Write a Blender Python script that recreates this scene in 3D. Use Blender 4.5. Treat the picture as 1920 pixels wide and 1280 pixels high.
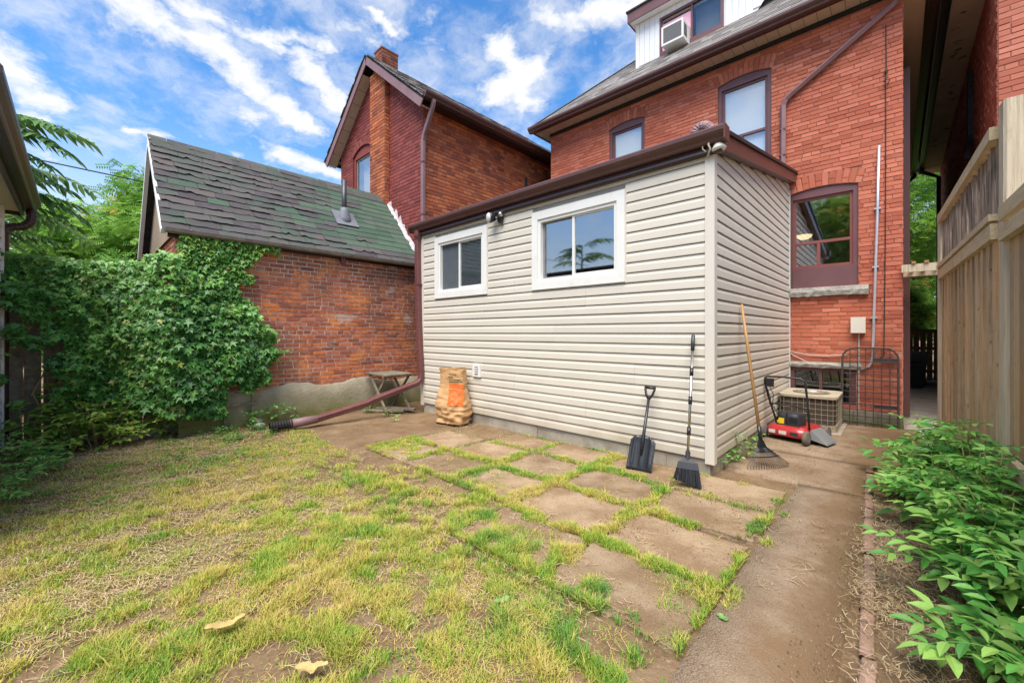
import bpy, math, random
import numpy as np
from mathutils import Vector, Matrix, geometry

for o in list(bpy.data.objects): bpy.data.objects.remove(o)
SC = bpy.context.scene
COL = SC.collection
RNG = random.Random(7)
NR = np.random.default_rng(11)
R = math.radians

# ------------------------------------------------------------------ camera
YAW = math.atan(723 / 767.6)
CAM = Vector((1.237, -3.982, 1.30))
cd = bpy.data.cameras.new('camera'); cam = bpy.data.objects.new('camera', cd); COL.objects.link(cam)
cam.location = CAM; cam.rotation_euler = (R(90), 0, YAW)
cd.sensor_width = 36; cd.lens = 767.6 / 1920 * 36; cd.shift_y = -16 / 1920
cd.clip_start = 0.05; cd.clip_end = 600
SC.camera = cam

# ------------------------------------------------------------------ world, sun, exposure
SUN_EL, SUN_AZ = 63, 155          # azimuth measured clockwise from +Y
w = bpy.data.worlds.new('World'); SC.world = w; w.use_nodes = True
def build_sky():
    nt = w.node_tree; N = nt.nodes; L = nt.links; N.clear()
    def nd(t, **k):
        n = N.new(t)
        for a, b in k.items(): setattr(n, a, b)
        return n
    def vm(op, a, b=None):
        n = nd('ShaderNodeVectorMath', operation=op)
        for i, x in enumerate((a, b)):
            if x is None: continue
            if isinstance(x, tuple): n.inputs[i].default_value = x
            else: L.new(x, n.inputs[i])
        return n
    def mt(op, a, b=None, c=None, clamp=False):
        n = nd('ShaderNodeMath', operation=op, use_clamp=clamp)
        for i, x in enumerate((a, b, c)):
            if x is None: continue
            if isinstance(x, (int, float)): n.inputs[i].default_value = x
            else: L.new(x, n.inputs[i])
        return n.outputs[0]
    out = nd('ShaderNodeOutputWorld'); bg = nd('ShaderNodeBackground'); bg.inputs[1].default_value = 0.12
    sky = nd('ShaderNodeTexSky', sky_type='NISHITA', sun_disc=False)
    sky.sun_elevation = R(SUN_EL); sky.sun_rotation = R(SUN_AZ); sky.ozone_density = 3.0; sky.dust_density = 0.4; sky.air_density = 1.0
    tc = nd('ShaderNodeTexCoord')
    sp = nd('ShaderNodeSeparateXYZ'); L.new(tc.outputs['Generated'], sp.inputs[0])
    den = mt('ADD', mt('MAXIMUM', sp.outputs[2], 0.0), 0.25)
    cb = nd('ShaderNodeCombineXYZ')
    L.new(mt('DIVIDE', sp.outputs[0], den), cb.inputs[0]); L.new(mt('DIVIDE', sp.outputs[1], den), cb.inputs[1])
    p0 = cb.outputs[0]
    def noise(vec, s, det, rough=.55, off=0):
        n = nd('ShaderNodeTexNoise'); n.inputs['Scale'].default_value = s; n.inputs['Detail'].default_value = det; n.inputs['Roughness'].default_value = rough
        L.new(vm('ADD', vec, (off, off * .7, off * .3)).outputs[0], n.inputs['Vector']); return n
    wn = noise(p0, 9, 6, .6, 3.1)
    warp = vm('SCALE', vm('SUBTRACT', wn.outputs['Color'], (.5, .5, .5)).outputs[0]); warp.inputs[3].default_value = .10
    p = vm('ADD', p0, warp.outputs[0]).outputs[0]
    field = None
    for (ax, ay, bx, by, r) in CLOUDS:
        pa = vm('SUBTRACT', p, (ax, ay, 0)).outputs[0]
        ba = (bx - ax, by - ay, 0.0); bb = ba[0] ** 2 + ba[1] ** 2
        h = mt('DIVIDE', vm('DOT_PRODUCT', pa, ba).outputs['Value'], bb, clamp=True)
        sc = vm('SCALE', (ba)); L.new(h, sc.inputs[3])
        d = vm('LENGTH', vm('SUBTRACT', pa, sc.outputs[0]).outputs[0]).outputs['Value']
        fi = mt('SUBTRACT', 1.0, mt('DIVIDE', d, r))
        field = fi if field is None else mt('MAXIMUM', field, fi)
    n1 = noise(p, 13.0, 9, .62, 7.7).outputs['Fac']
    n2 = noise(p0, 3.0, 7, .6, 1.3).outputs['Fac']
    thin = noise(p, 5.5, 8, .62, 12.9).outputs['Fac']
    f = mt('ADD', mt('MAXIMUM', mt('MULTIPLY', field, 0.8), mt('MULTIPLY', mt('SUBTRACT', n2, .60), 3.2)), mt('MULTIPLY', mt('SUBTRACT', n1, .5), 2.1))
    mr = nd('ShaderNodeMapRange', interpolation_type='SMOOTHSTEP'); L.new(f, mr.inputs[0])
    mr.inputs[1].default_value = -0.25; mr.inputs[2].default_value = 0.72
    mr2 = nd('ShaderNodeMapRange', interpolation_type='SMOOTHSTEP'); L.new(thin, mr2.inputs[0])
    mr2.inputs[1].default_value = .37; mr2.inputs[2].default_value = .76; mr2.inputs[4].default_value = .72
    hz = nd('ShaderNodeMapRange', interpolation_type='SMOOTHSTEP'); L.new(sp.outputs[2], hz.inputs[0])
    hz.inputs[1].default_value = .42; hz.inputs[2].default_value = .05; hz.inputs[3].default_value = 0; hz.inputs[4].default_value = .75
    cov = mt('MAXIMUM', mt('MAXIMUM', mr.outputs[0], mr2.outputs[0]), hz.outputs[0])
    hs = nd('ShaderNodeHueSaturation'); hs.inputs['Saturation'].default_value = 1.27; hs.inputs['Value'].default_value = SKYV
    L.new(sky.outputs[0], hs.inputs['Color'])
    mx = nd('ShaderNodeMix', data_type='RGBA'); L.new(cov, mx.inputs['Factor']); L.new(hs.outputs[0], mx.inputs['A'])
    mx.inputs['B'].default_value = (CLV * .97, CLV * .985, CLV, 1)
    L.new(mx.outputs['Result'], bg.inputs[0]); L.new(bg.outputs[0], out.inputs[0])
SKYV, CLV = 1.34, 5.2
CLOUDS = [(-1.136, .063, -1.158, .217, .055), (-1.158, .217, -1.294, .45, .065), (-1.074, .138, -1.053, .32, .03), (-1.052, .366, -1.155, .516, .05), (-1.062, .268, -.991, .392, .028), (-1.428, -.116, -1.549, -.068, .065), (-1.582, .098, -1.571, .154, .03), (-1.484, .451, -1.476, .66, .055), (-.823, .808, -.688, .811, .065), (-.704, .71, -.776, .88, .055), (-.577, .717, -.429, .831, .045), (-.832, .43, -.849, .505, .018), (-1.649, -.081, -1.7, -.084, .04)]
build_sky()
sd = bpy.data.lights.new('sun', 'SUN'); sd.energy = 4.3; sd.angle = R(46); sd.color = (1, .935, .84)
sun = bpy.data.objects.new('sun', sd); COL.objects.link(sun)
az, el = R(SUN_AZ), R(SUN_EL)
tosun = Vector((math.sin(az) * math.cos(el), math.cos(az) * math.cos(el), math.sin(el)))
sun.location = tosun * 40; sun.rotation_euler = tosun.to_track_quat('Z', 'Y').to_euler()
SC.view_settings.view_transform = 'Standard'; SC.view_settings.look = 'None'; SC.view_settings.gamma = 1
SC.view_settings.use_curve_mapping = False
SC.view_settings.exposure = 0.75

# ------------------------------------------------------------------ materials
def M(name, ramp, src='noise', scale=6, detail=6, rough=.85, spec=.3, metal=0, bump=None, stains=(), stretch=(1, 1, 1), obj=False, transl=0, coat=0, ov=None):
    m = bpy.data.materials.new(name); m.use_nodes = True
    nt = m.node_tree; N = nt.nodes; L = nt.links; N.clear()
    out = N.new('ShaderNodeOutputMaterial'); b = N.new('ShaderNodeBsdfPrincipled')
    b.inputs['Roughness'].default_value = rough; b.inputs['Specular IOR Level'].default_value = spec; b.inputs['Metallic'].default_value = metal
    if coat: b.inputs['Coat Weight'].default_value = coat
    if obj: c = N.new('ShaderNodeTexCoord').outputs['Object']
    else: c = N.new('ShaderNodeNewGeometry').outputs['Position']
    def nz(s, d, st=(1, 1, 1), off=0.0, r=.6):
        mp = N.new('ShaderNodeMapping'); L.new(c, mp.inputs[0]); mp.inputs['Scale'].default_value = st; mp.inputs['Location'].default_value = (off, off * 1.7, off * .6)
        n = N.new('ShaderNodeTexNoise'); n.inputs['Scale'].default_value = s; n.inputs['Detail'].default_value = d; n.inputs['Roughness'].default_value = r
        L.new(mp.outputs[0], n.inputs['Vector']); return n.outputs['Fac']
    if len(ramp) == 1:
        rgb = N.new('ShaderNodeRGB'); rgb.outputs[0].default_value = (*ramp[0], 1); col = rgb.outputs[0]
    else:
        cr = N.new('ShaderNodeValToRGB'); e = cr.color_ramp.elements
        if len(ramp[0]) == 3: ramp = [(i / (len(ramp) - 1), r) for i, r in enumerate(ramp)]
        if src == 'noise':
            ramp = [(.27 + .46 * p, r) for p, r in ramp]
            L.new(nz(scale, detail, stretch), cr.inputs[0])
        else:
            a = N.new('ShaderNodeAttribute'); a.attribute_name = 'rnd'; L.new(a.outputs['Fac'], cr.inputs[0])
        e[0].position = ramp[0][0]; e[0].color = (*ramp[0][1], 1)
        e[1].position = ramp[-1][0]; e[1].color = (*ramp[-1][1], 1)
        for p, r in ramp[1:-1]:
            x = e.new(p); x.color = (*r, 1)
        col = cr.outputs[0]
    for i, (s, lo, hi, sc, amt, st) in enumerate(stains):
        mr = N.new('ShaderNodeMapRange'); L.new(nz(s, 7, st, 3.3 + i * 5.1), mr.inputs[0])
        mr.inputs[1].default_value = lo; mr.inputs[2].default_value = hi; mr.inputs[4].default_value = amt
        mx = N.new('ShaderNodeMix'); mx.data_type = 'RGBA'; L.new(mr.outputs[0], mx.inputs['Factor']); L.new(col, mx.inputs['A']); mx.inputs['B'].default_value = (*sc, 1)
        col = mx.outputs['Result']
    if ov:
        oi = N.new('ShaderNodeObjectInfo'); mo = N.new('ShaderNodeMapRange'); L.new(oi.outputs['Random'], mo.inputs[0]); mo.inputs[3].default_value = ov[0]; mo.inputs[4].default_value = ov[1]
        vmu = N.new('ShaderNodeVectorMath'); vmu.operation = 'SCALE'; L.new(col, vmu.inputs[0]); L.new(mo.outputs[0], vmu.inputs[3]); col = vmu.outputs[0]
    L.new(col, b.inputs['Base Color'])
    if bump:
        bs, bst = bump[0], bump[1]
        bn = N.new('ShaderNodeBump'); bn.inputs['Strength'].default_value = bst; bn.inputs['Distance'].default_value = bump[2] if len(bump) > 2 else .01
        L.new(nz(bs, 8, stretch if len(bump) < 4 else bump[3], 1.1), bn.inputs['Height']); L.new(bn.outputs[0], b.inputs['Normal'])
    sh = b.outputs[0]
    if transl:
        t = N.new('ShaderNodeBsdfTranslucent'); L.new(col, t.inputs[0]); mxs = N.new('ShaderNodeMixShader'); mxs.inputs[0].default_value = transl
        L.new(sh, mxs.inputs[1]); L.new(t.outputs[0], mxs.inputs[2]); sh = mxs.outputs[0]
    L.new(sh, out.inputs[0])
    return m

def Mglass(name, f0=.15, tint=(.9, .93, .93), rough=0.0):
    m = bpy.data.materials.new(name); m.use_nodes = True
    nt = m.node_tree; N = nt.nodes; L = nt.links; N.clear()
    out = N.new('ShaderNodeOutputMaterial'); t = N.new('ShaderNodeBsdfTransparent'); t.inputs[0].default_value = (*tint, 1)
    g = N.new('ShaderNodeBsdfGlossy'); g.inputs['Roughness'].default_value = rough; g.inputs[0].default_value = (.95, .97, 1, 1)
    lw = N.new('ShaderNodeLayerWeight'); lw.inputs[0].default_value = .5
    pw = N.new('ShaderNodeMath'); pw.operation = 'POWER'; L.new(lw.outputs['Facing'], pw.inputs[0]); pw.inputs[1].default_value = 4.0
    ma = N.new('ShaderNodeMath'); ma.operation = 'MULTIPLY_ADD'; L.new(pw.outputs[0], ma.inputs[0]); ma.inputs[1].default_value = 1 - f0; ma.inputs[2].default_value = f0
    mx = N.new('ShaderNodeMixShader'); L.new(ma.outputs[0], mx.inputs[0]); L.new(t.outputs[0], mx.inputs[1]); L.new(g.outputs[0], mx.inputs[2]); L.new(mx.outputs[0], out.inputs[0])
    return m

H1 = (1, 1, 1)
MA = {}
MA['brick_house'] = M('red_house_brick', [(.348, .094, .050), (.447, .130, .071), (.527, .164, .094), (.577, .204, .130)], 'attr', rough=.8, spec=.25, bump=(60, .5, .004),
    stains=[(.7, .46, .70, (.40, .10, .065), .6, H1), (14, .58, .8, (.30, .10, .07), .5, H1), (3, .64, .88, (.62, .29, .21), .4, (1, 1, .4))])
MA['mortar_house'] = M('red_house_mortar', [(.22, .085, .055), (.34, .14, .095)], scale=9, bump=(40, .5, .004))
MA['brick_garage'] = M('old_garage_brick', [(.24, .085, .058), (.40, .115, .06), (.50, .145, .062), (.62, .19, .066), (.48, .17, .11), (.32, .098, .064)], 'attr', rough=.92, spec=.2, bump=(50, .9, .008),
    stains=[(1.0, .47, .60, (.20, .092, .064), .8, H1), (2.4, .53, .66, (.78, .25, .05), .75, H1), (16, .52, .68, (.16, .07, .055), .75, H1), (40, .57, .72, (.66, .44, .32), .7, H1), (2.3, .60, .70, (.60, .49, .41), .6, (1, 1, 1.6))])
MA['mortar_garage'] = M('old_lime_mortar', [(.32, .20, .145), (.54, .44, .35), (.72, .65, .56)], scale=1.1, detail=4, bump=(45, .8, .008), stains=[(1.6, .52, .62, (.24, .11, .08), .7, H1)])
MA['brick_maroon'] = M('maroon_painted_brick', [(.18, .038, .034), (.24, .052, .045), (.29, .075, .06)], 'attr', rough=.75, bump=(40, .5, .005), stains=[(18, .63, .75, (.50, .18, .08), .8, H1), (2, .5, .8, (.14, .04, .034), .5, H1)])
MA['mortar_maroon'] = M('maroon_painted_mortar', [(.10, .03, .026), (.16, .045, .038)], scale=8)
MA['brick_orange'] = M('orange_weathered_brick', [(.20, .065, .042), (.40, .105, .046), (.48, .135, .05), (.56, .19, .075), (.30, .08, .045)], 'attr', rough=.9, bump=(40, .6, .006),
    stains=[(1.2, .50, .74, (.16, .06, .042), .5, H1), (15, .54, .74, (.18, .07, .05), .65, H1), (30, .63, .8, (.62, .38, .24), .5, H1)])
MA['mortar_dark'] = M('dark_old_mortar', [(.12, .06, .045), (.22, .12, .09)], scale=7)
MA['brick_side'] = M('right_house_brick', [(.36, .105, .065), (.45, .15, .095), (.52, .19, .13)], 'attr', rough=.85, bump=(50, .4, .004), stains=[(2, .5, .75, (.25, .07, .05), .5, H1)])
MA['siding'] = M('cream_vinyl', [(.58, .535, .445), (.63, .58, .49)], scale=1.5, rough=.55, spec=.35, bump=(90, .08, .002, (.25, .25, 4)), stains=[(2.2, .62, .85, (.50, .43, .33), .4, (1, 1, .5)), (30, .7, .85, (.42, .36, .28), .3, H1)], ov=(.955, 1.02))
MA['corner'] = M('cream_corner_trim', [(.612, .567, .486), (.648, .603, .522)], scale=2, rough=.5)
MA['white'] = M('white_vinyl', [(.70, .69, .64), (.76, .75, .71)], scale=3, rough=.45, stains=[(6, .60, .85, (.50, .46, .36), .55, H1)])
MA['brick_stack'] = M('sooty_stack_brick', [(.13, .05, .036), (.22, .075, .045), (.30, .10, .055)], 'attr', rough=.9, bump=(40, .6, .006), stains=[(9, .55, .75, (.07, .035, .03), .6, H1)])
MA['brown'] = M('brown_aluminium', [(.085, .037, .03), (.11, .05, .042)], scale=3, rough=.38, spec=.5, stains=[(5, .6, .85, (.17, .11, .095), .5, (1, 1, .3))])
MA['downred'] = M('maroon_downspout', [(.12, .042, .04), (.155, .06, .055)], scale=4, rough=.4, spec=.5, stains=[(7, .6, .8, (.24, .12, .11), .5, H1)])
MA['brown_dk'] = M('dark_brown_aluminium', [(.035, .018, .018), (.05, .027, .026)], scale=3, rough=.35, spec=.5)
MA['mauve'] = M('mauve_brown_frame', [(.125, .055, .06), (.155, .072, .076)], scale=4, rough=.5, spec=.4)
MA['mauve_lt'] = M('faded_brown_downspout', [(.20, .11, .115), (.26, .155, .16)], scale=4, rough=.5, spec=.4, stains=[(8, .6, .8, (.12, .06, .06), .5, H1)])
MA['redframe'] = M('red_brown_frame', [(.20, .055, .045), (.25, .075, .06)], scale=4, rough=.5, spec=.4)
MA['soffit'] = M('tan_soffit', [(.525, .438, .338), (.625, .537, .425)], scale=2, rough=.6, stains=[(5, .6, .8, (.3, .24, .18), .5, H1)])
MA['soffit_old'] = M('peeling_soffit', [(.442, .390, .325), (.598, .546, .468)], scale=2, rough=.8, stains=[(3.5, .6, .66, (.09, .075, .06), .9, H1)])
MA['black'] = M('black_trim', [(.018, .018, .018), (.03, .028, .028)], scale=6, rough=.5)
MA['roof_dark'] = M('black_roofing', [(.02, .02, .02), (.05, .048, .045)], scale=12, rough=.9)
MA['shingle_house'] = M('grey_brown_shingle', [(.13, .115, .11), (.20, .185, .175), (.27, .25, .235)], 'attr', rough=.95, bump=(160, .5, .003))
MA['shingle_garage'] = M('grey_worn_shingle', [(.062, .054, .058), (.085, .08, .078), (.07, .082, .07), (.105, .087, .085)], 'attr', rough=.95, bump=(140, .7, .004),
    stains=[(2.2, .50, .66, (.055, .09, .065), .7, H1), (6, .54, .7, (.12, .108, .105), .55, H1), (9, .6, .72, (.15, .085, .07), .5, H1)])
MA['shingle_green'] = M('green_shingle', [(.05, .085, .06), (.065, .105, .072), (.08, .115, .082)], 'attr', rough=.95, bump=(140, .6, .004), stains=[(3, .52, .70, (.10, .098, .088), .65, H1), (14, .6, .75, (.045, .065, .05), .6, H1)])
MA['stone'] = M('grey_limestone', [(.24, .22, .19), (.36, .34, .30), (.44, .42, .38)], scale=14, rough=.9, bump=(18, .9, .02))
MA['concrete'] = M('old_concrete', [(.264, .226, .171), (.374, .330, .264), (.440, .396, .330)], scale=4, rough=.95, bump=(26, .6, .01), stains=[(2.5, .5, .75, (.14, .12, .08), .6, H1)])
MA['found_moss'] = M('mossy_foundation', [(.25, .22, .165), (.33, .30, .235)], scale=5, rough=.95, bump=(20, .8, .012))
MA['soil'] = M('bare_soil', [(.128, .080, .043), (.198, .131, .075), (.255, .179, .109)], scale=3.4, detail=12, rough=1, spec=.1, bump=(34, 1.0, .018), stains=[(1.3, .50, .68, (.13, .08, .045), .75, H1), (60, .58, .72, (.48, .36, .23), .5, H1), (26, .6, .75, (.14, .09, .05), .6, H1)])
MA['slab'] = M('dirty_paving_slab', [(.23, .158, .092), (.315, .226, .14), (.385, .288, .19)], scale=3.5, detail=12, rough=.98, spec=.1, bump=(120, 1.0, .008), stains=[(2.4, .45, .60, (.20, .128, .072), .85, H1), (80, .54, .66, (.135, .088, .052), .65, H1), (190, .56, .68, (.48, .37, .24), .6, H1)], ov=(.86, 1.12))
MA['path'] = M('worn_concrete_path', [(.220, .158, .101), (.299, .220, .148), (.361, .273, .194)], scale=2.2, detail=12, rough=.98, spec=.1, bump=(120, 1.0, .008), stains=[(1.5, .46, .62, (.19, .122, .07), .8, H1), (70, .54, .67, (.15, .10, .062), .65, H1), (190, .56, .68, (.56, .46, .34), .6, H1)])
MA['alley'] = M('grey_alley_concrete', [(.275, .237, .200), (.375, .331, .288)], scale=5, rough=.95, bump=(50, .5, .006), stains=[(3, .52, .7, (.15, .12, .095), .7, H1)])
MA['edging'] = M('pink_edging_brick', [(.28, .155, .11), (.36, .215, .16), (.40, .26, .20)], 'attr', rough=.95, bump=(60, .8, .008), stains=[(7, .42, .60, (.22, .145, .088), .92, H1), (40, .58, .72, (.46, .38, .30), .5, H1)])
MA['wood'] = M('weathered_cedar', [(.345, .236, .132), (.529, .385, .236), (.644, .500, .333)], scale=5, rough=.85, spec=.2, stretch=(22, 22, .6), bump=(10, 1.0, .01), stains=[(30, .60, .68, (.16, .10, .06), .7, (1, 1, .4)), (1.2, .48, .68, (.62, .34, .15), .75, (3, 3, .7)), (9, .58, .72, (.26, .175, .10), .6, (2, 2, .25))], ov=(.7, 1.15))
MA['wood_post'] = M('grey_fence_post', [(.389, .313, .205), (.540, .454, .324), (.626, .551, .421)], scale=5, rough=.9, spec=.15, stretch=(12, 12, .4), bump=(9, 1.0, .01), stains=[(3, .60, .7, (.22, .15, .09), .7, (1, 1, .3))])
MA['wood_rail'] = M('pale_fence_rail', [(.40, .31, .19), (.55, .445, .30)], scale=6, rough=.9, spec=.15, stretch=(9, .7, 9), bump=(9, .8, .006), stains=[(5, .58, .74, (.28, .19, .11), .6, H1)])
MA['wood_old'] = M('dark_old_slat', [(.149, .108, .081), (.257, .196, .155), (.365, .297, .236)], scale=8, rough=.95, spec=.1, stretch=(8, 8, .6), bump=(9, .6, .006))
MA['wood_grey'] = M('grey_rotten_wood', [(.13, .105, .075), (.22, .185, .135), (.30, .26, .20)], scale=6, rough=.95, spec=.1, stretch=(3, 3, 3), bump=(20, .6, .006), stains=[(7, .55, .75, (.11, .12, .04), .6, H1)])
MA['wood_gate'] = M('cedar_gate', [(.30, .15, .06), (.40, .22, .10)], scale=6, rough=.85, stretch=(6, 6, .6))
MA['wood_handle'] = M('ash_handle', [(.38, .20, .075), (.50, .29, .12)], scale=5, rough=.5, spec=.4, stretch=(6, 6, 1), stains=[(30, .6, .75, (.28, .14, .06), .5, H1)])
MA['blackplastic'] = M('black_plastic', [(.012, .013, .015), (.022, .023, .026)], scale=8, rough=.33, spec=.5, stains=[(9, .6, .85, (.12, .10, .085), .35, H1)])
MA['dkplastic'] = M('dark_grey_plastic', [(.03, .032, .038), (.045, .048, .055)], scale=8, rough=.5)
MA['steel'] = M('chrome_tube', [(.50, .49, .47), (.62, .61, .60)], scale=8, rough=.28, metal=1)
MA['galv'] = M('galvanised_conduit', [(.50, .50, .53), (.62, .62, .66)], scale=6, rough=.38, metal=.6)
MA['iron'] = M('rusty_iron', [(.03, .025, .023), (.075, .05, .04)], scale=18, rough=.75, spec=.4)
MA['redpaint'] = M('red_mower_paint', [(.36, .02, .022), (.45, .035, .035)], scale=4, rough=.28, spec=.5, coat=.4, stains=[(12, .6, .8, (.33, .10, .07), .5, H1)])
MA['grey'] = M('grey_plastic', [(.17, .175, .18), (.22, .225, .23)], scale=6, rough=.5)
MA['tyre'] = M('dusty_tyre', [(.10, .085, .065), (.19, .16, .125)], scale=14, rough=.9)
MA['sticker'] = M('pale_sticker', [(.62, .60, .57), (.72, .70, .67)], scale=30, rough=.5)
MA['yellow'] = M('yellow_sticker', [(.80, .60, .02), (.82, .64, .03)], scale=9, rough=.5)
MA['acbeige'] = M('weathered_beige_metal', [(.36, .31, .22), (.47, .42, .32)], scale=7, rough=.65, stains=[(10, .55, .75, (.27, .19, .12), .6, H1)])
MA['accoil'] = M('dusty_coil_fins', [(.05, .038, .028), (.12, .095, .07)], scale=30, rough=.9, stretch=(20, 20, 1))
MA['paper'] = M('kraft_paper', [(.42, .24, .105), (.50, .30, .14), (.55, .345, .175)], scale=7, rough=.75, spec=.25, bump=(14, .5, .006))
MA['orange'] = M('orange_print', [(.72, .125, .02), (.80, .17, .035)], scale=12, rough=.7)
MA['ink'] = M('dark_ink', [(.045, .035, .025), (.07, .05, .035)], scale=20, rough=.8)
MA['grass'] = M('grass_blades', [(0, (.58, .43, .18)), (.2, (.55, .47, .11)), (.5, (.40, .47, .065)), (.8, (.23, .40, .05)), (1, (.11, .28, .055))], 'attr', rough=.6, spec=.25, transl=.3)
MA['straw'] = M('dry_straw', [(.313, .219, .109), (.438, .328, .180), (.516, .422, .266)], 'attr', rough=.85, spec=.15)
MA['ivy'] = M('ivy_leaves', [(0, (.04, .15, .03)), (.35, (.095, .29, .055)), (.7, (.19, .44, .075)), (.9, (.35, .55, .10)), (.96, (.50, .50, .12)), (1, (.38, .22, .08))], 'attr', rough=.4, spec=.5, transl=.28, stains=[(40, .62, .78, (.10, .20, .05), .5, H1)], ov=(.8, 1.2))
MA['weed'] = M('bright_weed_leaves', [(.04, .18, .03), (.10, .34, .055), (.20, .48, .09), (.36, .52, .12)], 'attr', rough=.45, spec=.45, transl=.28, bump=(120, .4, .003), stains=[(50, .64, .76, (.20, .26, .06), .6, H1)], ov=(.72, 1.25))
MA['yvine'] = M('yellowing_vine_leaves', [(.092, .241, .040), (.253, .414, .057), (.552, .529, .092)], 'attr', rough=.5, spec=.35, transl=.3)
MA['tree1'] = M('golden_tree_leaves', [(0, (.06, .17, .03)), (.5, (.13, .32, .05)), (.88, (.26, .46, .07)), (.93, (.62, .44, .06)), (1, (.74, .38, .05))], 'attr', rough=.5, spec=.35, transl=.35)
MA['tree2'] = M('frond_leaves', [(.04, .12, .03), (.09, .21, .05), (.20, .34, .10)], 'attr', rough=.5, spec=.35, transl=.3)
MA['tree3'] = M('yellow_green_leaves', [(0, (.081, .230, .034)), (.575, (.230, .437, .057)), (.850, (.483, .598, .092)), (1, (.690, .391, .081))], 'attr', rough=.5, spec=.35, transl=.4)  # yellow-green leaf colours running to orange
MA['bark'] = M('grey_bark', [(.09, .07, .05), (.19, .155, .12)], scale=10, rough=.95, bump=(12, .8, .02))
MA['stem'] = M('green_stem', [(.14, .17, .05), (.22, .22, .08)], scale=10, rough=.7)
MA['drystem'] = M('dry_stem', [(.26, .19, .11), (.36, .28, .17)], scale=10, rough=.9)
MA['dead'] = M('yellow_dead_leaf', [(.38, .27, .10), (.50, .38, .15), (.56, .45, .21)], scale=30, rough=.85, transl=.15, bump=(60, .6, .004), stains=[(25, .58, .72, (.30, .18, .07), .7, H1)])
MA['gleaf'] = M('fallen_green_leaf', [(.10, .22, .05), (.20, .33, .11)], scale=14, rough=.55)
MA['room'] = M('room_wall', [(.30, .29, .27), (.36, .35, .33)], scale=2)
MA['blind'] = M('white_blind', [(.74, .73, .70), (.80, .79, .77)], scale=2)
MA['curtain'] = M('lace_curtain', [(.60, .60, .58), (.74, .74, .72)], scale=14, stretch=(6, 6, .5))
MA['screen'] = M('insect_screen', [(.075, .088, .10), (.095, .108, .12)], scale=8, rough=.6)
MA['pink'] = M('pink_foam_board', [(.70, .38, .50), (.76, .44, .55)], scale=5)
MA['glass'] = Mglass('window_glass', .26, (.9, .93, .93), .03)
MA['glass_up'] = Mglass('upper_window_glass', .16, (.95, .97, .97))
MA['glass_dim'] = Mglass('old_window_glass', .07)
MA['lens'] = Mglass('lamp_lens', .08, (.8, .82, .8), .05)
MA['cable'] = M('grey_cable', [(.40, .36, .33), (.55, .50, .46)], scale=9, rough=.6)
MA['caulk'] = M('white_mortar_smear', [(.36, .33, .34), (.56, .54, .55)], scale=18, rough=.9, bump=(20, .9, .01))
MA['lattice_pale'] = MA['wood_rail']
MA['green_bin'] = M('green_bin_plastic', [(.006, .02, .012), (.012, .03, .018)], scale=5, rough=.45)
MA['litter'] = M('ground_litter', [(.07, .046, .026), (.15, .10, .058), (.27, .20, .12), (.13, .14, .045)], 'attr', rough=.95)
MA['white_flat'] = M('white_board', [(.70, .71, .71), (.78, .79, .79)], scale=2, rough=.6, stains=[(4, .6, .8, (.55, .54, .48), .5, (2, 2, .3))])

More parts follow.
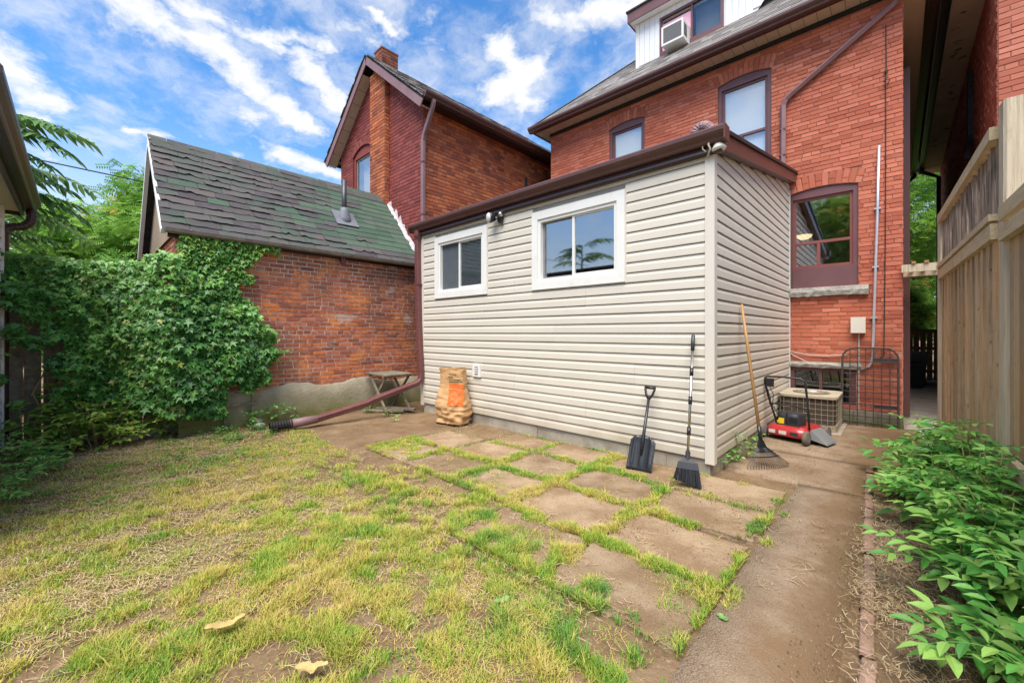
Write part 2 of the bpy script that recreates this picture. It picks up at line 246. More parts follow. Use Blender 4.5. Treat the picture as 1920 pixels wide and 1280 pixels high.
# ------------------------------------------------------------------ mesh helpers
class MB:
    def __init__(s): s.v = []; s.f = []; s.a = []
    def add(s, V, F, rnd=.5):
        b = len(s.v); s.v += [tuple(x) for x in V]; s.f += [tuple(b + i for i in f) for f in F]; s.a += [rnd] * len(F)
    def box(s, lo, hi, rnd=.5):
        x0, y0, z0 = lo; x1, y1, z1 = hi
        s.add([(x0, y0, z0), (x1, y0, z0), (x1, y1, z0), (x0, y1, z0), (x0, y0, z1), (x1, y0, z1), (x1, y1, z1), (x0, y1, z1)],
              [(0, 3, 2, 1), (4, 5, 6, 7), (0, 1, 5, 4), (1, 2, 6, 5), (2, 3, 7, 6), (3, 0, 4, 7)], rnd)
    def obox(s, c, ax, half, rnd=.5, cham=0):
        c = Vector(c); a = [Vector(x) for x in ax]
        V = []
        for k in (-1, 1):
            for i, j in ((-1, -1), (1, -1), (1, 1), (-1, 1)):
                V.append(c + a[0] * half[0] * i + a[1] * half[1] * j + a[2] * half[2] * k)
        s.add(V, [(0, 3, 2, 1), (4, 5, 6, 7), (0, 1, 5, 4), (1, 2, 6, 5), (2, 3, 7, 6), (3, 0, 4, 7)], rnd)
    def bar(s, p, q, wd, th, up=(0, 0, 1), rnd=.5):
        p = Vector(p); q = Vector(q); d = q - p; l = d.length; d.normalize()
        u = Vector(up); sdir = d.cross(u)
        if sdir.length < 1e-4: sdir = d.cross(Vector((1, 0, 0)))
        sdir.normalize(); n = sdir.cross(d)
        s.obox((p + q) / 2, (d, sdir, n), (l / 2, wd / 2, th / 2), rnd)
    def tube(s, pts, r, n=8, rnd=.5, caps=True, flat=1.0):
        pts = [Vector(p) for p in pts]; k = len(pts)
        rs = r if isinstance(r, (list, tuple)) else [r] * k
        V = []; ref = None
        for i, p in enumerate(pts):
            t = (pts[min(i + 1, k - 1)] - pts[max(i - 1, 0)]).normalized()
            if ref is None:
                ref = Vector((0, 0, 1)) if abs(t.z) < .9 else Vector((1, 0, 0))
            a = t.cross(ref)
            if a.length < 1e-5: a = t.cross(Vector((0, 1, 0)))
            a.normalize(); b = a.cross(t).normalized(); ref = b
            for j in range(n):
                th = 2 * math.pi * j / n
                V.append(p + a * rs[i] * math.cos(th) + b * rs[i] * flat * math.sin(th))
        F = [(i * n + j, i * n + (j + 1) % n, (i + 1) * n + (j + 1) % n, (i + 1) * n + j) for i in range(k - 1) for j in range(n)]
        if caps: F += [tuple(range(n))[::-1], tuple((k - 1) * n + j for j in range(n))]
        s.add(V, F, rnd)
    def rtube(s, pts, wx, wy, rnd=.5):          # rectangular tube along points, corners chamfered
        pts = [Vector(p) for p in pts]; k = len(pts); V = []; ref = None
        c = min(wx, wy) * .22
        prof = [(-wx + c, -wy), (wx - c, -wy), (wx, -wy + c), (wx, wy - c), (wx - c, wy), (-wx + c, wy), (-wx, wy - c), (-wx, -wy + c)]
        for i, p in enumerate(pts):
            t = (pts[min(i + 1, k - 1)] - pts[max(i - 1, 0)]).normalized()
            if ref is None: ref = Vector((0, 1, 0)) if abs(t.y) < .9 else Vector((0, 0, 1))
            a = t.cross(ref).normalized(); b = a.cross(t).normalized(); ref = b
            V += [p + a * x + b * y for x, y in prof]
        n = 8
        F = [(i * n + j, i * n + (j + 1) % n, (i + 1) * n + (j + 1) % n, (i + 1) * n + j) for i in range(k - 1) for j in range(n)]
        F += [tuple(range(n))[::-1], tuple((k - 1) * n + j for j in range(n))]
        s.add(V, F, rnd)
    def ext(s, prof, P0, P1, a, b, rnd=.5, caps=True):      # extrude closed 2-D profile (a, b axes) from P0 to P1
        P0 = Vector(P0); P1 = Vector(P1); a = Vector(a); b = Vector(b); n = len(prof)
        V = [P + a * x + b * y for P in (P0, P1) for x, y in prof]
        F = [(j, (j + 1) % n, n + (j + 1) % n, n + j) for j in range(n)]
        if caps: F += [tuple(range(n))[::-1], tuple(range(n, 2 * n))]
        s.add(V, F, rnd)
    def lathe(s, c, prof, n=16, axis=(0, 0, 1), rnd=.5):
        c = Vector(c); ax = Vector(axis).normalized(); u = ax.orthogonal().normalized(); v = ax.cross(u)
        V = [c + ax * z + (u * math.cos(2 * math.pi * j / n) + v * math.sin(2 * math.pi * j / n)) * r for r, z in prof for j in range(n)]
        k = len(prof)
        F = [(i * n + j, i * n + (j + 1) % n, (i + 1) * n + (j + 1) % n, (i + 1) * n + j) for i in range(k - 1) for j in range(n)]
        F += [tuple(range(n))[::-1], tuple((k - 1) * n + j for j in range(n))]
        s.add(V, F, rnd)
    def mesh(s, name, mat, smooth=False):
        me = bpy.data.meshes.new(name); me.from_pydata(s.v, [], s.f)
        at = me.attributes.new('rnd', 'FLOAT', 'FACE'); at.data.foreach_set('value', s.a)
        if mat: me.materials.append(MA[mat] if isinstance(mat, str) else mat)
        if smooth: me.polygons.foreach_set('use_smooth', [True] * len(me.polygons))
        me.update(); return me

WORLD = {}
def link(o, parent):
    COL.objects.link(o)
    if parent is not None:
        o.parent = parent
        o.location = Vector(o.location) - WORLD.get(parent.name, Vector((0, 0, 0)))
    return o
def thing(name, label, cat, loc=(0, 0, 0), group=None):
    o = bpy.data.objects.new(name, None); o.location = loc; o.empty_display_size = .1
    COL.objects.link(o); WORLD[o.name] = Vector(loc)
    o['label'] = label; o['category'] = cat
    if group: o['group'] = group
    return o
def part(mb, name, mat, parent, smooth=False, kind=None, label=None):
    me = mb.mesh(name, mat, smooth) if isinstance(mb, MB) else mb
    o = bpy.data.objects.new(name, me); link(o, parent)
    if kind: o['kind'] = kind
    if label: o['label'] = label
    return o
def solo(mb, name, mat, label, cat, group=None, smooth=False):
    o = part(mb, name, mat, None, smooth); o['label'] = label; o['category'] = cat
    if group: o['group'] = group
    return o
def struct(mb, name, mat, smooth=False, kind='structure', label=None, cat=None):
    o = part(mb, name, mat, None, smooth); o['kind'] = kind
    if label: o['label'] = label
    if cat: o['category'] = cat
    return o
def inst(me, name, parent, M4):
    o = bpy.data.objects.new(name, me); COL.objects.link(o)
    m = M4.copy()
    if parent is not None:
        o.parent = parent; m.translation = m.translation - WORLD.get(parent.name, Vector((0, 0, 0)))
    o.matrix_basis = m
    return o
_F = Vector((-math.sin(YAW), math.cos(YAW), 0)); _R = Vector((math.cos(YAW), math.sin(YAW), 0))
def seen(p, size=1.0):
    """rough on-screen size of a piece of given area at p; 0 outside the frame"""
    d = Vector(p) - CAM; t = d.dot(_F)
    if t < .3: return 0
    u = d.dot(_R) / t * 767.6; v = d.z / t * 767.6
    if abs(u) > 985 or v > 650 or v < -680: return 0
    return size / (t * t)
def vnoise(x, y, s, seed=0):
    """value noise on numpy arrays"""
    x = np.asarray(x) * s + seed * 17.3; y = np.asarray(y) * s + seed * 9.1
    xi = np.floor(x).astype(np.int64); yi = np.floor(y).astype(np.int64); fx = x - xi; fy = y - yi
    fx = fx * fx * (3 - 2 * fx); fy = fy * fy * (3 - 2 * fy)
    def hsh(i, j):
        n = (i * 374761393 + j * 668265263 + seed * 1442695) & 0x7fffffff
        n = ((n ^ (n >> 13)) * 1274126177) & 0x7fffffff
        return ((n ^ (n >> 16)) & 0xffff) / 65535.
    return (hsh(xi, yi) * (1 - fx) + hsh(xi + 1, yi) * fx) * (1 - fy) + (hsh(xi, yi + 1) * (1 - fx) + hsh(xi + 1, yi + 1) * fx) * fy

# ---- brickwork -------------------------------------------------------------
def brick_unit(rnd, seed):
    r = random.Random(seed); mb = MB(); c = .06; cz = .12
    j = lambda k: r.uniform(-k, k)
    V = [(-.5, -1, -.5), (.5, -1, -.5), (.5, -1, .5), (-.5, -1, .5)]
    V += [(-.5 + j(.01), .35, -.5 + j(.03)), (.5 + j(.01), .35, -.5 + j(.03)), (.5 + j(.01), .35, .5 + j(.03)), (-.5 + j(.01), .35, .5 + j(.03))]
    c = .022
    V += [(-.5 + c, 1 + j(.15), -.5 + cz * .6), (.5 - c, 1 + j(.15), -.5 + cz * .6), (.5 - c, 1 + j(.15), .5 - cz * .6), (-.5 + c, 1 + j(.15), .5 - cz * .6)]
    F = []
    for k in (0, 4):
        F += [(k + i, k + 4 + i, k + 4 + (i + 1) % 4, k + (i + 1) % 4) for i in range(4)]
    F += [(8, 11, 10, 9)]
    mb.add(V, F, rnd); return mb
BU = {}
def brick_me(mat, k):
    if (mat, k) not in BU: BU[(mat, k)] = brick_unit((k + .5) / 18, k * 3 + 1).mesh('brick', mat)
    return BU[(mat, k)]
BUV = [brick_unit((k + .5) / 18, k * 3 + 1) for k in range(18)]
def lay_bricks(rows, seed=1, gap=.009):
    """rows: list of (center, along, up, normal, length, height, proud, mat) -> nothing; pieces collected"""
    return rows
def courses(L, z0, z1, ch, bl, blocked, seed):
    r = random.Random(seed); out = []
    nrow = int((z1 - z0) / ch + .3)
    for i in range(nrow):
        za = z0 + i * ch; zb = za + ch; zm = (za + zb) / 2
        iv = blocked(zm)
        header = (i % 7 == 6)
        b = bl * .5 if header else bl
        s = -((i % 2) * .5 + r.uniform(0, .06)) * b
        while s < L:
            e = s + b * (1 + r.uniform(-.03, .03))
            segs = [(max(s, 0), min(e, L))]
            for (a, c) in iv:
                ns = []
                for (p, q) in segs:
                    if c <= p or a >= q: ns.append((p, q)); continue
                    if a > p: ns.append((p, a))
                    if c < q: ns.append((c, q))
                segs = ns
            for p, q in segs:
                if q - p > .035: out.append((p, q, za, zb))
            s = e
    return out
class BrickSet:
    def __init__(s, parent, seed=3): s.parent = parent; s.items = []; s.r = random.Random(seed)
    def put(s, c, a, u, n, l, h, proud, mat):
        s.items.append((Vector(c), Vector(a), Vector(u), Vector(n), l, h, proud, mat))
    def wall(s, O, ud, nd, L, z0, z1, mat, blocked=lambda z: [], ch=.072, bl=.22, gap=.010, proud=.007, seed=1):
        O = Vector(O); ud = Vector(ud); nd = Vector(nd); Z = Vector((0, 0, 1))
        for (p, q, za, zb) in courses(L, z0, z1, ch, bl, blocked, seed):
            c = O + ud * ((p + q) / 2) + Z * ((za + zb) / 2)
            s.put(c, ud, Z, nd, q - p - gap, ch - gap, proud * s.r.uniform(.6, 1.4), mat)
    def finish(s, limit=300):
        sc = sorted(range(len(s.items)), key=lambda i: -seen(s.items[i][0], s.items[i][4] * max(.05, abs((CAM - s.items[i][0]).normalized().dot(s.items[i][3]))) * (1 if (CAM - s.items[i][0]).dot(s.items[i][3]) > 0 else 0)))
        top = set(sc[:limit]); rest = {}
        for i, (c, a, u, n, l, h, pr, mat) in enumerate(s.items):
            k = s.r.randrange(18)
            tw = s.r.uniform(-.012, .012)
            a2 = (a + u * tw).normalized(); u2 = (u - a * tw).normalized()
            if i in top:
                m = Matrix(((a2.x * l, n.x * pr, u2.x * h, c.x), (a2.y * l, n.y * pr, u2.y * h, c.y), (a2.z * l, n.z * pr, u2.z * h, c.z), (0, 0, 0, 1)))
                inst(brick_me(mat, k), 'brick', s.parent, m)
            else:
                mb = rest.setdefault(mat, MB()); U = BUV[k]
                b = len(mb.v)
                mb.v += [tuple(c + a2 * (x * l) + n * (y * pr) + u2 * (z * h)) for x, y, z in U.v]
                mb.f += [tuple(b + j for j in f) for f in U.f]; mb.a += U.a
        for mat, mb in rest.items(): part(mb, 'brickwork', mat, s.parent, kind='stuff')

def arch_top(hole, sx):
    if not hole.get('rise'): return hole['z1']
    hw = (hole['s1'] - hole['s0']) / 2; m = (hole['s0'] + hole['s1']) / 2; rise = hole['rise']
    rad = (hw * hw + rise * rise) / (2 * rise)
    return hole['z1'] - (rad - rise) + math.sqrt(max(0, rad * rad - (sx - m) ** 2))
def arch_pts(h, n=10):
    if not h.get('rise'): return [(h['s0'], h['z1']), (h['s1'], h['z1'])]
    return [(h['s0'] + (h['s1'] - h['s0']) * i / n, arch_top(h, h['s0'] + (h['s1'] - h['s0']) * i / n)) for i in range(n + 1)]
def blocked_fn(holes, band=.215, extra=lambda z: []):
    def fn(z):
        iv = list(extra(z))
        for h in holes:
            if z < h['z0']: continue
            if z < h['z1']: iv.append((h['s0'], h['s1'])); continue
            if not h.get('rise'):
                continue
            hw = (h['s1'] - h['s0']) / 2; m = (h['s0'] + h['s1']) / 2; rise = h['rise']
            rad = (hw * hw + rise * rise) / (2 * rise); zc = h['z1'] - (rad - rise)
            ro = rad + band
            ang = math.asin(hw / rad) + .02
            dz = z - zc
            if dz < ro:
                x = min(math.sqrt(ro * ro - dz * dz), dz * math.tan(ang))
                iv.append((m - x, m + x))
        return iv
    return fn
def voussoirs(bs, O, ud, nd, h, mat, band=.205):
    hw = (h['s1'] - h['s0']) / 2; m = (h['s0'] + h['s1']) / 2; rise = h['rise']
    rad = (hw * hw + rise * rise) / (2 * rise); zc = h['z1'] - (rad - rise); ang = math.asin(hw / rad) + .02
    n = max(6, int(2 * ang * (rad + band / 2) / .075))
    O = Vector(O); ud = Vector(ud); nd = Vector(nd); Z = Vector((0, 0, 1))
    for i in range(n):
        t = -ang + 2 * ang * (i + .5) / n
        rd = ud * math.sin(t) + Z * math.cos(t); tg = ud * math.cos(t) - Z * math.sin(t)
        half = (i % 2 == 0)
        c = O + ud * m + Z * zc + rd * (rad + band / 2 + .004)
        wdt = 2 * ang * (rad + band * .45) / n - .009
        if half: bs.put(c, rd, -tg, nd, band, wdt, .008, mat)
        else:
            f = bs.r.uniform(.38, .62)
            bs.put(O + ud * m + Z * zc + rd * (rad + .004 + band * f / 2), rd, -tg, nd, band * f - .008, wdt, .007, mat)
            bs.put(O + ud * m + Z * zc + rd * (rad + .004 + band * (1 + f) / 2), rd, -tg, nd, band * (1 - f), wdt, .009, mat)
def backing(mb, O, ud, nd, outer, holes, depth=.10):
    """mortar plane with openings and their reveals; outer = list of (s,z)"""
    O = Vector(O); ud = Vector(ud); nd = Vector(nd); Z = Vector((0, 0, 1))
    polys = [[Vector((s, z, 0)) for s, z in outer]]
    rings = []
    for h in holes:
        ring = [(h['s0'], h['z0'])] + arch_pts(h) + [(h['s1'], h['z0'])]
        rings.append(ring); polys.append([Vector((s, z, 0)) for s, z in ring])
    flat = [p for poly in polys for p in poly]
    tris = geometry.tessellate_polygon(polys)
    mb.add([O + ud * p.x + Z * p.y for p in flat], tris)
    for ring in rings:
        n = len(ring)
        V = [O + ud * s + Z * z for s, z in ring] + [O + ud * s + Z * z - nd * depth for s, z in ring]
        mb.add(V, [(i, (i + 1) % n, n + (i + 1) % n, n + i) for i in range(n)])
def room(parent, O, ud, nd, h, deep=1.4, off=.10, pad=.25, mat='room'):
    O = Vector(O); ud = Vector(ud); nd = Vector(nd); Z = Vector((0, 0, 1)); mb = MB()
    s0, s1, z0, z1 = h['s0'] - pad, h['s1'] + pad, h['z0'] - pad, h['z1'] + pad + h.get('rise', 0)
    V = [O + ud * s + Z * z - nd * d for d in (off, off + deep) for s, z in ((s0, z0), (s1, z0), (s1, z1), (s0, z1))]
    mb.add(V, [(4, 5, 6, 7), (0, 1, 5, 4), (1, 2, 6, 5), (2, 3, 7, 6), (3, 0, 4, 7)])
    return part(mb, 'room', mat, parent)
# ================================================================== ground
def ground():
    # fine sheet near the camera, coarse beyond, one mesh reaching the horizon
    xs = np.concatenate([[-300, -120, -50, -25, -14], np.arange(-9, 3.01, .09), [5, 9, 20, 60, 160, 300]])
    ys = np.concatenate([[-300, -120, -50, -20, -9], np.arange(-6, 1.6, .09), [3, 5, 8, 12, 16, 30, 80, 300]])
    X, Y = np.meshgrid(xs, ys)
    near = (X > -9) & (X < 2.9) & (Y > -6) & (Y < 1.5)
    Zz = np.where(near, (vnoise(X, Y, 2.2, 1) - .5) * .035 + (vnoise(X, Y, 7, 2) - .5) * .014 - .02, -.03)
    onslab = (X > -3.3) & (Y > -2.5)
    Zz = np.where(onslab & near, np.minimum(Zz, -.012) * .5 - .006, Zz)
    bed = np.clip((X - 1.12) / .2, 0, 1) * near
    Zz = Zz + bed * .03
    V = np.stack([X, Y, Zz], -1).reshape(-1, 3); nx = len(xs)
    F = [(j * nx + i, j * nx + i + 1, (j + 1) * nx + i + 1, (j + 1) * nx + i) for j in range(len(ys) - 1) for i in range(nx - 1)]
    mb = MB(); mb.v = [tuple(v) for v in V]; mb.f = F; mb.a = [.5] * len(F)
    struct(mb, 'ground', 'soil', True)
ground()

def slab_mesh(seed):
    r = random.Random(seed); mb = MB(); n = 6
    V = []
    for j in range(n + 1):
        for i in range(n + 1):
            x = i / n - .5; y = j / n - .5
            e = max(abs(x), abs(y)) * 2
            V.append((x + (r.uniform(-.03, .012) * math.copysign(1, x) if e > .99 else 0), y + (r.uniform(-.035, .012) * math.copysign(1, y) if e > .99 else 0), (0 if e > .99 else .5) + r.uniform(-.12, .12)))
    F = [(j * (n + 1) + i, j * (n + 1) + i + 1, (j + 1) * (n + 1) + i + 1, (j + 1) * (n + 1) + i) for j in range(n) for i in range(n)]
    base = len(V); ring = [i for i in range(n)] + [i * (n + 1) + n for i in range(n)] + [n * (n + 1) + n - i for i in range(n)] + [(n - i) * (n + 1) for i in range(n)]
    V += [(V[k][0], V[k][1], -3) for k in ring]
    F += [(ring[k], base + k, base + (k + 1) % len(ring), ring[(k + 1) % len(ring)]) for k in range(len(ring))]
    mb.add(V, F); return mb.mesh('paving_slab', 'slab', True)
SX = [-3.16, -2.40, -1.66, -.92, -.17, .60]; SY = [-.02, -.55, -1.15, -1.75, -2.33, -2.92]
slab_here = lambda i, j: (j <= 2 and not (i == 0 and j < 1)) or (j == 3 and i >= 3)
pmb = MB(); pmb.box((-3.2, -2.94, -.06), (.58, -.02, -.022)); patio = struct(pmb, 'patio', 'soil')
SLV = [slab_mesh(k) for k in range(4)]
for i in range(5):
    for j in range(5):
        if not slab_here(i, j): continue
        cx, cy = (SX[i] + SX[i + 1]) / 2, (SY[j] + SY[j + 1]) / 2
        m = Matrix.Translation((cx, cy, .001 + RNG.uniform(-.004, .004))) @ Matrix.Rotation(R(RNG.uniform(-.8, .8)), 4, 'Z') @ Matrix.Rotation(R(RNG.uniform(-1.0, 1.0)), 4, 'X') @ Matrix.Rotation(R(RNG.uniform(-.8, .8)), 4, 'Y') @ Matrix.Diagonal((SX[i + 1] - SX[i] - .05, SY[j] - SY[j + 1] - .05, .011, 1))
        inst(SLV[(i * 3 + j) % 4], 'paving_slab', patio, m)
def sheet(name, x0, x1, y0, y1, z, mat, bumps=.008, step=.12, seed=3, edge=.05):
    nx = max(2, int((x1 - x0) / step)); ny = max(2, int((y1 - y0) / step)); mb = MB()
    X, Y = np.meshgrid(np.linspace(x0, x1, nx), np.linspace(y0, y1, ny))
    Zz = z + (vnoise(X, Y, 3, seed) - .5) * bumps
    V = np.stack([X, Y, Zz], -1).reshape(-1, 3).tolist()
    F = [(j * nx + i, j * nx + i + 1, (j + 1) * nx + i + 1, (j + 1) * nx + i) for j in range(ny - 1) for i in range(nx - 1)]
    ring = list(range(nx)) + [j * nx + nx - 1 for j in range(1, ny)] + [ny * nx - 1 - i for i in range(1, nx)] + [(ny - 1 - j) * nx for j in range(1, ny - 1)]
    b = len(V); V += [[V[k][0], V[k][1], z - edge] for k in ring]
    F += [(ring[k], b + k, b + (k + 1) % len(ring), ring[(k + 1) % len(ring)]) for k in range(len(ring))]
    mb.add(V, F); return struct(mb, name, mat, True)
sheet('garden_path', .615, 1.07, -6, .28, .004, 'path', .012, seed=4)
sheet('garden_path', .02, 1.045, .29, 1.32, .003, 'path', .010, seed=5)
sheet('concrete_pad', .02, 1.45, 1.335, 3.56, .018, 'path', .006, seed=6)
sheet('alley_floor', 1.30, 2.14, 1.70, 12.5, .012, 'alley', .006, seed=7)

# brick edging of the planting bed
def edging():
    mb = MB(); mb.box((1.06, -3.2, -.06), (1.15, 1.22, -.015)); ed = struct(mb, 'bed_edging', 'soil')
    mb2 = [MB() for _ in range(4)]
    for k in range(4):
        r = random.Random(k)
        n = 5; V = []
        for i in range(n):
            x = i / (n - 1) - .5
            for (a, b) in ((-.5, -1), (-.5, .3), (-.36, .5), (.36, .5), (.5, .3), (.5, -1)):
                V.append((x + r.uniform(-.006, .006), a + r.uniform(-.04, .04), b + r.uniform(-.06, .06)))
        F = [(i * 6 + j, i * 6 + j + 1, i * 6 + 7 + j, i * 6 + 6 + j) for i in range(n - 1) for j in range(5)] + [tuple(range(6)), tuple((n - 1) * 6 + j for j in range(6))]
        mb2[k].add(V, F, (k + .5) / 4)
    ms = [m.mesh('edging_brick', 'edging', True) for m in mb2]
    y = 1.2; k = 0
    while y > -3.1:
        l = .195; f = (1.2 - y) / 3.1
        x = 1.045 + .115 * min(f, 1.05) + RNG.uniform(-.006, .006)
        m = Matrix.Translation((x, y - l / 2, .0 + RNG.uniform(-.012, .004))) @ Matrix.Rotation(R(92 + RNG.uniform(-2.5, 2.5)), 4, 'Z') @ Matrix.Rotation(R(RNG.uniform(-2, 2)), 4, 'Y') @ Matrix.Diagonal((l, .052, .05, 1))
        inst(ms[k % 4], 'edging_brick', ed, m); y -= l + RNG.uniform(.004, .012); k += 1
    for t in range(3):                       # the row that turns towards the fence
        m = Matrix.Translation((1.17 + t * .2, 1.30 + t * .125, .006)) @ Matrix.Rotation(R(32 + RNG.uniform(-3, 3)), 4, 'Z') @ Matrix.Diagonal((.215, .065, .05, 1))
        inst(ms[(k + t) % 4], 'edging_brick', ed, m)
edging()

# ================================================================== siding extension
EXT = thing('siding_extension', 'single storey lean-to clad in cream horizontal vinyl siding with brown gutter', 'extension', (-2.3, 1.8, 0))
XL = -4.571; PITCH = .1055; ZB = .143
W1 = (-4.20, -2.97, 1.85, 2.82); W2 = (-2.14, -.854, 1.84, 2.81)
SPROF = lambda z: [(-.01, z - .004), (.019, z - .004), (.020, z + .003), (.0185, z + .062), (.012, z + .076), (.010, z + .0925), (-.012, z + .093), (-.012, z + .1015)]
def siding():
    Z = Vector((0, 0, 1))
    i = 0
    while ZB + i * PITCH < 2.93:
        z = ZB + i * PITCH; zt = min(z + .1015, 2.955)
        segs = [(XL + .05, -.048)]
        for (a, b, c, d) in (W1, W2):
            if z + PITCH > c + .02 and z < d - .02:
                ns = []
                for p, q in segs:
                    if b <= p or a >= q: ns.append((p, q)); continue
                    if a > p: ns.append((p, a))
                    if b < q: ns.append((b, q))
                segs = ns
        pr = [(n + RNG.uniform(-.0008, .0008), min(zz, zt)) for n, zz in SPROF(z)]
        jn = [-3.05, -1.35, -2.45, -.75, -3.45, -1.8][(i // 2) % 6]
        for p, q in segs:
            cuts = [p, jn, q] if p + .15 < jn < q - .15 else [p, q]
            for c0, c1 in zip(cuts, cuts[1:]):
                lap = .0 if c0 == p else -.0012
                mb = MB(); mb.ext([(n_ + lap, z_) for n_, z_ in pr], (c0 + (.0015 if c0 != p else 0), 0, 0), (c1, 0, 0), (0, -1, 0), Z); part(mb, 'siding_board', 'siding', EXT)
        i += 1
    i = 0
    while ZB + i * PITCH < 3.55:
        z = ZB + i * PITCH; mb = MB()
        y0 = max(.048, (z - .01 - 2.93) / .183)
        if y0 < 3.5:
            mb.ext(SPROF(z), (0, y0, 0), (0, 3.585, 0), (1, 0, 0), Z); part(mb, 'siding_board', 'siding', EXT)
        i += 1
siding()
mb = MB()   # corner posts
mb.ext([(-.052, -.026), (.03, -.026), (.03, .052), (.018, .052), (.018, -.012), (-.052, -.012)], (0, 0, .10), (0, 0, 2.95), (1, 0, 0), (0, 1, 0)); part(mb, 'corner_post', 'corner', EXT)
mb = MB(); mb.box((XL - .03, -.024, .10), (XL + .052, .06, 2.95)); part(mb, 'corner_post', 'corner', EXT)
mb = MB(); mb.box((.004, 3.56, .10), (.03, 3.592, 3.5)); part(mb, 'corner_post', 'corner', EXT)
# sheathing with window openings and the room behind
mb = MB()
holes = [dict(s0=a - XL + .07, s1=b - XL - .07, z0=c + .07, z1=d - .07) for a, b, c, d in (W1, W2)]
backing(mb, (XL, .006, 0), (1, 0, 0), (0, -1, 0), [(.02, .1), (-XL - .02, .1), (-XL - .02, 3.1), (.02, 3.1)], holes, .09)
mb.box((-.03, .02, .1), (-.006, 3.58, 2.96)); mb.add([(-.02, .02, 2.96), (-.02, 3.58, 2.96), (-.02, 3.58, 3.58), (-.02, .02, 2.98)], [(0, 1, 2, 3)])
mb.box((XL + .01, .02, .1), (XL + .03, 3.58, 3.1)); mb.box((XL + .03, .03, .10), (-.03, 3.57, .13)); mb.box((XL + .03, .03, 2.86), (-.03, 3.57, 2.9))
part(mb, 'inner_wall', 'room', EXT)
# foundation of block pieces
for k in range(11):
    x0 = XL + .02 + k * .4125; x1 = x0 + .409
    mb = MB(); dz = RNG.uniform(-.004, .004); yy = .008 + RNG.uniform(-.004, .006)
    mb.box((x0, yy, -.1), (min(x1, -.012), .18, .135 + dz)); part(mb, 'foundation_block', 'concrete', EXT)
for k in range(9):
    y0 = .185 + k * .375; mb = MB(); mb.box((-.2, y0, -.1), (-.006 + RNG.uniform(-.004, .004), y0 + .372, .137)); part(mb, 'foundation_block', 'concrete', EXT)
# roof, gutter, fascia
mb = MB()
mb.add([(-4.66, -.02, 3.09), (.09, -.02, 3.09), (.09, 3.59, 3.72), (-4.66, 3.59, 3.72), (-4.66, -.02, 3.12), (.09, -.02, 3.12), (.09, 3.59, 3.75), (-4.66, 3.59, 3.75)],
       [(0, 3, 2, 1), (4, 5, 6, 7), (0, 1, 5, 4), (1, 2, 6, 5), (2, 3, 7, 6), (3, 0, 4, 7)]); part(mb, 'roof', 'roof_dark', EXT)
KG = [(0, 0), (.075, 0), (.085, .012), (.09, .03), (.115, .055), (.128, .078), (.13, .11), (.118, .125), (.118, .112), (.11, .105), (.10, .07), (.012, .02), (.012, .125), (0, .125)]
mb = MB(); mb.ext(KG, (-4.79, -.02, 2.995), (.15, -.02, 2.995), (0, -1, 0), (0, 0, 1)); gut = part(mb, 'gutter', 'brown', EXT)
mb = MB(); mb.box((-4.795, -.15, 2.99), (-4.78, -.02, 3.12)); mb.box((.14, -.15, 2.99), (.153, -.02, 3.12)); part(mb, 'end_cap', 'brown', gut)
mb = MB(); mb.ext([(0, 0), (.045, 0), (.055, .015), (.05, .04), (.03, .055), (.03, .075), (0, .075)], (-4.72, -.02, 2.918), (.1, -.02, 2.918), (0, -1, 0), (0, 0, 1)); part(mb, 'fascia', 'brown_dk', EXT)
mb = MB()
mb.add([(.03, .0, 2.945), (.105, .0, 2.945), (.105, 3.58, 3.60), (.03, 3.58, 3.60), (.03, 0, 3.085), (.105, 0, 3.085), (.105, 3.58, 3.74), (.03, 3.58, 3.74)],
       [(0, 3, 2, 1), (4, 5, 6, 7), (0, 1, 5, 4), (1, 2, 6, 5), (2, 3, 7, 6), (3, 0, 4, 7)]); part(mb, 'rake_fascia', 'brown', EXT)
mb = MB()
mb.add([(.09, -.02, 3.088), (.125, -.02, 3.088), (.125, 3.62, 3.745), (.09, 3.62, 3.745), (.09, -.02, 3.125), (.125, -.02, 3.125), (.125, 3.62, 3.78), (.09, 3.62, 3.78)],
       [(0, 3, 2, 1), (4, 5, 6, 7), (0, 1, 5, 4), (1, 2, 6, 5), (2, 3, 7, 6), (3, 0, 4, 7)]); part(mb, 'drip_edge', 'black', EXT)
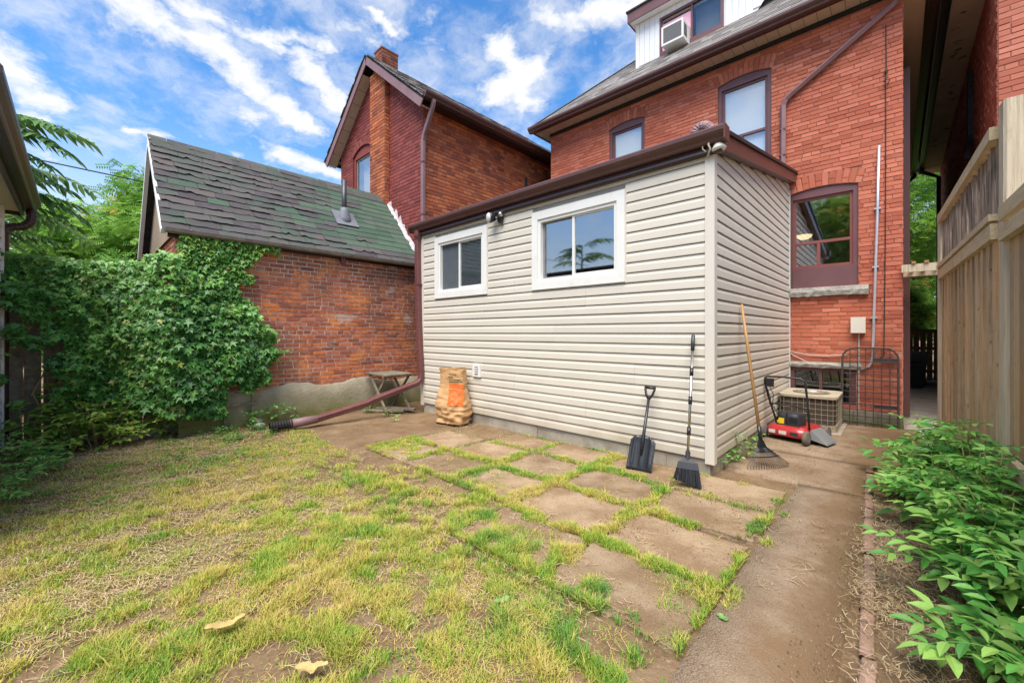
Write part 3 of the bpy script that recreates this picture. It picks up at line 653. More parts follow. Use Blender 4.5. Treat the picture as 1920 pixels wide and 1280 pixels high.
# windows of the extension
def slider(Wd, screen):
    x0, x1, z0, z1 = Wd; mb = MB(); t = .095
    yf, yb = -.034, .03
    mb.box((x0, yf, z0), (x1, yb, z0 + t)); mb.box((x0, yf, z1 - t), (x1, yb, z1)); mb.box((x0, yf, z0 + t), (x0 + t, yb, z1 - t)); mb.box((x1 - t, yf, z0 + t), (x1, yb, z1 - t))
    win = part(mb, 'window', 'white', EXT)
    mb = MB(); j = .012
    mb.box((x0 - j, -.02, z0 - j), (x1 + j, 0, z0)); mb.box((x0 - j, -.02, z1), (x1 + j, 0, z1 + j)); mb.box((x0 - j, -.02, z0), (x0, 0, z1)); mb.box((x1, -.02, z0), (x1 + j, 0, z1))
    part(mb, 'trim', 'siding', win)
    a, b, c, d = x0 + t, x1 - t, z0 + t, z1 - t
    mb = MB(); e = .038
    mb.box((a, -.018, c), (b, .06, c + e)); mb.box((a, -.018, d - e), (b, .06, d)); mb.box((a, -.018, c + e), (a + e, .06, d - e)); mb.box((b - e, -.018, c + e), (b, .06, d - e))
    part(mb, 'frame', 'white', win)
    a += e; b -= e; c += e; d -= e; m = a + (b - a) * .47
    mb = MB(); e = .022
    mb.box((m - .016, .0, c), (m + .016, .03, d)); mb.box((m + .016, .004, c), (b, .03, c + e)); mb.box((m + .016, .004, d - e), (b, .03, d)); mb.box((b - e * .6, .004, c + e), (b, .03, d - e))
    part(mb, 'sash', 'white', win)
    mb = MB(); mb.box((m + .016, .014, c + e), (b - e * .6, .018, d - e)); part(mb, 'pane', 'glass' if not screen else 'glass_dim', win)
    mb = MB(); mb.box((a, .036, c), (a + .03, .055, d)); mb.box((a + .03, .036, c), (m, .055, c + .02)); mb.box((a + .03, .036, d - .02), (m, .055, d)); part(mb, 'sash', 'grey', win)
    mb = MB(); mb.box((a + .03, .043, c + .02), (m, .047, d - .02)); part(mb, 'pane', 'glass' if not screen else 'glass_dim', win)
    if screen:
        mb = MB(); mb.box((a, .031, c), (b, .0325, d)); part(mb, 'insect_screen', 'screen', win)
slider(W1, True); slider(W2, False)
# louvre vent on the siding
v = thing('wall_vent', 'small white plastic vent cover on the siding above the paper bag', 'vent', (-3.18, -.02, .76))
mb = MB(); mb.box((-3.265, -.042, .668), (-3.10, -.014, .848)); part(mb, 'cover', 'white', v)
mb = MB(); mb.box((-3.215, -.0465, .70), (-3.15, -.043, .815)); part(mb, 'opening', 'grey', v)
for k in range(3):
    mb = MB(); mb.box((-3.212, -.053, .715 + k * .032), (-3.153, -.047, .735 + k * .032)); part(mb, 'louvre', 'sticker', v)
# flood lights
fl = thing('floodlight', 'round clear floodlight with small sensor under the brown gutter between two white windows', 'light', (-2.76, -.03, 2.85))
mb = MB(); mb.lathe((-2.70, -.018, 2.85), [(.05, 0), (.05, .025), (.02, .03)], 16, (0, -1, 0)); mb.tube([(-2.70, -.04, 2.85), (-2.71, -.09, 2.85), (-2.76, -.11, 2.865)], .014); part(mb, 'base', 'blackplastic', fl)
mb = MB(); mb.lathe((-2.775, -.10, 2.868), [(.03, -.04), (.05, -.02), (.068, .03), (.072, .06), (.066, .062)], 18, (-.35, -1, -.12)); part(mb, 'housing', 'blackplastic', fl, True)
mb = MB(); mb.lathe((-2.797, -.160, 2.861), [(.064, 0), (.055, .014), (.03, .022), (.005, .024)], 18, (-.35, -1, -.12)); part(mb, 'lens', 'sticker', fl, True)
mb = MB(); mb.lathe((-2.655, -.07, 2.895), [(.012, -.05), (.03, -.03), (.036, .01), (.03, .03), (.012, .042)], 14, (.3, -1, 0)); part(mb, 'sensor', 'steel', fl, True)
mb = MB(); mb.box((-2.69, -.07, 2.78), (-2.65, -.03, 2.85)); part(mb, 'bracket', 'blackplastic', fl)
fl = thing('floodlight', 'white floodlight bulb with dangling wires on the corner of the siding extension', 'light', (.05, -.05, 3.0))
mb = MB(); mb.lathe((.075, -.05, 2.93), [(.052, 0), (.062, .015), (.03, .07), (.022, .11)], 16, (-.15, .1, 1)); part(mb, 'bulb', 'white', fl, True)
mb = MB(); mb.box((.035, -.09, 3.02), (.11, -.03, 3.10)); part(mb, 'socket', 'grey', fl)
mb = MB(); mb.tube([(.0, -.06, 3.04), (-.05, -.09, 3.03), (-.055, -.08, 2.97), (-.02, -.06, 2.93), (-.005, -.04, 2.90)], .007, 6); mb.tube([(.02, -.07, 3.05), (.0, -.10, 2.99), (.015, -.09, 2.95), (-.02, -.06, 2.90)], .009, 6); part(mb, 'wire', 'soffit', fl, True)

# ================================================================== red brick house
HO = Vector((-4.656, 3.6, 0)); HX, HN = Vector((1, 0, 0)), Vector((0, -1, 0)); HL = 1.284 + 4.656; HT = 5.92
HOUSE = thing('brick_house', 'tall red brick house with hipped shingle roof and dormer behind the siding extension', 'house', (-1.7, 6, 0))
hx = lambda x: x + 4.656
HH = [dict(s0=hx(-3.12), s1=hx(-2.35), z0=4.10, z1=5.50, rise=.06), dict(s0=hx(-1.02), s1=hx(-.23), z0=4.10, z1=5.52, rise=.06),
      dict(s0=hx(.0), s1=hx(.83), z0=1.985, z1=3.42, rise=.055), dict(s0=hx(.03), s1=hx(.807), z0=.25, z1=.78)]
mb = MB(); backing(mb, HO, HX, HN, [(0, -.05), (HL, -.05), (HL, HT), (0, HT)], HH, .12)
mb.add([(1.284, 3.6, -.05), (1.284, 13, -.05), (1.284, 13, HT), (1.284, 3.6, HT)], [(0, 1, 2, 3)])
mb.add([(-4.656, 3.6, -.05), (-4.656, 13, -.05), (-4.656, 13, HT), (-4.656, 3.6, HT)], [(3, 2, 1, 0)])
mb.add([(-4.656, 13, -.05), (1.284, 13, -.05), (1.284, 13, HT), (-4.656, 13, HT)], [(0, 1, 2, 3)])
part(mb, 'wall', 'mortar_house', HOUSE)
bs = BrickSet(HOUSE, 5)
lint = lambda z: [(hx(-.05), hx(.88))] if .78 <= z < .87 else ([(hx(-.06), hx(.95))] if 1.83 < z < 1.985 else [])
hidden = lambda z: ([(0, hx(-.02))] if z < 2.9 else ([(0, hx(-.02))] if z < 3.5 else []))
bs.wall(HO, HX, HN, HL, .21, HT - .05, 'brick_house', blocked_fn(HH, .21, lambda z: lint(z) + hidden(z)), seed=3, ch=.0605, bl=.225, gap=.007)
for h in HH[:3]: voussoirs(bs, HO, HX, HN, h, 'brick_house')
bs.wall((1.284, 3.6, 0), (0, 1, 0), (1, 0, 0), 9.3, .21, HT - .05, 'brick_house', seed=9, ch=.0605, bl=.225, gap=.007)
bs.finish()
# stone base, sill, lintel
for k in range(5):
    x0 = .0 + k * .26; mb = MB(); mb.box((x0 + .005, 3.545 + RNG.uniform(0, .02), -.05), (min(x0 + .255, 1.30), 3.62, .205 + RNG.uniform(-.01, .01))); part(mb, 'foundation_stone', 'found_moss', HOUSE)
def rough_bar(x0, x1, y0, y1, z0, z1, n=14, j=.012, seed=1):
    r = random.Random(seed); mb = MB(); V = []
    for i in range(n + 1):
        x = x0 + (x1 - x0) * i / n
        V += [(x, y1, z0), (x, y0 + r.uniform(0, j), z0 + r.uniform(-j, j) * .6), (x, y0 - r.uniform(0, j), (z0 + z1) / 2 + r.uniform(-j, j)), (x, y0 + r.uniform(0, j) * .6, z1 - .004), (x, y1, z1)]
    F = [(i * 5 + j2, i * 5 + (j2 + 1) % 5, i * 5 + 5 + (j2 + 1) % 5, i * 5 + 5 + j2) for i in range(n) for j2 in range(5)]
    F += [(0, 1, 2, 3, 4), tuple(n * 5 + q for q in (4, 3, 2, 1, 0))]
    mb.add(V, F); return mb
part(rough_bar(.032, .944, 3.53, 3.64, 1.845, 1.98, 16, .014, 2), 'stone_sill', 'stone', HOUSE)
part(rough_bar(-.0, .86, 3.55, 3.64, .785, .865, 12, .016, 4), 'stone_lintel', 'stone', HOUSE)
def house_window(h, kind):
    x0, x1 = h['s0'] - 4.656, h['s1'] - 4.656; z0, z1 = h['z0'], h['z1']; t = .055; y = 3.6
    pts = [(a - 4.656, b) for a, b in arch_pts(h, 10)]
    # arched head board
    mb = MB(); zlow = z1 - .075
    prof = [(x0 + .002, zlow)] + [(a, b - .002) for a, b in pts] + [(x1 - .002, zlow)]
    prof = [(min(max(a, x0 + .002), x1 - .002), b) for a, b in prof]
    n = len(prof); V = [(a, y + d, b) for d in (.018, .06) for a, b in prof]
    mb.add(V, [tuple(range(n)), tuple(range(n, 2 * n))[::-1]] + [(i, (i + 1) % n, n + (i + 1) % n, n + i) for i in range(n)])
    mb.box((x0 + .002, y + .018, z0), (x0 + t, y + .07, zlow)); mb.box((x1 - t, y + .018, z0), (x1 - .002, y + .07, zlow))
    win = part(mb, 'window', 'mauve', HOUSE)
    if kind == 'low':
        mb = MB(); mb.box((x0 + t, y + .012, z0), (x1 - t, y + .05, z0 + .30)); part(mb, 'panel', 'mauve', win); zb = z0 + .30
    else:
        mb = MB(); mb.box((x0 - .02, y - .045, z0 - .03), (x1 + .02, y + .06, z0 + .035)); part(mb, 'sill', 'mauve', win); zb = z0 + .035
    a, b, c, d = x0 + t, x1 - t, zb, zlow; e = .038; sm = 'redframe' if kind == 'low' else 'mauve'
    mid = c + (d - c) * .36
    mb = MB()
    mb.box((a, y + .045, c), (a + e, y + .09, d)); mb.box((b - e, y + .045, c), (b, y + .09, d)); mb.box((a + e, y + .045, c), (b - e, y + .09, c + e)); mb.box((a + e, y + .045, d - e), (b - e, y + .09, d))
    mb.box((a + e, y + .04, mid - .02), (b - e, y + .085, mid + .02))
    mx = a + (b - a) * .44; mb.box((mx - .02, y + .042, c + e), (mx + .02, y + .085, mid - .02))
    part(mb, 'sash', sm, win)
    for (p, q, r_, s_) in ((a + e, b - e, mid + .02, d - e), (a + e, mx - .02, c + e, mid - .02), (mx + .02, b - e, c + e, mid - .02)):
        mb = MB(); mb.box((p, y + .062, r_), (q, y + .066, s_)); part(mb, 'pane', 'glass_up' if kind == 'up' else 'glass', win)
    if kind == 'up':
        mb = MB(); mb.box((a, y + .10, c + .1), (b, y + .105, d)); part(mb, 'blind', 'blind', win)
    room(HOUSE, HO, HX, HN, h, 1.5, .125, .2)
house_window(HH[0], 'up'); house_window(HH[1], 'up'); house_window(HH[2], 'low')
# ceiling lamp seen through the lower window
rl = thing('ceiling_lamp', 'glowing round lamp seen inside through the lower brown window', 'lamp', (.13, 4.5, 3.02))
mb = MB(); mb.lathe((.10, 4.35, 2.93), [(.13, 0), (.13, .02), (.10, .05)], 18, (0, 0, 1)); part(mb, 'rim', 'white', rl, True)
em = bpy.data.materials.new('warm_lamp_glass'); em.use_nodes = True; eb = em.node_tree.nodes['Principled BSDF']; eb.inputs['Base Color'].default_value = (.9, .8, .6, 1); eb.inputs['Emission Color'].default_value = (1, .74, .38, 1); eb.inputs['Emission Strength'].default_value = 1.1
mb = MB(); mb.lathe((.10, 4.35, 2.925), [(.115, 0), (.10, -.035), (.06, -.06), (.01, -.07)], 18, (0, 0, 1)); o = part(mb, 'glass_bowl', em, rl, True)
# basement window
h = HH[3]; mb = MB(); x0, x1, z0, z1 = .03, .807, .25, .78; t = .05; y = 3.6
mb.box((x0, y + .01, z0), (x0 + t, y + .08, z1)); mb.box((x1 - t * 1.5, y + .01, z0), (x1, y + .08, z1)); mb.box((x0 + t, y + .01, z1 - .045), (x1 - t * 1.5, y + .08, z1)); mb.box((x0 + t, y + .01, z0), (x1 - t * 1.5, y + .08, z0 + .04)); mb.box((.385, y + .01, z0 + .04), (.42, y + .08, z1 - .045))
win = part(mb, 'basement_window', 'mauve', HOUSE)
for a, b in ((x0 + t, .385), (.42, x1 - t * 1.5)):
    mb = MB(); mb.box((a, y + .05, z0 + .04), (b, y + .054, z1 - .045)); part(mb, 'pane', 'glass_dim', win)
room(HOUSE, HO, HX, HN, h, .8, .13, .1)
# eaves: soffit panels, frieze, fascia, gutters
def eaves():
    zs = HT; ye = 3.305
    x = -4.9
    while x < 1.52:
        x2 = min(x + .16, 1.52); mb = MB(); mb.box((x + .003, ye, zs), (x2 - .003, 3.6, zs + .012)); part(mb, 'soffit_panel', 'soffit', HOUSE); x = x2
    mb = MB(); mb.box((-4.92, ye, zs + .014), (1.54, 3.62, zs + .03)); mb.box((1.27, 3.62, zs + .014), (1.54, 13, zs + .03)); mb.box((-4.92, 3.62, zs + .014), (-4.64, 13, zs + .03)); part(mb, 'soffit_board', 'black', HOUSE)
    mb = MB(); mb.box((1.29, 3.602, zs), (1.52, 13, zs + .012)); part(mb, 'side_soffit', 'soffit', HOUSE)
    mb = MB(); mb.box((-4.90, 3.602, zs), (-4.66, 13, zs + .012)); part(mb, 'side_soffit', 'soffit', HOUSE)
    mb = MB(); mb.box((-4.665, 3.565, zs - .06), (1.294, 3.596, zs - .001)); part(mb, 'frieze', 'black', HOUSE)
    mb = MB(); mb.box((-4.93, ye - .026, zs - .012), (1.55, ye - .002, zs + .10)); mb.box((-4.935, ye, zs - .012), (-4.905, 13, zs + .10)); mb.box((1.525, ye, zs - .012), (1.553, 13, zs + .10)); part(mb, 'fascia', 'brown_dk', HOUSE)
    mb = MB(); mb.ext(KG, (-4.99, ye - .028, zs - .008), (1.57, ye - .028, zs - .008), (0, -1, 0), (0, 0, 1)); part(mb, 'gutter', 'brown', HOUSE)
    mb = MB(); mb.ext(KG, (1.556, ye - .1, zs + .0), (1.556, 13.2, zs + .0), (1, 0, 0), (0, 0, 1)); part(mb, 'gutter', 'brown_dk', HOUSE)
eaves()
# roof of overlapping shingle courses
def house_roof():
    p = .92; y0, z0 = 3.2, 6.02; sl = math.sqrt(1 + p * p); dy, dz = 1 / sl, p / sl
    nrm = Vector((0, -dz, dy)); up = Vector((0, dy, dz)); mb = MB(); under = MB()
    xl, xr = -4.97, 1.57; top = 4.2
    yt = y0 + top * dy; zt = z0 + top * dz
    a = top * dy
    under.add([(xl, y0, z0 - .01), (xr, y0, z0 - .01), (xr - a, yt, zt - .01), (xl + a, yt, zt - .01), (xl, 13.3, z0 - .01), (xr, 13.3, z0 - .01), (xr - a, 13.3 - a, zt - .01), (xl + a, 13.3 - a, zt - .01)],
              [(0, 1, 2, 3), (1, 5, 6, 2), (5, 4, 7, 6), (4, 0, 3, 7), (2, 6, 7, 3), (0, 4, 5, 1)])
    part(under, 'roof_deck', 'roof_dark', HOUSE)
    r = random.Random(4); ex = .135; n = int(3.6 / ex)
    for i in range(n):
        s = i * ex; c0 = Vector((0, y0, z0)) + up * s
        a0 = xl + s * dy * 1.0 + .01; b0 = xr - s * dy * 1.0; x = a0 - (i % 3) * .1
        while x < b0:
            wd = r.choice([.16, .2, .24, .3]); x1, x2 = max(x, a0), min(x + wd - .004, b0)
            if x2 - x1 > .03:
                th = r.uniform(.006, .013)
                P = [Vector((x1, 0, 0)) + c0, Vector((x2, 0, 0)) + c0, Vector((x2, 0, 0)) + c0 + up * (ex + .02), Vector((x1, 0, 0)) + c0 + up * (ex + .02)]
                V = [P[0], P[1], P[2], P[3], P[0] + nrm * th, P[1] + nrm * th, P[2] + nrm * .002, P[3] + nrm * .002]
                mb.add(V, [(4, 5, 6, 7), (0, 1, 5, 4), (1, 2, 6, 5), (3, 0, 4, 7)], r.random())
            x += wd
    part(mb, 'shingles', 'shingle_house', HOUSE, kind='stuff')
    mb = MB()
    for i in range(18):
        s = i * .2; c = Vector((xl + s * dy, y0 + s * dy, z0 + s * dz + .012)); q = Vector((1, 1, p)).normalized()
        mb.obox(c + q * .1, (q, Vector((1, -1, 0)).normalized(), Vector((0, 0, 1))), (.13, .05, .006), r.random())
    part(mb, 'hip_caps', 'shingle_house', HOUSE, kind='stuff')
house_roof()
# dormer
DOR = part(MB(), 'dormer', 'white_flat', HOUSE)
DY, DX, DB, DT = 4.2, -2.80, 6.90, 7.87
wx0, wx1, wz0, wz1 = -2.27, -1.13, 7.02, 7.68
mb = MB(); mb.add([(DX, DY + .01, DB - .1), (DX, DY + .01, DT), (.3, DY + .01, DT), (DX, 6.2, DB - .1), (DX, 6.2, DT), (.3, 6.2, DT)], [(3, 0, 1, 4), (1, 2, 5, 4)])
bp = MB(); backing(bp, (DX, DY + .012, 0), (1, 0, 0), (0, -1, 0), [(0, DB - .1), (2.2, DB - .1), (2.2, DB), (2.95, DT), (0, DT)], [dict(s0=wx0 - DX, s1=wx1 - DX, z0=wz0 - .06, z1=wz1)], .1)
b = len(mb.v); mb.v += [tuple(x) for x in bp.v]; mb.f += [tuple(b + i for i in f) for f in bp.f]; mb.a += bp.a
DOR.data = mb.mesh('dormer', 'white_flat')
x = DX + .05
while x < .05:
    x2 = x + .112; segs = [(DB - .02, DT - .02)]
    if x2 > wx0 - .03 and x < wx1 + .03: segs = [(wz1 + .045, DT - .02)]
    if x2 > DX + 2.2: segs = [(DB + (x2 - DX - 2.2) * 1.29, DT - .02)]
    if segs[0][1] - segs[0][0] > .04:
        mb = MB(); mb.box((x + .003, DY - .003, segs[0][0]), (x2 - .003, DY + .011, segs[0][1])); part(mb, 'siding_plank', 'white_flat', DOR)
    x = x2
mb = MB(); mb.box((DX - .03, DY - .015, DB - .04), (DX + .05, DY + .03, DT - .02)); part(mb, 'corner_trim', 'white', DOR)
mb = MB(); mb.box((DX - .11, DY - .16, DT - .01), (.5, DY + .04, DT + .002)); mb.box((DX - .11, DY + .04, DT - .01), (DX, 6.2, DT + .002)); part(mb, 'dormer_soffit', 'white_flat', DOR)
mb = MB(); mb.box((DX - .135, DY - .185, DT - .02), (.5, DY - .162, DT + .19)); mb.box((DX - .135, DY - .16, DT - .02), (DX - .112, 6.2, DT + .19)); part(mb, 'dormer_fascia', 'mauve', DOR)
mb = MB(); mb.box((DX - .16, DY - .21, DT + .192), (.5, 6.2, DT + .225)); part(mb, 'dormer_roof', 'roof_dark', DOR)
mb = MB(); y = DY - .015
mb.box((wx0 - .04, y, wz1), (wx1 + .03, y + .06, wz1 + .045)); mb.box((wx0 - .04, y, wz0 - .12), (wx0, y + .06, wz1)); mb.box((wx1 - .02, y, wz0 - .12), (wx1 + .03, y + .06, wz1)); mb.box((wx0, y, wz0 - .14), (wx1 - .02, y + .06, wz0)); mb.box((-1.69, y + .01, wz0), (-1.655, y + .06, wz1))
dw = part(mb, 'dormer_window', 'mauve', DOR)
mb = MB(); mb.box((-1.655, y + .035, wz0), (wx1 - .02, y + .04, wz1)); part(mb, 'pane', 'glass_dim', DOR)
mb = MB(); mb.box((wx0, y + .045, wz0 + .02), (-1.69, y + .055, wz1 - .09)); part(mb, 'filler_board', 'pink', DOR)
mb = MB(); mb.box((-1.66, y + .2, wz0), (wx1, y + .21, wz1 + .1)); part(mb, 'window_blind', 'grey', DOR)
ac = thing('window_air_conditioner', 'white box air conditioner sticking out of the dormer window', 'air conditioner', (-1.9, 3.9, 6.88))
X0, X1, Y0, Y1, Z0, Z1 = -2.12, -1.71, 3.85, 4.23, 6.895, 7.25; t = .028
mb = MB(); mb.box((X0, Y0 + .02, Z0), (X1, Y1, Z1)); part(mb, 'case', 'white', ac)
mb = MB()
mb.box((X0 - .006, Y0, Z0 - .006), (X1 + .006, Y0 + .018, Z0 + t)); mb.box((X0 - .006, Y0, Z1 - t), (X1 + .006, Y0 + .018, Z1 + .006)); mb.box((X0 - .006, Y0, Z0 + t), (X0 + t, Y0 + .018, Z1 - t)); mb.box((X1 - t, Y0, Z0 + t), (X1 + .006, Y0 + .018, Z1 - t)); part(mb, 'rim', 'white', ac)
for k in range(13):
    mb = MB(); z = Z0 + t + .004 + k * .0228; mb.box((X0 + t, Y0 + .004, z), (X1 - t, Y0 + .016, z + .013)); part(mb, 'grille_slat', 'grey', ac)
for k in range(5):
    mb = MB(); mb.box((X1 + .001, Y0 + .05 + k * .03, Z0 + .06), (X1 + .004, Y0 + .066 + k * .03, Z1 - .06)); part(mb, 'side_louvre', 'dkplastic', ac)

# diagonal downspout on the house
ds = thing('downspout', 'faded brown downspout running diagonally across the upper red brick wall', 'downspout', (-.06, 3.55, 3.78))
mb = MB(); mb.rtube([(1.40, 3.22, 5.93), (1.38, 3.26, 5.86), (1.24, 3.53, 5.76), (1.19, 3.55, 5.72), (.03, 3.55, 4.965), (-.03, 3.55, 4.91), (-.062, 3.55, 4.83), (-.068, 3.55, 3.80)], .032, .04); part(mb, 'pipe', 'mauve_lt', ds)
for z in (4.45, 4.05):
    mb = MB(); mb.box((-.11, 3.507, z), (-.026, 3.593, z + .02)); part(mb, 'strap', 'mauve', ds)
gn = thing('roof_vent', 'ribbed mauve plastic roof vent hood on the flat roof by the upper window', 'vent', (-.27, .5, 3.2))
mb = MB(); pts = [(-.32, .5, 3.19), (-.32, .5, 3.36), (-.31, .5, 3.42), (-.27, .5, 3.455), (-.21, .5, 3.44), (-.17, .5, 3.40), (-.15, .5, 3.36)]
P2 = []
for i in range(len(pts) - 1):
    for t in range(4): P2.append(Vector(pts[i]).lerp(Vector(pts[i + 1]), t / 4))
P2.append(Vector(pts[-1]))
mb.tube(P2, [.055 + (.006 if i % 2 else 0) for i in range(len(P2))], 14); part(mb, 'hood', 'mauve_lt', gn)
mb = MB(); mb.lathe((-.14, .5, 3.345), [(.068, -.02), (.07, .02), (.05, .021)], 16, (.4, 0, -.9)); part(mb, 'mouth', 'black', gn)
mb = MB(); mb.box((-.42, .4, 3.16), (-.2, .6, 3.22)); part(mb, 'base', 'black', gn)
mb = MB(); mb.tube([(-.13, .45, 3.34), (-.02, .3, 3.28), (.04, .2, 3.2), (.05, .1, 3.12)], .022, 8); part(mb, 'hose', 'black', gn, True)
MA['gableplank'] = M('tan_gable_board', [(.30, .22, .16), (.38, .29, .22)], scale=4, rough=.85, stretch=(4, 4, .5))
MA['oldgutter'] = M('weathered_gutter', [(.13, .105, .085), (.24, .205, .17)], scale=5, rough=.6, spec=.4, stains=[(6, .5, .7, (.09, .06, .05), .6, H1)])
MA['pipegrey'] = M('dark_flue_metal', [(.035, .037, .045), (.055, .058, .068)], scale=6, rough=.4, spec=.5)
MA['flash'] = M('grey_flashing', [(.13, .135, .16), (.18, .185, .21)], scale=6, rough=.6)
# ================================================================== gabled neighbour house (left)
NB = thing('gabled_brick_house', 'maroon painted brick house with gable, brick chimney strip and orange brick side wall', 'house', (-7.2, 5, 0))
NX0, NX1, NY = -9.02, -5.41, .60; NRX = -7.25; NS = .82; NZE = 5.83
gz = lambda x: 7.30 - NS * abs(x - NRX)            # underside of the roof
NW = dict(s0=-8.37 - NX0, s1=-7.40 - NX0, z0=4.05, z1=5.52, rise=.16)
mb = MB()
backing(mb, (NX0, NY, 0), (1, 0, 0), (0, -1, 0), [(0, 2.2), (NX1 - NX0, 2.2), (NX1 - NX0, gz(NX1)), (NRX - NX0, gz(NRX)), (0, gz(NX0))], [NW], .12)
part(mb, 'gable_wall', 'mortar_maroon', NB)
mb = MB(); mb.add([(NX1, NY, 2.0), (NX1, 11, 2.0), (NX1, 11, 5.86), (NX1, NY, 5.86)], [(0, 1, 2, 3)]); mb.add([(NX0, NY, 2.0), (NX0, 11, 2.0), (NX0, 11, 5.86), (NX0, NY, 5.86)], [(0, 1, 2, 3)])
mb.add([(NX0, NY, -.1), (NX1, NY, -.1), (NX1, NY, 2.2), (NX0, NY, 2.2)], [(0, 1, 2, 3)]); mb.add([(NX1, NY, -.1), (NX1, 11, -.1), (NX1, 11, 2.0), (NX1, NY, 2.0)], [(0, 1, 2, 3)])
part(mb, 'side_wall', 'mortar_dark', NB)
bs = BrickSet(NB, 8)
def gable_block(z):
    w_ = (7.30 - z) / NS
    a, b = NRX - w_ - NX0, NRX + w_ - NX0
    iv = []
    if a > 0: iv.append((-1, a))
    if b < NX1 - NX0: iv.append((b, 9))
    iv.append((-7.31 - NX0, -6.68 - NX0)); return iv
bs.wall((NX0, NY, 0), (1, 0, 0), (0, -1, 0), NX1 - NX0, 3.0, 7.2, 'brick_maroon', blocked_fn([NW], .2, gable_block), seed=6, proud=.006)
voussoirs(bs, (NX0, NY, 0), (1, 0, 0), (0, -1, 0), NW, 'brick_maroon', .19)
bs.wall((NX1, NY, 0), (0, 1, 0), (1, 0, 0), 5.5, 3.0, 5.82, 'brick_orange', seed=12, proud=.007)
# projecting chimney strip, then the stack above the roof
bs.wall((-7.31, .485, 0), (1, 0, 0), (0, -1, 0), .63, 3.6, 7.0, 'brick_orange', seed=13, proud=.007)
bs.wall((-6.68, .485, 0), (0, 1, 0), (1, 0, 0), .115, 3.6, 6.72, 'brick_orange', seed=14, proud=.006)
bs.wall((-7.70, .80, 0), (1, 0, 0), (0, -1, 0), .33, 6.85, 7.83, 'brick_stack', seed=15, proud=.008)
bs.wall((-7.37, .80, 0), (0, 1, 0), (1, 0, 0), .42, 7.1, 7.83, 'brick_stack', seed=16, proud=.008)
bs.finish()
mb = MB(); mb.box((-7.31, .485, 3.5), (-6.68, .595, 6.78)); part(mb, 'chimney_breast', 'mortar_dark', NB)
mb = MB(); mb.box((-7.70, .80, 6.6), (-7.37, 1.22, 7.83)); ch = part(mb, 'chimney', 'mortar_dark', NB)
mb = MB(); mb.box((-7.712, .788, 7.832), (-7.358, 1.232, 7.87)); part(mb, 'chimney_cap', 'brick_stack', ch)
# window
mb = MB(); h = NW; x0, x1 = h['s0'] + NX0, h['s1'] + NX0; y = NY; t = .075
pts = [(a + NX0, b) for a, b in arch_pts(h, 10)]; prof = [(x0 + .001, h['z1'] - .06)] + pts + [(x1 - .001, h['z1'] - .06)]
prof = [(a, b) for a, b in prof]; n = len(prof)
mb.add([(a, y + d, b) for d in (.03, .08) for a, b in prof], [tuple(range(n)), tuple(range(n, 2 * n))[::-1]] + [(i, (i + 1) % n, n + (i + 1) % n, n + i) for i in range(n)])
mb.box((x0, y + .03, h['z0']), (x0 + t, y + .09, h['z1'] - .06)); mb.box((x1 - t, y + .03, h['z0']), (x1, y + .09, h['z1'] - .06)); win = part(mb, 'window', 'brick_maroon', NB)
mb = MB(); mb.box((x0 + t, y + .06, h['z0']), (x0 + t + .05, y + .10, h['z1'] - .06)); mb.box((x0 + t + .05, y + .06, h['z1'] - .11), (x1 - t, y + .10, h['z1'] - .06)); part(mb, 'sash', 'grey', win)
mb = MB(); mb.box((x0 + t + .05, y + .075, h['z0']), (x1 - t, y + .08, h['z1'] - .11)); part(mb, 'pane', 'glass', win)
mb = MB()
for k in range(14):
    a = x0 + .15 + k * .055; mb.add([(a, y + .2 + .02 * (k % 2), 4), (a + .055, y + .2 + .02 * ((k + 1) % 2), 4), (a + .055, y + .2 + .02 * ((k + 1) % 2), 5.6), (a, y + .2 + .02 * (k % 2), 5.6)], [(0, 1, 2, 3)])
part(mb, 'curtain', 'curtain', win); room(NB, (NX0, NY, 0), (1, 0, 0), (0, -1, 0), NW, 1.2, .13, .2)
# roof planes, rake boards, soffit panels
mb = MB(); mb2 = MB(); yf = .36; r = random.Random(2)
for sgn in (-1, 1):
    xe = NRX + sgn * 2.12; d = Vector((sgn, 0, -NS)).normalized(); nrm = Vector((sgn * NS, 0, 1)).normalized()
    P = Vector((NRX, 0, 7.30)); Ln = 2.12 * math.sqrt(1 + NS * NS)
    V = [P + d * s + Vector((0, yy, 0)) + nrm * o for o in (.05, .09) for s, yy in ((0, yf), (Ln, yf), (Ln, 11), (0, 11))]
    mb.add(V, [(0, 3, 2, 1), (4, 5, 6, 7), (0, 1, 5, 4), (1, 2, 6, 5), (2, 3, 7, 6), (3, 0, 4, 7)])
    for i in range(20):
        s = Ln - .01 - i * .138; yy = yf - .02 - r.uniform(0, .02)
        while yy < 5.5 and s > .02:
            l = r.uniform(.2, .32); q = P + d * s + nrm * (.092 + r.uniform(0, .006)); lf = r.uniform(.008, .022)
            V = [q + Vector((0, yy, 0)), q + Vector((0, yy + l - .005, 0)), q - d * .15 + Vector((0, yy + l - .005, 0)), q - d * .15 + Vector((0, yy, 0))]
            V += [V[0] + nrm * lf, V[1] + nrm * lf * r.uniform(.6, 1.2), V[2] + nrm * .004, V[3] + nrm * .004]
            mb2.add(V, [(4, 5, 6, 7), (0, 1, 5, 4), (1, 2, 6, 5), (3, 0, 4, 7)], r.random()); yy += l
part(mb, 'roof', 'roof_dark', NB); part(mb2, 'shingles', 'shingle_house', NB, kind='stuff')
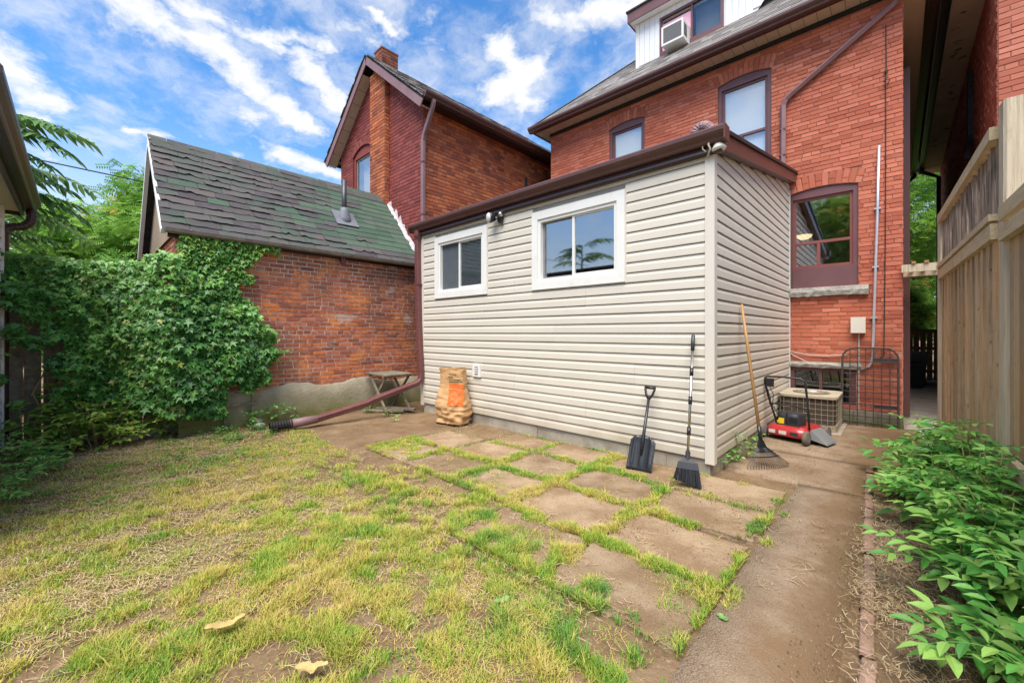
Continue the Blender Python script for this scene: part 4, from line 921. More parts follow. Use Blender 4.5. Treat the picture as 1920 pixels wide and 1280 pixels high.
for sgn in (-1, 1):
    d = Vector((sgn, 0, -NS)).normalized(); nrm = Vector((sgn * NS, 0, 1)).normalized(); P = Vector((NRX, yf - .012, 7.30)) + nrm * -.015
    Ln = 2.12 * math.sqrt(1 + NS * NS) - (.02 if sgn < 0 else -.02)
    mb = MB(); e = .145
    mb.add([P + nrm * .06, P + d * Ln + nrm * .06, P + d * Ln - nrm * .085, Vector((NRX, P.y, (P - nrm * .085).z - NS * abs((nrm * .085).x))),
            P + nrm * .06 + Vector((0, .022, 0)), P + d * Ln + nrm * .06 + Vector((0, .022, 0)), P + d * Ln - nrm * .085 + Vector((0, .022, 0)), Vector((NRX, P.y + .022, (P - nrm * .085).z - NS * abs((nrm * .085).x)))],
           [(0, 1, 2, 3), (4, 7, 6, 5), (0, 4, 5, 1), (1, 5, 6, 2), (2, 6, 7, 3)])
    part(mb, 'rake_board', 'mauve_lt', NB)
    k = 0; s = .3
    while s < Ln - .02:
        s2 = min(s + .34, Ln - .01); mb = MB(); Q = Vector((NRX, 0, 7.30)) - nrm * .065
        V = [Q + d * a + Vector((0, yy, 0)) - nrm * o for o in (0, .012) for a, yy in ((s + .005, yf + .012), (s2 - .005, yf + .012), (s2 - .005, NY - .01), (s + .005, NY - .01))]
        mb.add(V, [(0, 3, 2, 1), (4, 5, 6, 7), (0, 1, 5, 4), (1, 2, 6, 5), (2, 3, 7, 6), (3, 0, 4, 7)]); part(mb, 'soffit_panel', 'soffit', NB); s = s2
mb = MB(); mb.box((-5.40, .62, 5.66), (-5.12, 11, 5.675)); mb.box((-9.33, .62, 5.66), (-9.03, 11, 5.675)); part(mb, 'eave_soffit', 'brown_dk', NB)
mb = MB(); mb.box((-5.135, .37, 5.64), (-5.112, 11, 5.75)); part(mb, 'fascia', 'brown_dk', NB)
mb = MB(); mb.ext(KG, (-5.11, .36, 5.62), (-5.11, 11, 5.62), (1, 0, 0), (0, 0, 1)); part(mb, 'gutter', 'brown', NB)
dp = thing('downspout', 'long faded brown downspout at the corner of the maroon gabled house', 'downspout', (-5.4, .55, 3.0))
mb = MB(); mb.rtube([(-5.05, .56, 5.63), (-5.05, .56, 5.58), (-5.08, .56, 5.50), (-5.22, .55, 5.25), (-5.33, .545, 5.06), (-5.36, .545, 4.96), (-5.36, .545, 2.98)], .04, .033); part(mb, 'pipe', 'mauve_lt', dp)
for z in (4.55, 3.55):
    mb = MB(); mb.box((-5.405, .505, z), (-5.315, .58, z + .02)); part(mb, 'strap', 'mauve', dp)
mb = MB(); mb.tube([(-5.38, 3.55, 4.2), (-5.38, 3.55, 5.1)], .03, 8); solo(mb, 'vent_pipe', 'black', 'thin black pipe standing against the orange brick side wall above the gutter', 'pipe')

# ================================================================== brick garage (left)
GA = thing('brick_garage', 'old orange brick garage with a steep roof of curled grey green shingles', 'garage', (-6.8, -1.2, 0))
GX0, GX1, GY0, GY1 = -8.12, -5.507, -3.10, .595; GRX, GRZ, GEZ = -6.82, 4.17, 2.60
mb = MB(); mb.add([(GX1, GY0, .4), (GX1, GY1, .4), (GX1, GY1, 2.62), (GX1, GY0, 2.62)], [(0, 1, 2, 3)]); mb.add([(GX0, GY0, 0), (GX0, GY1, 0), (GX0, GY1, 2.62), (GX0, GY0, 2.62)], [(0, 1, 2, 3)]); mb.add([(GX0, GY0, 0), (GX1, GY0, 0), (GX1, GY0, 2.62), (GX0, GY0, 2.62)], [(0, 1, 2, 3)])
part(mb, 'wall', 'mortar_garage', GA)
bs = BrickSet(GA, 21)
bs.wall((GX1, GY0, 0), (0, 1, 0), (1, 0, 0), GY1 - GY0, .42, 2.60, 'brick_garage', seed=33, ch=.066, bl=.212, proud=.008, gap=.0125)
bs.wall((GX0, GY0, 0), (1, 0, 0), (0, -1, 0), GX1 - GX0, 1.4, 2.60, 'brick_garage', seed=34, ch=.066, bl=.212)
bs.finish()
# rendered concrete base
def base():
    mb = MB(); n = 60; V = []; r = random.Random(5)
    for i in range(n + 1):
        y = GY0 + (GY1 - GY0) * i / n; top = .50 + .035 * math.sin(i * .35) + r.uniform(-.012, .012) - .06 * max(0, (i - 42) / 18)
        for z, x in ((-.1, .07), (.12, .062), (.3, .05), (top - .02, .042), (top, .02), (top + .002, -.03)):
            V.append((GX1 + x + r.uniform(-.006, .006), y, z))
    F = [(i * 6 + j, i * 6 + j + 1, i * 6 + 7 + j, i * 6 + 6 + j) for i in range(n) for j in range(5)]
    mb.add(V, F); part(mb, 'concrete_base', 'found_base', GA, True)
MA['found_base'] = M('concrete_base_moss', [(.30, .25, .165), (.42, .37, .27)], scale=4, rough=.95, bump=(22, .8, .012), stains=[(5, .5, .72, (.20, .17, .11), .6, H1)])
def moss_mix(m, z0, z1, col, amt=.9):
    nt = m.node_tree; N = nt.nodes; L = nt.links; b = N['Principled BSDF'] if 'Principled BSDF' in N else [n for n in N if n.type == 'BSDF_PRINCIPLED'][0]
    src = b.inputs['Base Color'].links[0].from_socket
    g = N.new('ShaderNodeNewGeometry'); sp = N.new('ShaderNodeSeparateXYZ'); L.new(g.outputs['Position'], sp.inputs[0])
    ns = N.new('ShaderNodeTexNoise'); ns.inputs['Scale'].default_value = 3; ns.inputs['Detail'].default_value = 8; L.new(g.outputs['Position'], ns.inputs['Vector'])
    ad = N.new('ShaderNodeMath'); ad.operation = 'MULTIPLY_ADD'; L.new(ns.outputs['Fac'], ad.inputs[0]); ad.inputs[1].default_value = -.55; L.new(sp.outputs[2], ad.inputs[2])
    mr = N.new('ShaderNodeMapRange'); L.new(ad.outputs[0], mr.inputs[0]); mr.inputs[1].default_value = z1 - .28; mr.inputs[2].default_value = z0 - .28; mr.inputs[4].default_value = amt
    mx = N.new('ShaderNodeMix'); mx.data_type = 'RGBA'; L.new(mr.outputs[0], mx.inputs['Factor']); L.new(src, mx.inputs['A']); mx.inputs['B'].default_value = (*col, 1); L.new(mx.outputs['Result'], b.inputs['Base Color'])
def dirt_mix(m, x0, x1, col, amt=.85):
    nt = m.node_tree; N = nt.nodes; L = nt.links; b = [n for n in N if n.type == 'BSDF_PRINCIPLED'][0]; src = b.inputs['Base Color'].links[0].from_socket
    g = N.new('ShaderNodeNewGeometry'); sp = N.new('ShaderNodeSeparateXYZ'); L.new(g.outputs['Position'], sp.inputs[0])
    ns = N.new('ShaderNodeTexNoise'); ns.inputs['Scale'].default_value = 3.2; ns.inputs['Detail'].default_value = 9; ns.inputs['Roughness'].default_value = .65; L.new(g.outputs['Position'], ns.inputs['Vector'])
    ad = N.new('ShaderNodeMath'); ad.operation = 'MULTIPLY_ADD'; L.new(ns.outputs['Fac'], ad.inputs[0]); ad.inputs[1].default_value = 1.1; L.new(sp.outputs[0], ad.inputs[2])
    mr = N.new('ShaderNodeMapRange'); mr.interpolation_type = 'SMOOTHSTEP'; L.new(ad.outputs[0], mr.inputs[0]); mr.inputs[1].default_value = x0 + .55; mr.inputs[2].default_value = x1 + .55; mr.inputs[4].default_value = amt
    mx = N.new('ShaderNodeMix'); mx.data_type = 'RGBA'; L.new(mr.outputs[0], mx.inputs['Factor']); L.new(src, mx.inputs['A']); mx.inputs['B'].default_value = (*col, 1); L.new(mx.outputs['Result'], b.inputs['Base Color'])
moss_mix(MA['mortar_house'], .7, 1.7, (.50, .38, .28), .7)
moss_mix(MA['siding'], .0, .34, (.36, .29, .20), .75)
dirt_mix(MA['path'], .76, 1.0, (.20, .125, .068))
moss_mix(MA['found_base'], .05, .40, (.15, .15, .035)); moss_mix(MA['found_moss'], .02, .22, (.10, .14, .03))
base()
# roof deck, curled shingles, barge boards, gutter
XE = -5.40; slope = (GRZ - GEZ) / (XE - GRX); gl = math.hypot(XE - GRX, GRZ - GEZ)
dn = Vector((XE - GRX, 0, GEZ - GRZ)).normalized(); gn_ = Vector((-dn.z, 0, dn.x)).normalized()
if gn_.z < 0: gn_ = -gn_
mb = MB()
for sgn in (1, -1):
    d = Vector((dn.x * sgn, 0, dn.z)); nn = Vector((gn_.x * sgn, 0, gn_.z)); P = Vector((GRX, 0, GRZ))
    V = [P + d * s + Vector((0, yy, 0)) + nn * o for o in (-.03, .0) for s, yy in ((0, -3.22), (gl, -3.22), (gl, .585), (0, .585))]
    mb.add(V, [(0, 3, 2, 1), (4, 5, 6, 7), (0, 1, 5, 4), (1, 2, 6, 5), (2, 3, 7, 6), (3, 0, 4, 7)])
part(mb, 'roof_deck', 'roof_dark', GA)
def curl_shingle(seed, worn):
    r = random.Random(seed); mb = MB(); nx, ny = 6, 3; V = []
    l0, l1 = r.uniform(.003, .007) + worn * r.choice([.002, .006, .012, .018]), r.uniform(.003, .007) + worn * r.choice([.002, .006, .012, .018])
    lift = [l0 + (l1 - l0) * i / nx + worn * r.uniform(-.0015, .002) for i in range(nx + 1)]
    edge = [r.uniform(-.09, .03) * worn - (.25 * worn if r.random() < .06 else 0) for _ in range(nx + 1)]
    for j in range(ny + 1):
        t = j / ny
        for i in range(nx + 1):
            yy = t * 1.12 + (edge[i] * -1 if j == 0 else 0)
            V.append((i / nx - .5, yy, (lift[i] * (1 - t) ** 2.2 + .0035)))
    nv = len(V)
    for i in range(nx + 1): V.append((V[i][0], V[i][1], max(V[i][2] - .0065, -.004)))
    F = [(j * (nx + 1) + i, j * (nx + 1) + i + 1, (j + 1) * (nx + 1) + i + 1, (j + 1) * (nx + 1) + i) for j in range(ny) for i in range(nx)]
    F += [(i, nv + i, nv + i + 1, i + 1) for i in range(nx)]
    mb.add(V, F, r.random()); return mb.mesh('shingle', 'shingle_garage' if worn > .5 else 'shingle_green')
worn = [curl_shingle(k, 1.0) for k in range(14)]; fine = [curl_shingle(50 + k, .22) for k in range(6)]
ex = .15; nrow = int(gl / ex) + 1; r = random.Random(9)
for i in range(nrow):
    s = gl + .03 - i * ex
    y = -3.24 - r.uniform(0, .1) - (i % 2) * .13
    while y < .58:
        l = r.uniform(.25, .40); y0, y1 = max(y, -3.27), min(y + l, .585)
        if y1 - y0 > .05:
            f = (y0 + 1.2) / 1.2; good = r.random() < 1.0 * max(0, min(1, (y0 + 2.3 - .3 * math.sin(i * .8)) / 2.0)) + .012 and i > 1
            me = r.choice(fine if good else worn)
            hgt = min(ex, s + .01)
            P = Vector((GRX, (y0 + y1) / 2, GRZ)) + dn * s + gn_ * (.004 + i * .0)
            ax = Vector((0, 1, 0)); up = -dn
            wob = r.uniform(-.02, .02); ax = (ax + up * wob).normalized(); up = (up - Vector((0, 1, 0)) * wob).normalized()
            m = Matrix(((ax.x * (y1 - y0 - .004), up.x * ex, gn_.x, P.x), (ax.y * (y1 - y0 - .004), up.y * ex, gn_.y, P.y), (ax.z * (y1 - y0 - .004), up.z * ex, gn_.z, P.z), (0, 0, 0, 1)))
            inst(me, 'shingle', GA, m)
        y += l
mb = MB()
for k in range(15):
    y = -3.24 + k * .255; mb.add([(GRX + .13, y, GRZ - .115), (GRX + .13, y + .252, GRZ - .115), (GRX, y + .252, GRZ + .03), (GRX, y, GRZ + .035), (GRX - .13, y + .252, GRZ - .115), (GRX - .13, y, GRZ - .115)], [(0, 1, 2, 3), (3, 2, 4, 5)], r.random())
part(mb, 'ridge_caps', 'shingle_garage', GA, kind='stuff')
for sgn in (1, -1):
    d = Vector((dn.x * sgn, 0, dn.z)); nn = Vector((gn_.x * sgn, 0, gn_.z)); P = Vector((GRX, -3.275, GRZ)) + nn * .004
    mb = MB(); V = [P + d * s + Vector((0, yy, 0)) - nn * o for yy in (0, .05) for s, o in ((-.02, 0), (gl + .02, 0), (gl + .02, .07), (.05, .07))]
    mb.add(V, [(0, 3, 2, 1), (4, 5, 6, 7), (0, 1, 5, 4), (1, 2, 6, 5), (2, 3, 7, 6), (3, 0, 4, 7)]); part(mb, 'barge_board', 'white_flat', GA)
x = GX0 + .02
while x < GX1 - .02:
    x2 = x + .16; zt = min(GRZ - slope * abs(x - GRX), GRZ - slope * abs(x2 - GRX)) - .03; zt2 = zt
    mb = MB(); za = GRZ - slope * abs(x + .003 - GRX) - .035; zb = GRZ - slope * abs(x2 - .003 - GRX) - .035
    if min(za, zb) > 2.60:
        mb.add([(x + .003, -3.135, 2.58), (x2 - .003, -3.135, 2.58), (x2 - .003, -3.135, zb), (x + .003, -3.135, za), (x + .003, -3.105, 2.58), (x2 - .003, -3.105, 2.58), (x2 - .003, -3.105, zb), (x + .003, -3.105, za)],
               [(0, 1, 2, 3), (4, 7, 6, 5), (0, 3, 7, 4), (1, 5, 6, 2), (3, 2, 6, 7)]); part(mb, 'gable_plank', 'gableplank', GA)
    x = x2
mb = MB(); mb.ext([(0, .005), (.03, -.045), (.075, -.06), (.115, -.04), (.125, .0), (.118, 0), (.108, -.034), (.072, -.05), (.036, -.036), (.01, .005)], (XE - .03, -3.24, GEZ + .005), (XE - .03, .58, GEZ - .005), (1, 0, 0), (0, 0, 1)); gg = part(mb, 'gutter', 'oldgutter', GA)
for k in range(6):
    y = -3.0 + k * .62; mb = MB(); mb.bar((XE - .03, y, GEZ + .012), (XE + .10, y + .01, GEZ + .006), .022, .006); part(mb, 'hanger', 'steel', gg)
mb = MB(); mb.box((GX1 + .002, -3.2, GEZ - .085), (GX1 + .03, .58, GEZ - .02)); part(mb, 'eave_board', 'brown_dk', GA)
for y in (-3.02, -2.35, -1.0):
    mb = MB(); mb.box((GX1 + .03, y, GEZ - .15), (GX1 + .075, y + .07, GEZ - .03)); part(mb, 'bracket', 'mauve', GA)
# smear of white mortar where the roof meets the gabled house
mb = MB(); rr = random.Random(3); V = []
for i in range(26):
    t = i / 25; P = Vector((GRX, .578, GRZ)) + dn * (gl * (.03 + .9 * t)) + gn_ * .02
    V += [P + Vector((0, -.02 - rr.uniform(0, .05), -.01)), P + Vector((0, -.005, .03)), P + Vector((rr.uniform(-.03, .03), .012, .03 + rr.choice([.01, .03, .06, .12]) * rr.uniform(.6, 1.2)))]
mb.add(V, [(i * 3 + j, i * 3 + j + 1, i * 3 + j + 4, i * 3 + j + 3) for i in range(25) for j in range(2)])
part(mb, 'mortar_flashing', 'caulk', GA)
vp = thing('flue_pipe', 'slim dark metal flue pipe with grey flashing on the garage roof', 'pipe', (-6.1, -.65, 3.2))
zz = GRZ - slope * (-6.1 - GRX)
mb = MB(); mb.tube([(-6.1, -.65, zz - .05), (-6.1, -.65, 4.08)], .042, 14); part(mb, 'pipe', 'pipegrey', vp, True)
mb = MB(); mb.lathe((-6.1, -.65, zz - .02), [(.14, -.12), (.12, .02), (.075, .16), (.055, .22)], 16); part(mb, 'boot', 'flash', vp, True)
mb = MB(); P = Vector((-6.1, -.65, zz)) + gn_ * .03; mb.obox(P + dn * .03, (dn, Vector((0, 1, 0)), gn_), (.2, .2, .006)); part(mb, 'flashing', 'flash', vp)

# ================================================================== white shed at the left edge
SH = thing('white_shed', 'white sided shed with dark brown gutter at the edge of the lawn', 'shed', (-4.5, -6, 0))
mb = MB(); mb.box((-5.95, -7.5, 0), (-2.6, -4.565, 2.72)); part(mb, 'wall', 'white_flat', SH)
mb = MB(); mb.box((-5.99, -4.57, 0), (-5.90, -4.535, 2.7)); part(mb, 'corner_trim', 'white', SH)
for k in range(22):
    mb = MB(); z = .05 + k * .12; mb.ext([(0, z), (.02, z), (.004, z + .118), (0, z + .118)], (-5.89, -4.566, 0), (-2.6, -4.566, 0), (0, 1, 0), (0, 0, 1)); part(mb, 'siding_board', 'white_flat', SH)
mb = MB(); mb.box((-6.16, -7.5, 2.70), (-2.5, -4.41, 2.715)); part(mb, 'soffit', 'soffit', SH)
mb = MB(); mb.box((-6.17, -4.43, 2.66), (-2.5, -4.405, 2.83)); mb.box((-6.18, -7.5, 2.66), (-6.155, -4.43, 2.83)); part(mb, 'fascia', 'brown_dk', SH)
mb = MB(); mb.ext(KG, (-6.18, -4.404, 2.72), (-2.5, -4.404, 2.72), (0, 1, 0), (0, 0, 1)); part(mb, 'gutter', 'brown_dk', SH)
mb = MB(); mb.add([(-6.2, -4.42, 2.832), (-2.4, -4.42, 2.832), (-2.4, -6.2, 3.0), (-6.2, -6.2, 3.0), (-6.2, -7.7, 2.9), (-2.4, -7.7, 2.9)], [(0, 1, 2, 3), (3, 2, 5, 4)]); part(mb, 'roof', 'roof_dark', SH)
sp_ = thing('downspout', 'ribbed dark brown downspout elbow under the shed gutter', 'downspout', (-6.05, -4.4, 0))
mb = MB(); pts = [(-6.07, -4.345, 2.72), (-6.07, -4.345, 2.64), (-6.07, -4.36, 2.57), (-6.07, -4.41, 2.52), (-6.06, -4.48, 2.50), (-6.04, -4.53, 2.47), (-6.03, -4.545, 2.40), (-6.03, -4.545, .1)]
P2 = []
for i in range(6):
    for t in range(4): P2.append(Vector(pts[i]).lerp(Vector(pts[i + 1]), t / 4))
mb.tube(P2, [.042 + (.004 if i % 2 else 0) for i in range(len(P2))], 12); part(mb, 'elbow', 'brown_dk', sp_)
mb = MB(); mb.tube([P2[-1], (-6.03, -4.545, .08)], .036, 10); part(mb, 'pipe', 'brown_dk', sp_)

# ================================================================== house beyond the fence (right)
RH = thing('fence_side_house', 'brick house with dark gutter and stained soffit beyond the wooden fence', 'house', (4, 8, 0))
RX, RY, RZ = 2.15, 3.92, 6.05
mb = MB(); mb.add([(RX, RY, 0), (RX, 13.5, 0), (RX, 13.5, RZ), (RX, RY, RZ)], [(0, 1, 2, 3)]); mb.add([(RX, RY, 0), (7, RY, 0), (7, RY, 9), (RX, RY, 9)], [(0, 1, 2, 3)]); part(mb, 'wall', 'mortar_house', RH)
bs = BrickSet(RH, 31)
bs.wall((RX, RY, 0), (1, 0, 0), (0, -1, 0), 2.2, 1.6, 7.2, 'brick_side', seed=41)
bs.wall((RX, RY, 0), (0, 1, 0), (-1, 0, 0), 9.5, 1.0, RZ, 'brick_side', seed=42)
bs.finish()
mb = MB(); mb.box((1.80, 4.25, RZ), (2.15, 13.5, RZ + .015)); part(mb, 'soffit', 'soffit_old', RH)
mb = MB(); mb.box((1.775, 4.25, RZ - .03), (1.80, 13.5, RZ + .17)); mb.box((1.775, 4.22, RZ - .03), (2.3, 4.25, RZ + .17)); part(mb, 'fascia', 'black', RH)
mb = MB(); mb.ext(KG, (1.773, 4.2, RZ + .03), (1.773, 13.5, RZ + .03), (-1, 0, 0), (0, 0, 1)); part(mb, 'gutter', 'brown_dk', RH)
mb = MB(); mb.add([(1.70, 4.2, RZ + .18), (1.70, 13.6, RZ + .18), (4.5, 13.6, 8.6), (4.5, 4.2, 8.6)], [(0, 1, 2, 3)]); part(mb, 'roof', 'roof_dark', RH)
dp = thing('downspout', 'black downspout on the shaded side of the house beyond the fence', 'downspout', (2.1, 9, 0))
mb = MB(); mb.rtube([(1.73, 12.9, 6.1), (1.73, 12.9, 6.0), (1.95, 12.9, 5.85), (2.09, 12.9, 5.75), (2.09, 12.9, .1)], .045, .04); part(mb, 'pipe', 'black', dp)
dp = thing('downspout', 'black drain hose dangling on the wall above the slatted fence top', 'downspout', (2.1, 6.1, 4))
mb = MB(); mb.rtube([(2.11, 6.1, 5.6), (2.11, 6.1, 4.55), (2.10, 6.06, 4.42), (2.06, 5.9, 4.2), (2.05, 5.84, 4.08)], .04, .035); part(mb, 'pipe', 'black', dp)
# dark chimney breast on the side of the red brick house
mb = MB(); mb.box((1.285, 4.7, 0), (1.375, 5.9, 5.35)); part(mb, 'side_chimney', 'brown', HOUSE)
dp = thing('downspout', 'dark downspout at the alley eave of the red brick house', 'downspout', (1.4, 12.8, 0))
mb = MB(); mb.rtube([(1.60, 12.8, 5.97), (1.60, 12.8, 5.88), (1.45, 12.8, 5.72), (1.33, 12.8, 5.6), (1.33, 12.8, .1)], .045, .04); part(mb, 'pipe', 'black', dp)

# ================================================================== wooden fence
FN = thing('wooden_fence', 'tall weathered cedar fence with slatted top beside the planting bed', 'fence', (1.7, 1.6, 0))
FA, FB = Vector((1.745, .17, 0)), Vector((1.632, 3.07, 0)); fd = (FB - FA).normalized(); fn_ = Vector((-fd.y, fd.x, 0)); FLn = (FB - FA).length
if fn_.x > 0: fn_ = -fn_
def post(P, wd, z1, mat='wood_post'):
    mb = MB(); c = .012; h = wd / 2
    prof = [(-h + c, -h), (h - c, -h), (h, -h + c), (h, h - c), (h - c, h), (-h + c, h), (-h, h - c), (-h, -h + c)]
    mb.ext(prof, (P.x, P.y, -.1), (P.x, P.y, z1), fn_, fd); part(mb, 'post', mat, FN)
post(FA - fn_ * .06, .15, 2.80); post(FB, .09, 2.72)
s = .085; k = 0; r = random.Random(6)
while s < FLn - .05:
    wd = r.uniform(.095, .125); s2 = min(s + wd, FLn - .046); P = FA + fd * s; Q = FA + fd * s2; k += 1; o = (.020 if k % 2 else .004) + r.uniform(-.003, .003); th = .018
    mb = MB(); a = fn_ * o; b = fn_ * (o - th)
    zt = 2.03
    mb.add([P + a + Vector((0, 0, .03)), Q + a - fd * .007 + Vector((0, 0, .03)), Q + a - fd * .007 + Vector((0, 0, zt)), P + a + Vector((0, 0, zt)), P + b + Vector((0, 0, .03)), Q + b - fd * .007 + Vector((0, 0, .03)), Q + b - fd * .007 + Vector((0, 0, zt)), P + b + Vector((0, 0, zt))],
           [(0, 1, 2, 3), (4, 7, 6, 5), (0, 3, 7, 4), (1, 5, 6, 2), (3, 2, 6, 7), (0, 4, 5, 1)]); part(mb, 'board', 'wood', FN); s = s2
def rail(z0, z1, out, th, mat='wood_rail', a=.075, b=.045):
    mb = MB(); P = FA + fd * a; Q = FA + fd * (FLn - b); n1 = fn_ * out; n0 = fn_ * (out - th)
    mb.add([P + n1 + Vector((0, 0, z0)), Q + n1 + Vector((0, 0, z0)), Q + n1 + Vector((0, 0, z1)), P + n1 + Vector((0, 0, z1)), P + n0 + Vector((0, 0, z0)), Q + n0 + Vector((0, 0, z0)), Q + n0 + Vector((0, 0, z1)), P + n0 + Vector((0, 0, z1))],
           [(0, 1, 2, 3), (4, 7, 6, 5), (0, 3, 7, 4), (1, 5, 6, 2), (3, 2, 6, 7), (0, 4, 5, 1)]); part(mb, 'rail', mat, FN)
rail(1.93, 2.035, .052, .038); rail(2.055, 2.10, .06, .10); rail(2.60, 2.685, .055, .09)
s = .09
while s < FLn - .06:
    wd = r.uniform(.018, .034); P = FA + fd * s; lean = r.uniform(-.06, .09); o = fn_ * r.uniform(-.012, .012)
    mb = MB(); A = P + o + Vector((0, 0, 2.10)); B = P + fd * lean + o + Vector((0, 0, 2.605)); mb.bar(A, B, wd, .012, up=fn_); part(mb, 'slat', 'wood_old', FN); s += wd + r.uniform(.006, .02)
# next panel, running on past the near post
FC = FA + Vector((.10, -2.6, 0)); g = (FC - FA).normalized(); gnn = Vector((g.y, -g.x, 0))
if gnn.x > 0: gnn = -gnn
for k in range(19):
    P = FA + g * (.09 + k * .132); mb = MB(); mb.obox(P + Vector((0, 0, 1.0)) - gnn * .02, (g, gnn, Vector((0, 0, 1))), (.063, .009, .98)); part(mb, 'board', 'wood', FN)
for z in (.5, 1.93, 2.06):
    mb = MB(); mb.bar(FA + g * .08 + gnn * .02 + Vector((0, 0, z)), FC + gnn * .02 + Vector((0, 0, z)), .04, .09); part(mb, 'rail', 'wood_rail', FN)
post(FC, .14, 2.8)

# trellis beam across the alley, gate and bins at the far end
tb = thing('trellis_beam', 'short pale wooden trellis beam with notched rafters bridging the alley', 'trellis', (1.45, 3.75, 2.1))
mb = MB(); mb.box((1.275, 3.52, 2.10), (1.72, 3.56, 2.20)); part(mb, 'beam', 'wood_post', tb)
mb = MB(); mb.box((1.30, 4.35, 2.12), (2.12, 4.39, 2.21)); part(mb, 'beam', 'wood_post', tb)
for k in range(3):
    mb = MB(); mb.box((1.37 + k * .12, 3.50, 2.204), (1.41 + k * .12, 4.40, 2.235)); part(mb, 'rafter', 'wood_gate', tb)
gt = thing('alley_gate', 'cedar board gate with gaps closing the far end of the alley', 'gate', (1.75, 11.4, 0))
for k in range(7):
    mb = MB(); x = 1.30 + k * .125; mb.box((x, 11.40, .05), (x + .105, 11.42, 1.36)); part(mb, 'board', 'wood_gate', gt)
for z in (.25, .85, 1.30):
    mb = MB(); mb.box((1.29, 11.36, z), (2.14, 11.398, z + .09)); part(mb, 'rail', 'wood_gate', gt)
mb = MB(); mb.box((1.29, 11.35, 1.365), (2.14, 11.44, 1.40)); part(mb, 'cap_rail', 'wood_gate', gt)
def bin_(x, y, h, wd, mat, label):
    b = thing('wheelie_bin', label, 'bin', (x, y, .02)); mb = MB()
    V = [(x + sx * wd * f, y + sy * wd * f * 1.1, z) for z, f in ((.03, .40), (h, .5)) for sx, sy in ((-1, -1), (1, -1), (1, 1), (-1, 1))]
    mb.add(V, [(0, 3, 2, 1), (4, 5, 6, 7), (0, 1, 5, 4), (1, 2, 6, 5), (2, 3, 7, 6), (3, 0, 4, 7)]); part(mb, 'body', mat, b)
    mb = MB(); mb.box((x - wd * .55, y - wd * .62, h + .002), (x + wd * .55, y + wd * .6, h + .05)); mb.tube([(x - wd * .4, y + wd * .66, h), (x + wd * .4, y + wd * .66, h)], .02, 8); part(mb, 'lid', mat, b)
    for s in (-1, 1):
        mb = MB(); mb.lathe((x + s * wd * .42, y + wd * .42, .10), [(.08, -.025), (.09, -.015), (.09, .015), (.08, .025)], 14, (1, 0, 0)); part(mb, 'wheel', 'black', b)
bin_(1.52, 9.6, .52, .34, 'green_bin', 'low dark green bin in the alley in front of the taller bin'); bin_(1.55, 10.2, .80, .42, 'blackplastic', 'taller black bin in the alley behind the green one')
mb = MB()
# ================================================================== things in the yard
# long downspout from the extension gutter across the dirt
dp = thing('downspout', 'maroon downspout at the siding corner with a long ribbed end lying across the dirt', 'downspout', (-4.66, -.6, 0))
mb = MB(); mb.rtube([(-4.60, -.085, 3.0), (-4.60, -.085, 2.93), (-4.63, -.06, 2.86), (-4.635, -.058, 2.6), (-4.60, -.06, 1.5), (-4.535, -.06, .62), (-4.53, -.075, .53), (-4.54, -.13, .475), (-4.56, -.22, .445), (-4.66, -.85, .262), (-4.665, -.95, .225), (-4.74, -1.72, .075)], .048, .040); part(mb, 'pipe', 'downred', dp)
mb = MB(); P0, P1 = Vector((-4.735, -1.66, .085)), Vector((-4.775, -2.0, .062)); mb.tube([P0, P0.lerp(P1, .5), P1], [.056, .062, .064], 12); part(mb, 'sleeve', 'mauve_lt', dp, True)
mb = MB(); A, B = Vector((-4.77, -1.97, .065)), Vector((-4.80, -2.24, .06)); mb.tube([A.lerp(B, i / 16) for i in range(17)], [.070 if i % 2 else .057 for i in range(17)], 14, caps=False); part(mb, 'ribbed_end', 'black', dp)
for z in (2.1, 1.0):
    mb = MB(); mb.box((-4.68, -.105, z), (-4.55, -.018, z + .022)); part(mb, 'strap', 'downred', dp)
# folding slatted table
tb = thing('folding_table', 'low weathered wooden folding table with crossed legs against the garage wall', 'table', (-5.07, -.33, 0))
for k in range(8):
    y = -.585 + k * .066; mb = MB(); mb.box((-5.44, y, .60), (-4.74, y + .052, .622)); part(mb, 'slat', 'wood_grey', tb)
for x in (-5.36, -4.86):
    mb = MB(); mb.box((x, -.58, .57), (x + .045, -.06, .598)); part(mb, 'batten', 'wood_grey', tb)
for y in (-.55, -.12):
    mb = MB(); mb.bar((-5.33, y, .585), (-4.78, y, .005), .04, .022, (0, 1, 0)); part(mb, 'leg', 'wood_grey', tb)
    mb = MB(); mb.bar((-4.85, y + .035, .585), (-5.40, y + .035, .005), .04, .022, (0, 1, 0)); part(mb, 'leg', 'wood_grey', tb)
mb = MB(); mb.box((-5.10, -.56, .28), (-5.07, -.08, .305)); part(mb, 'stretcher', 'wood_grey', tb)
for k, (a, b, lab) in enumerate([((-5.3, -.45, .02), (-4.62, -.12, .03), 'mossy plank lying on the dirt under the folding table'), ((-5.2, -.75, .015), (-4.7, -.28, .02), 'short rotten plank on the dirt in front of the folding table')]):
    mb = MB(); mb.bar(a, b, .09, .03); solo(mb, 'plank', 'wood_grey', lab, 'plank')

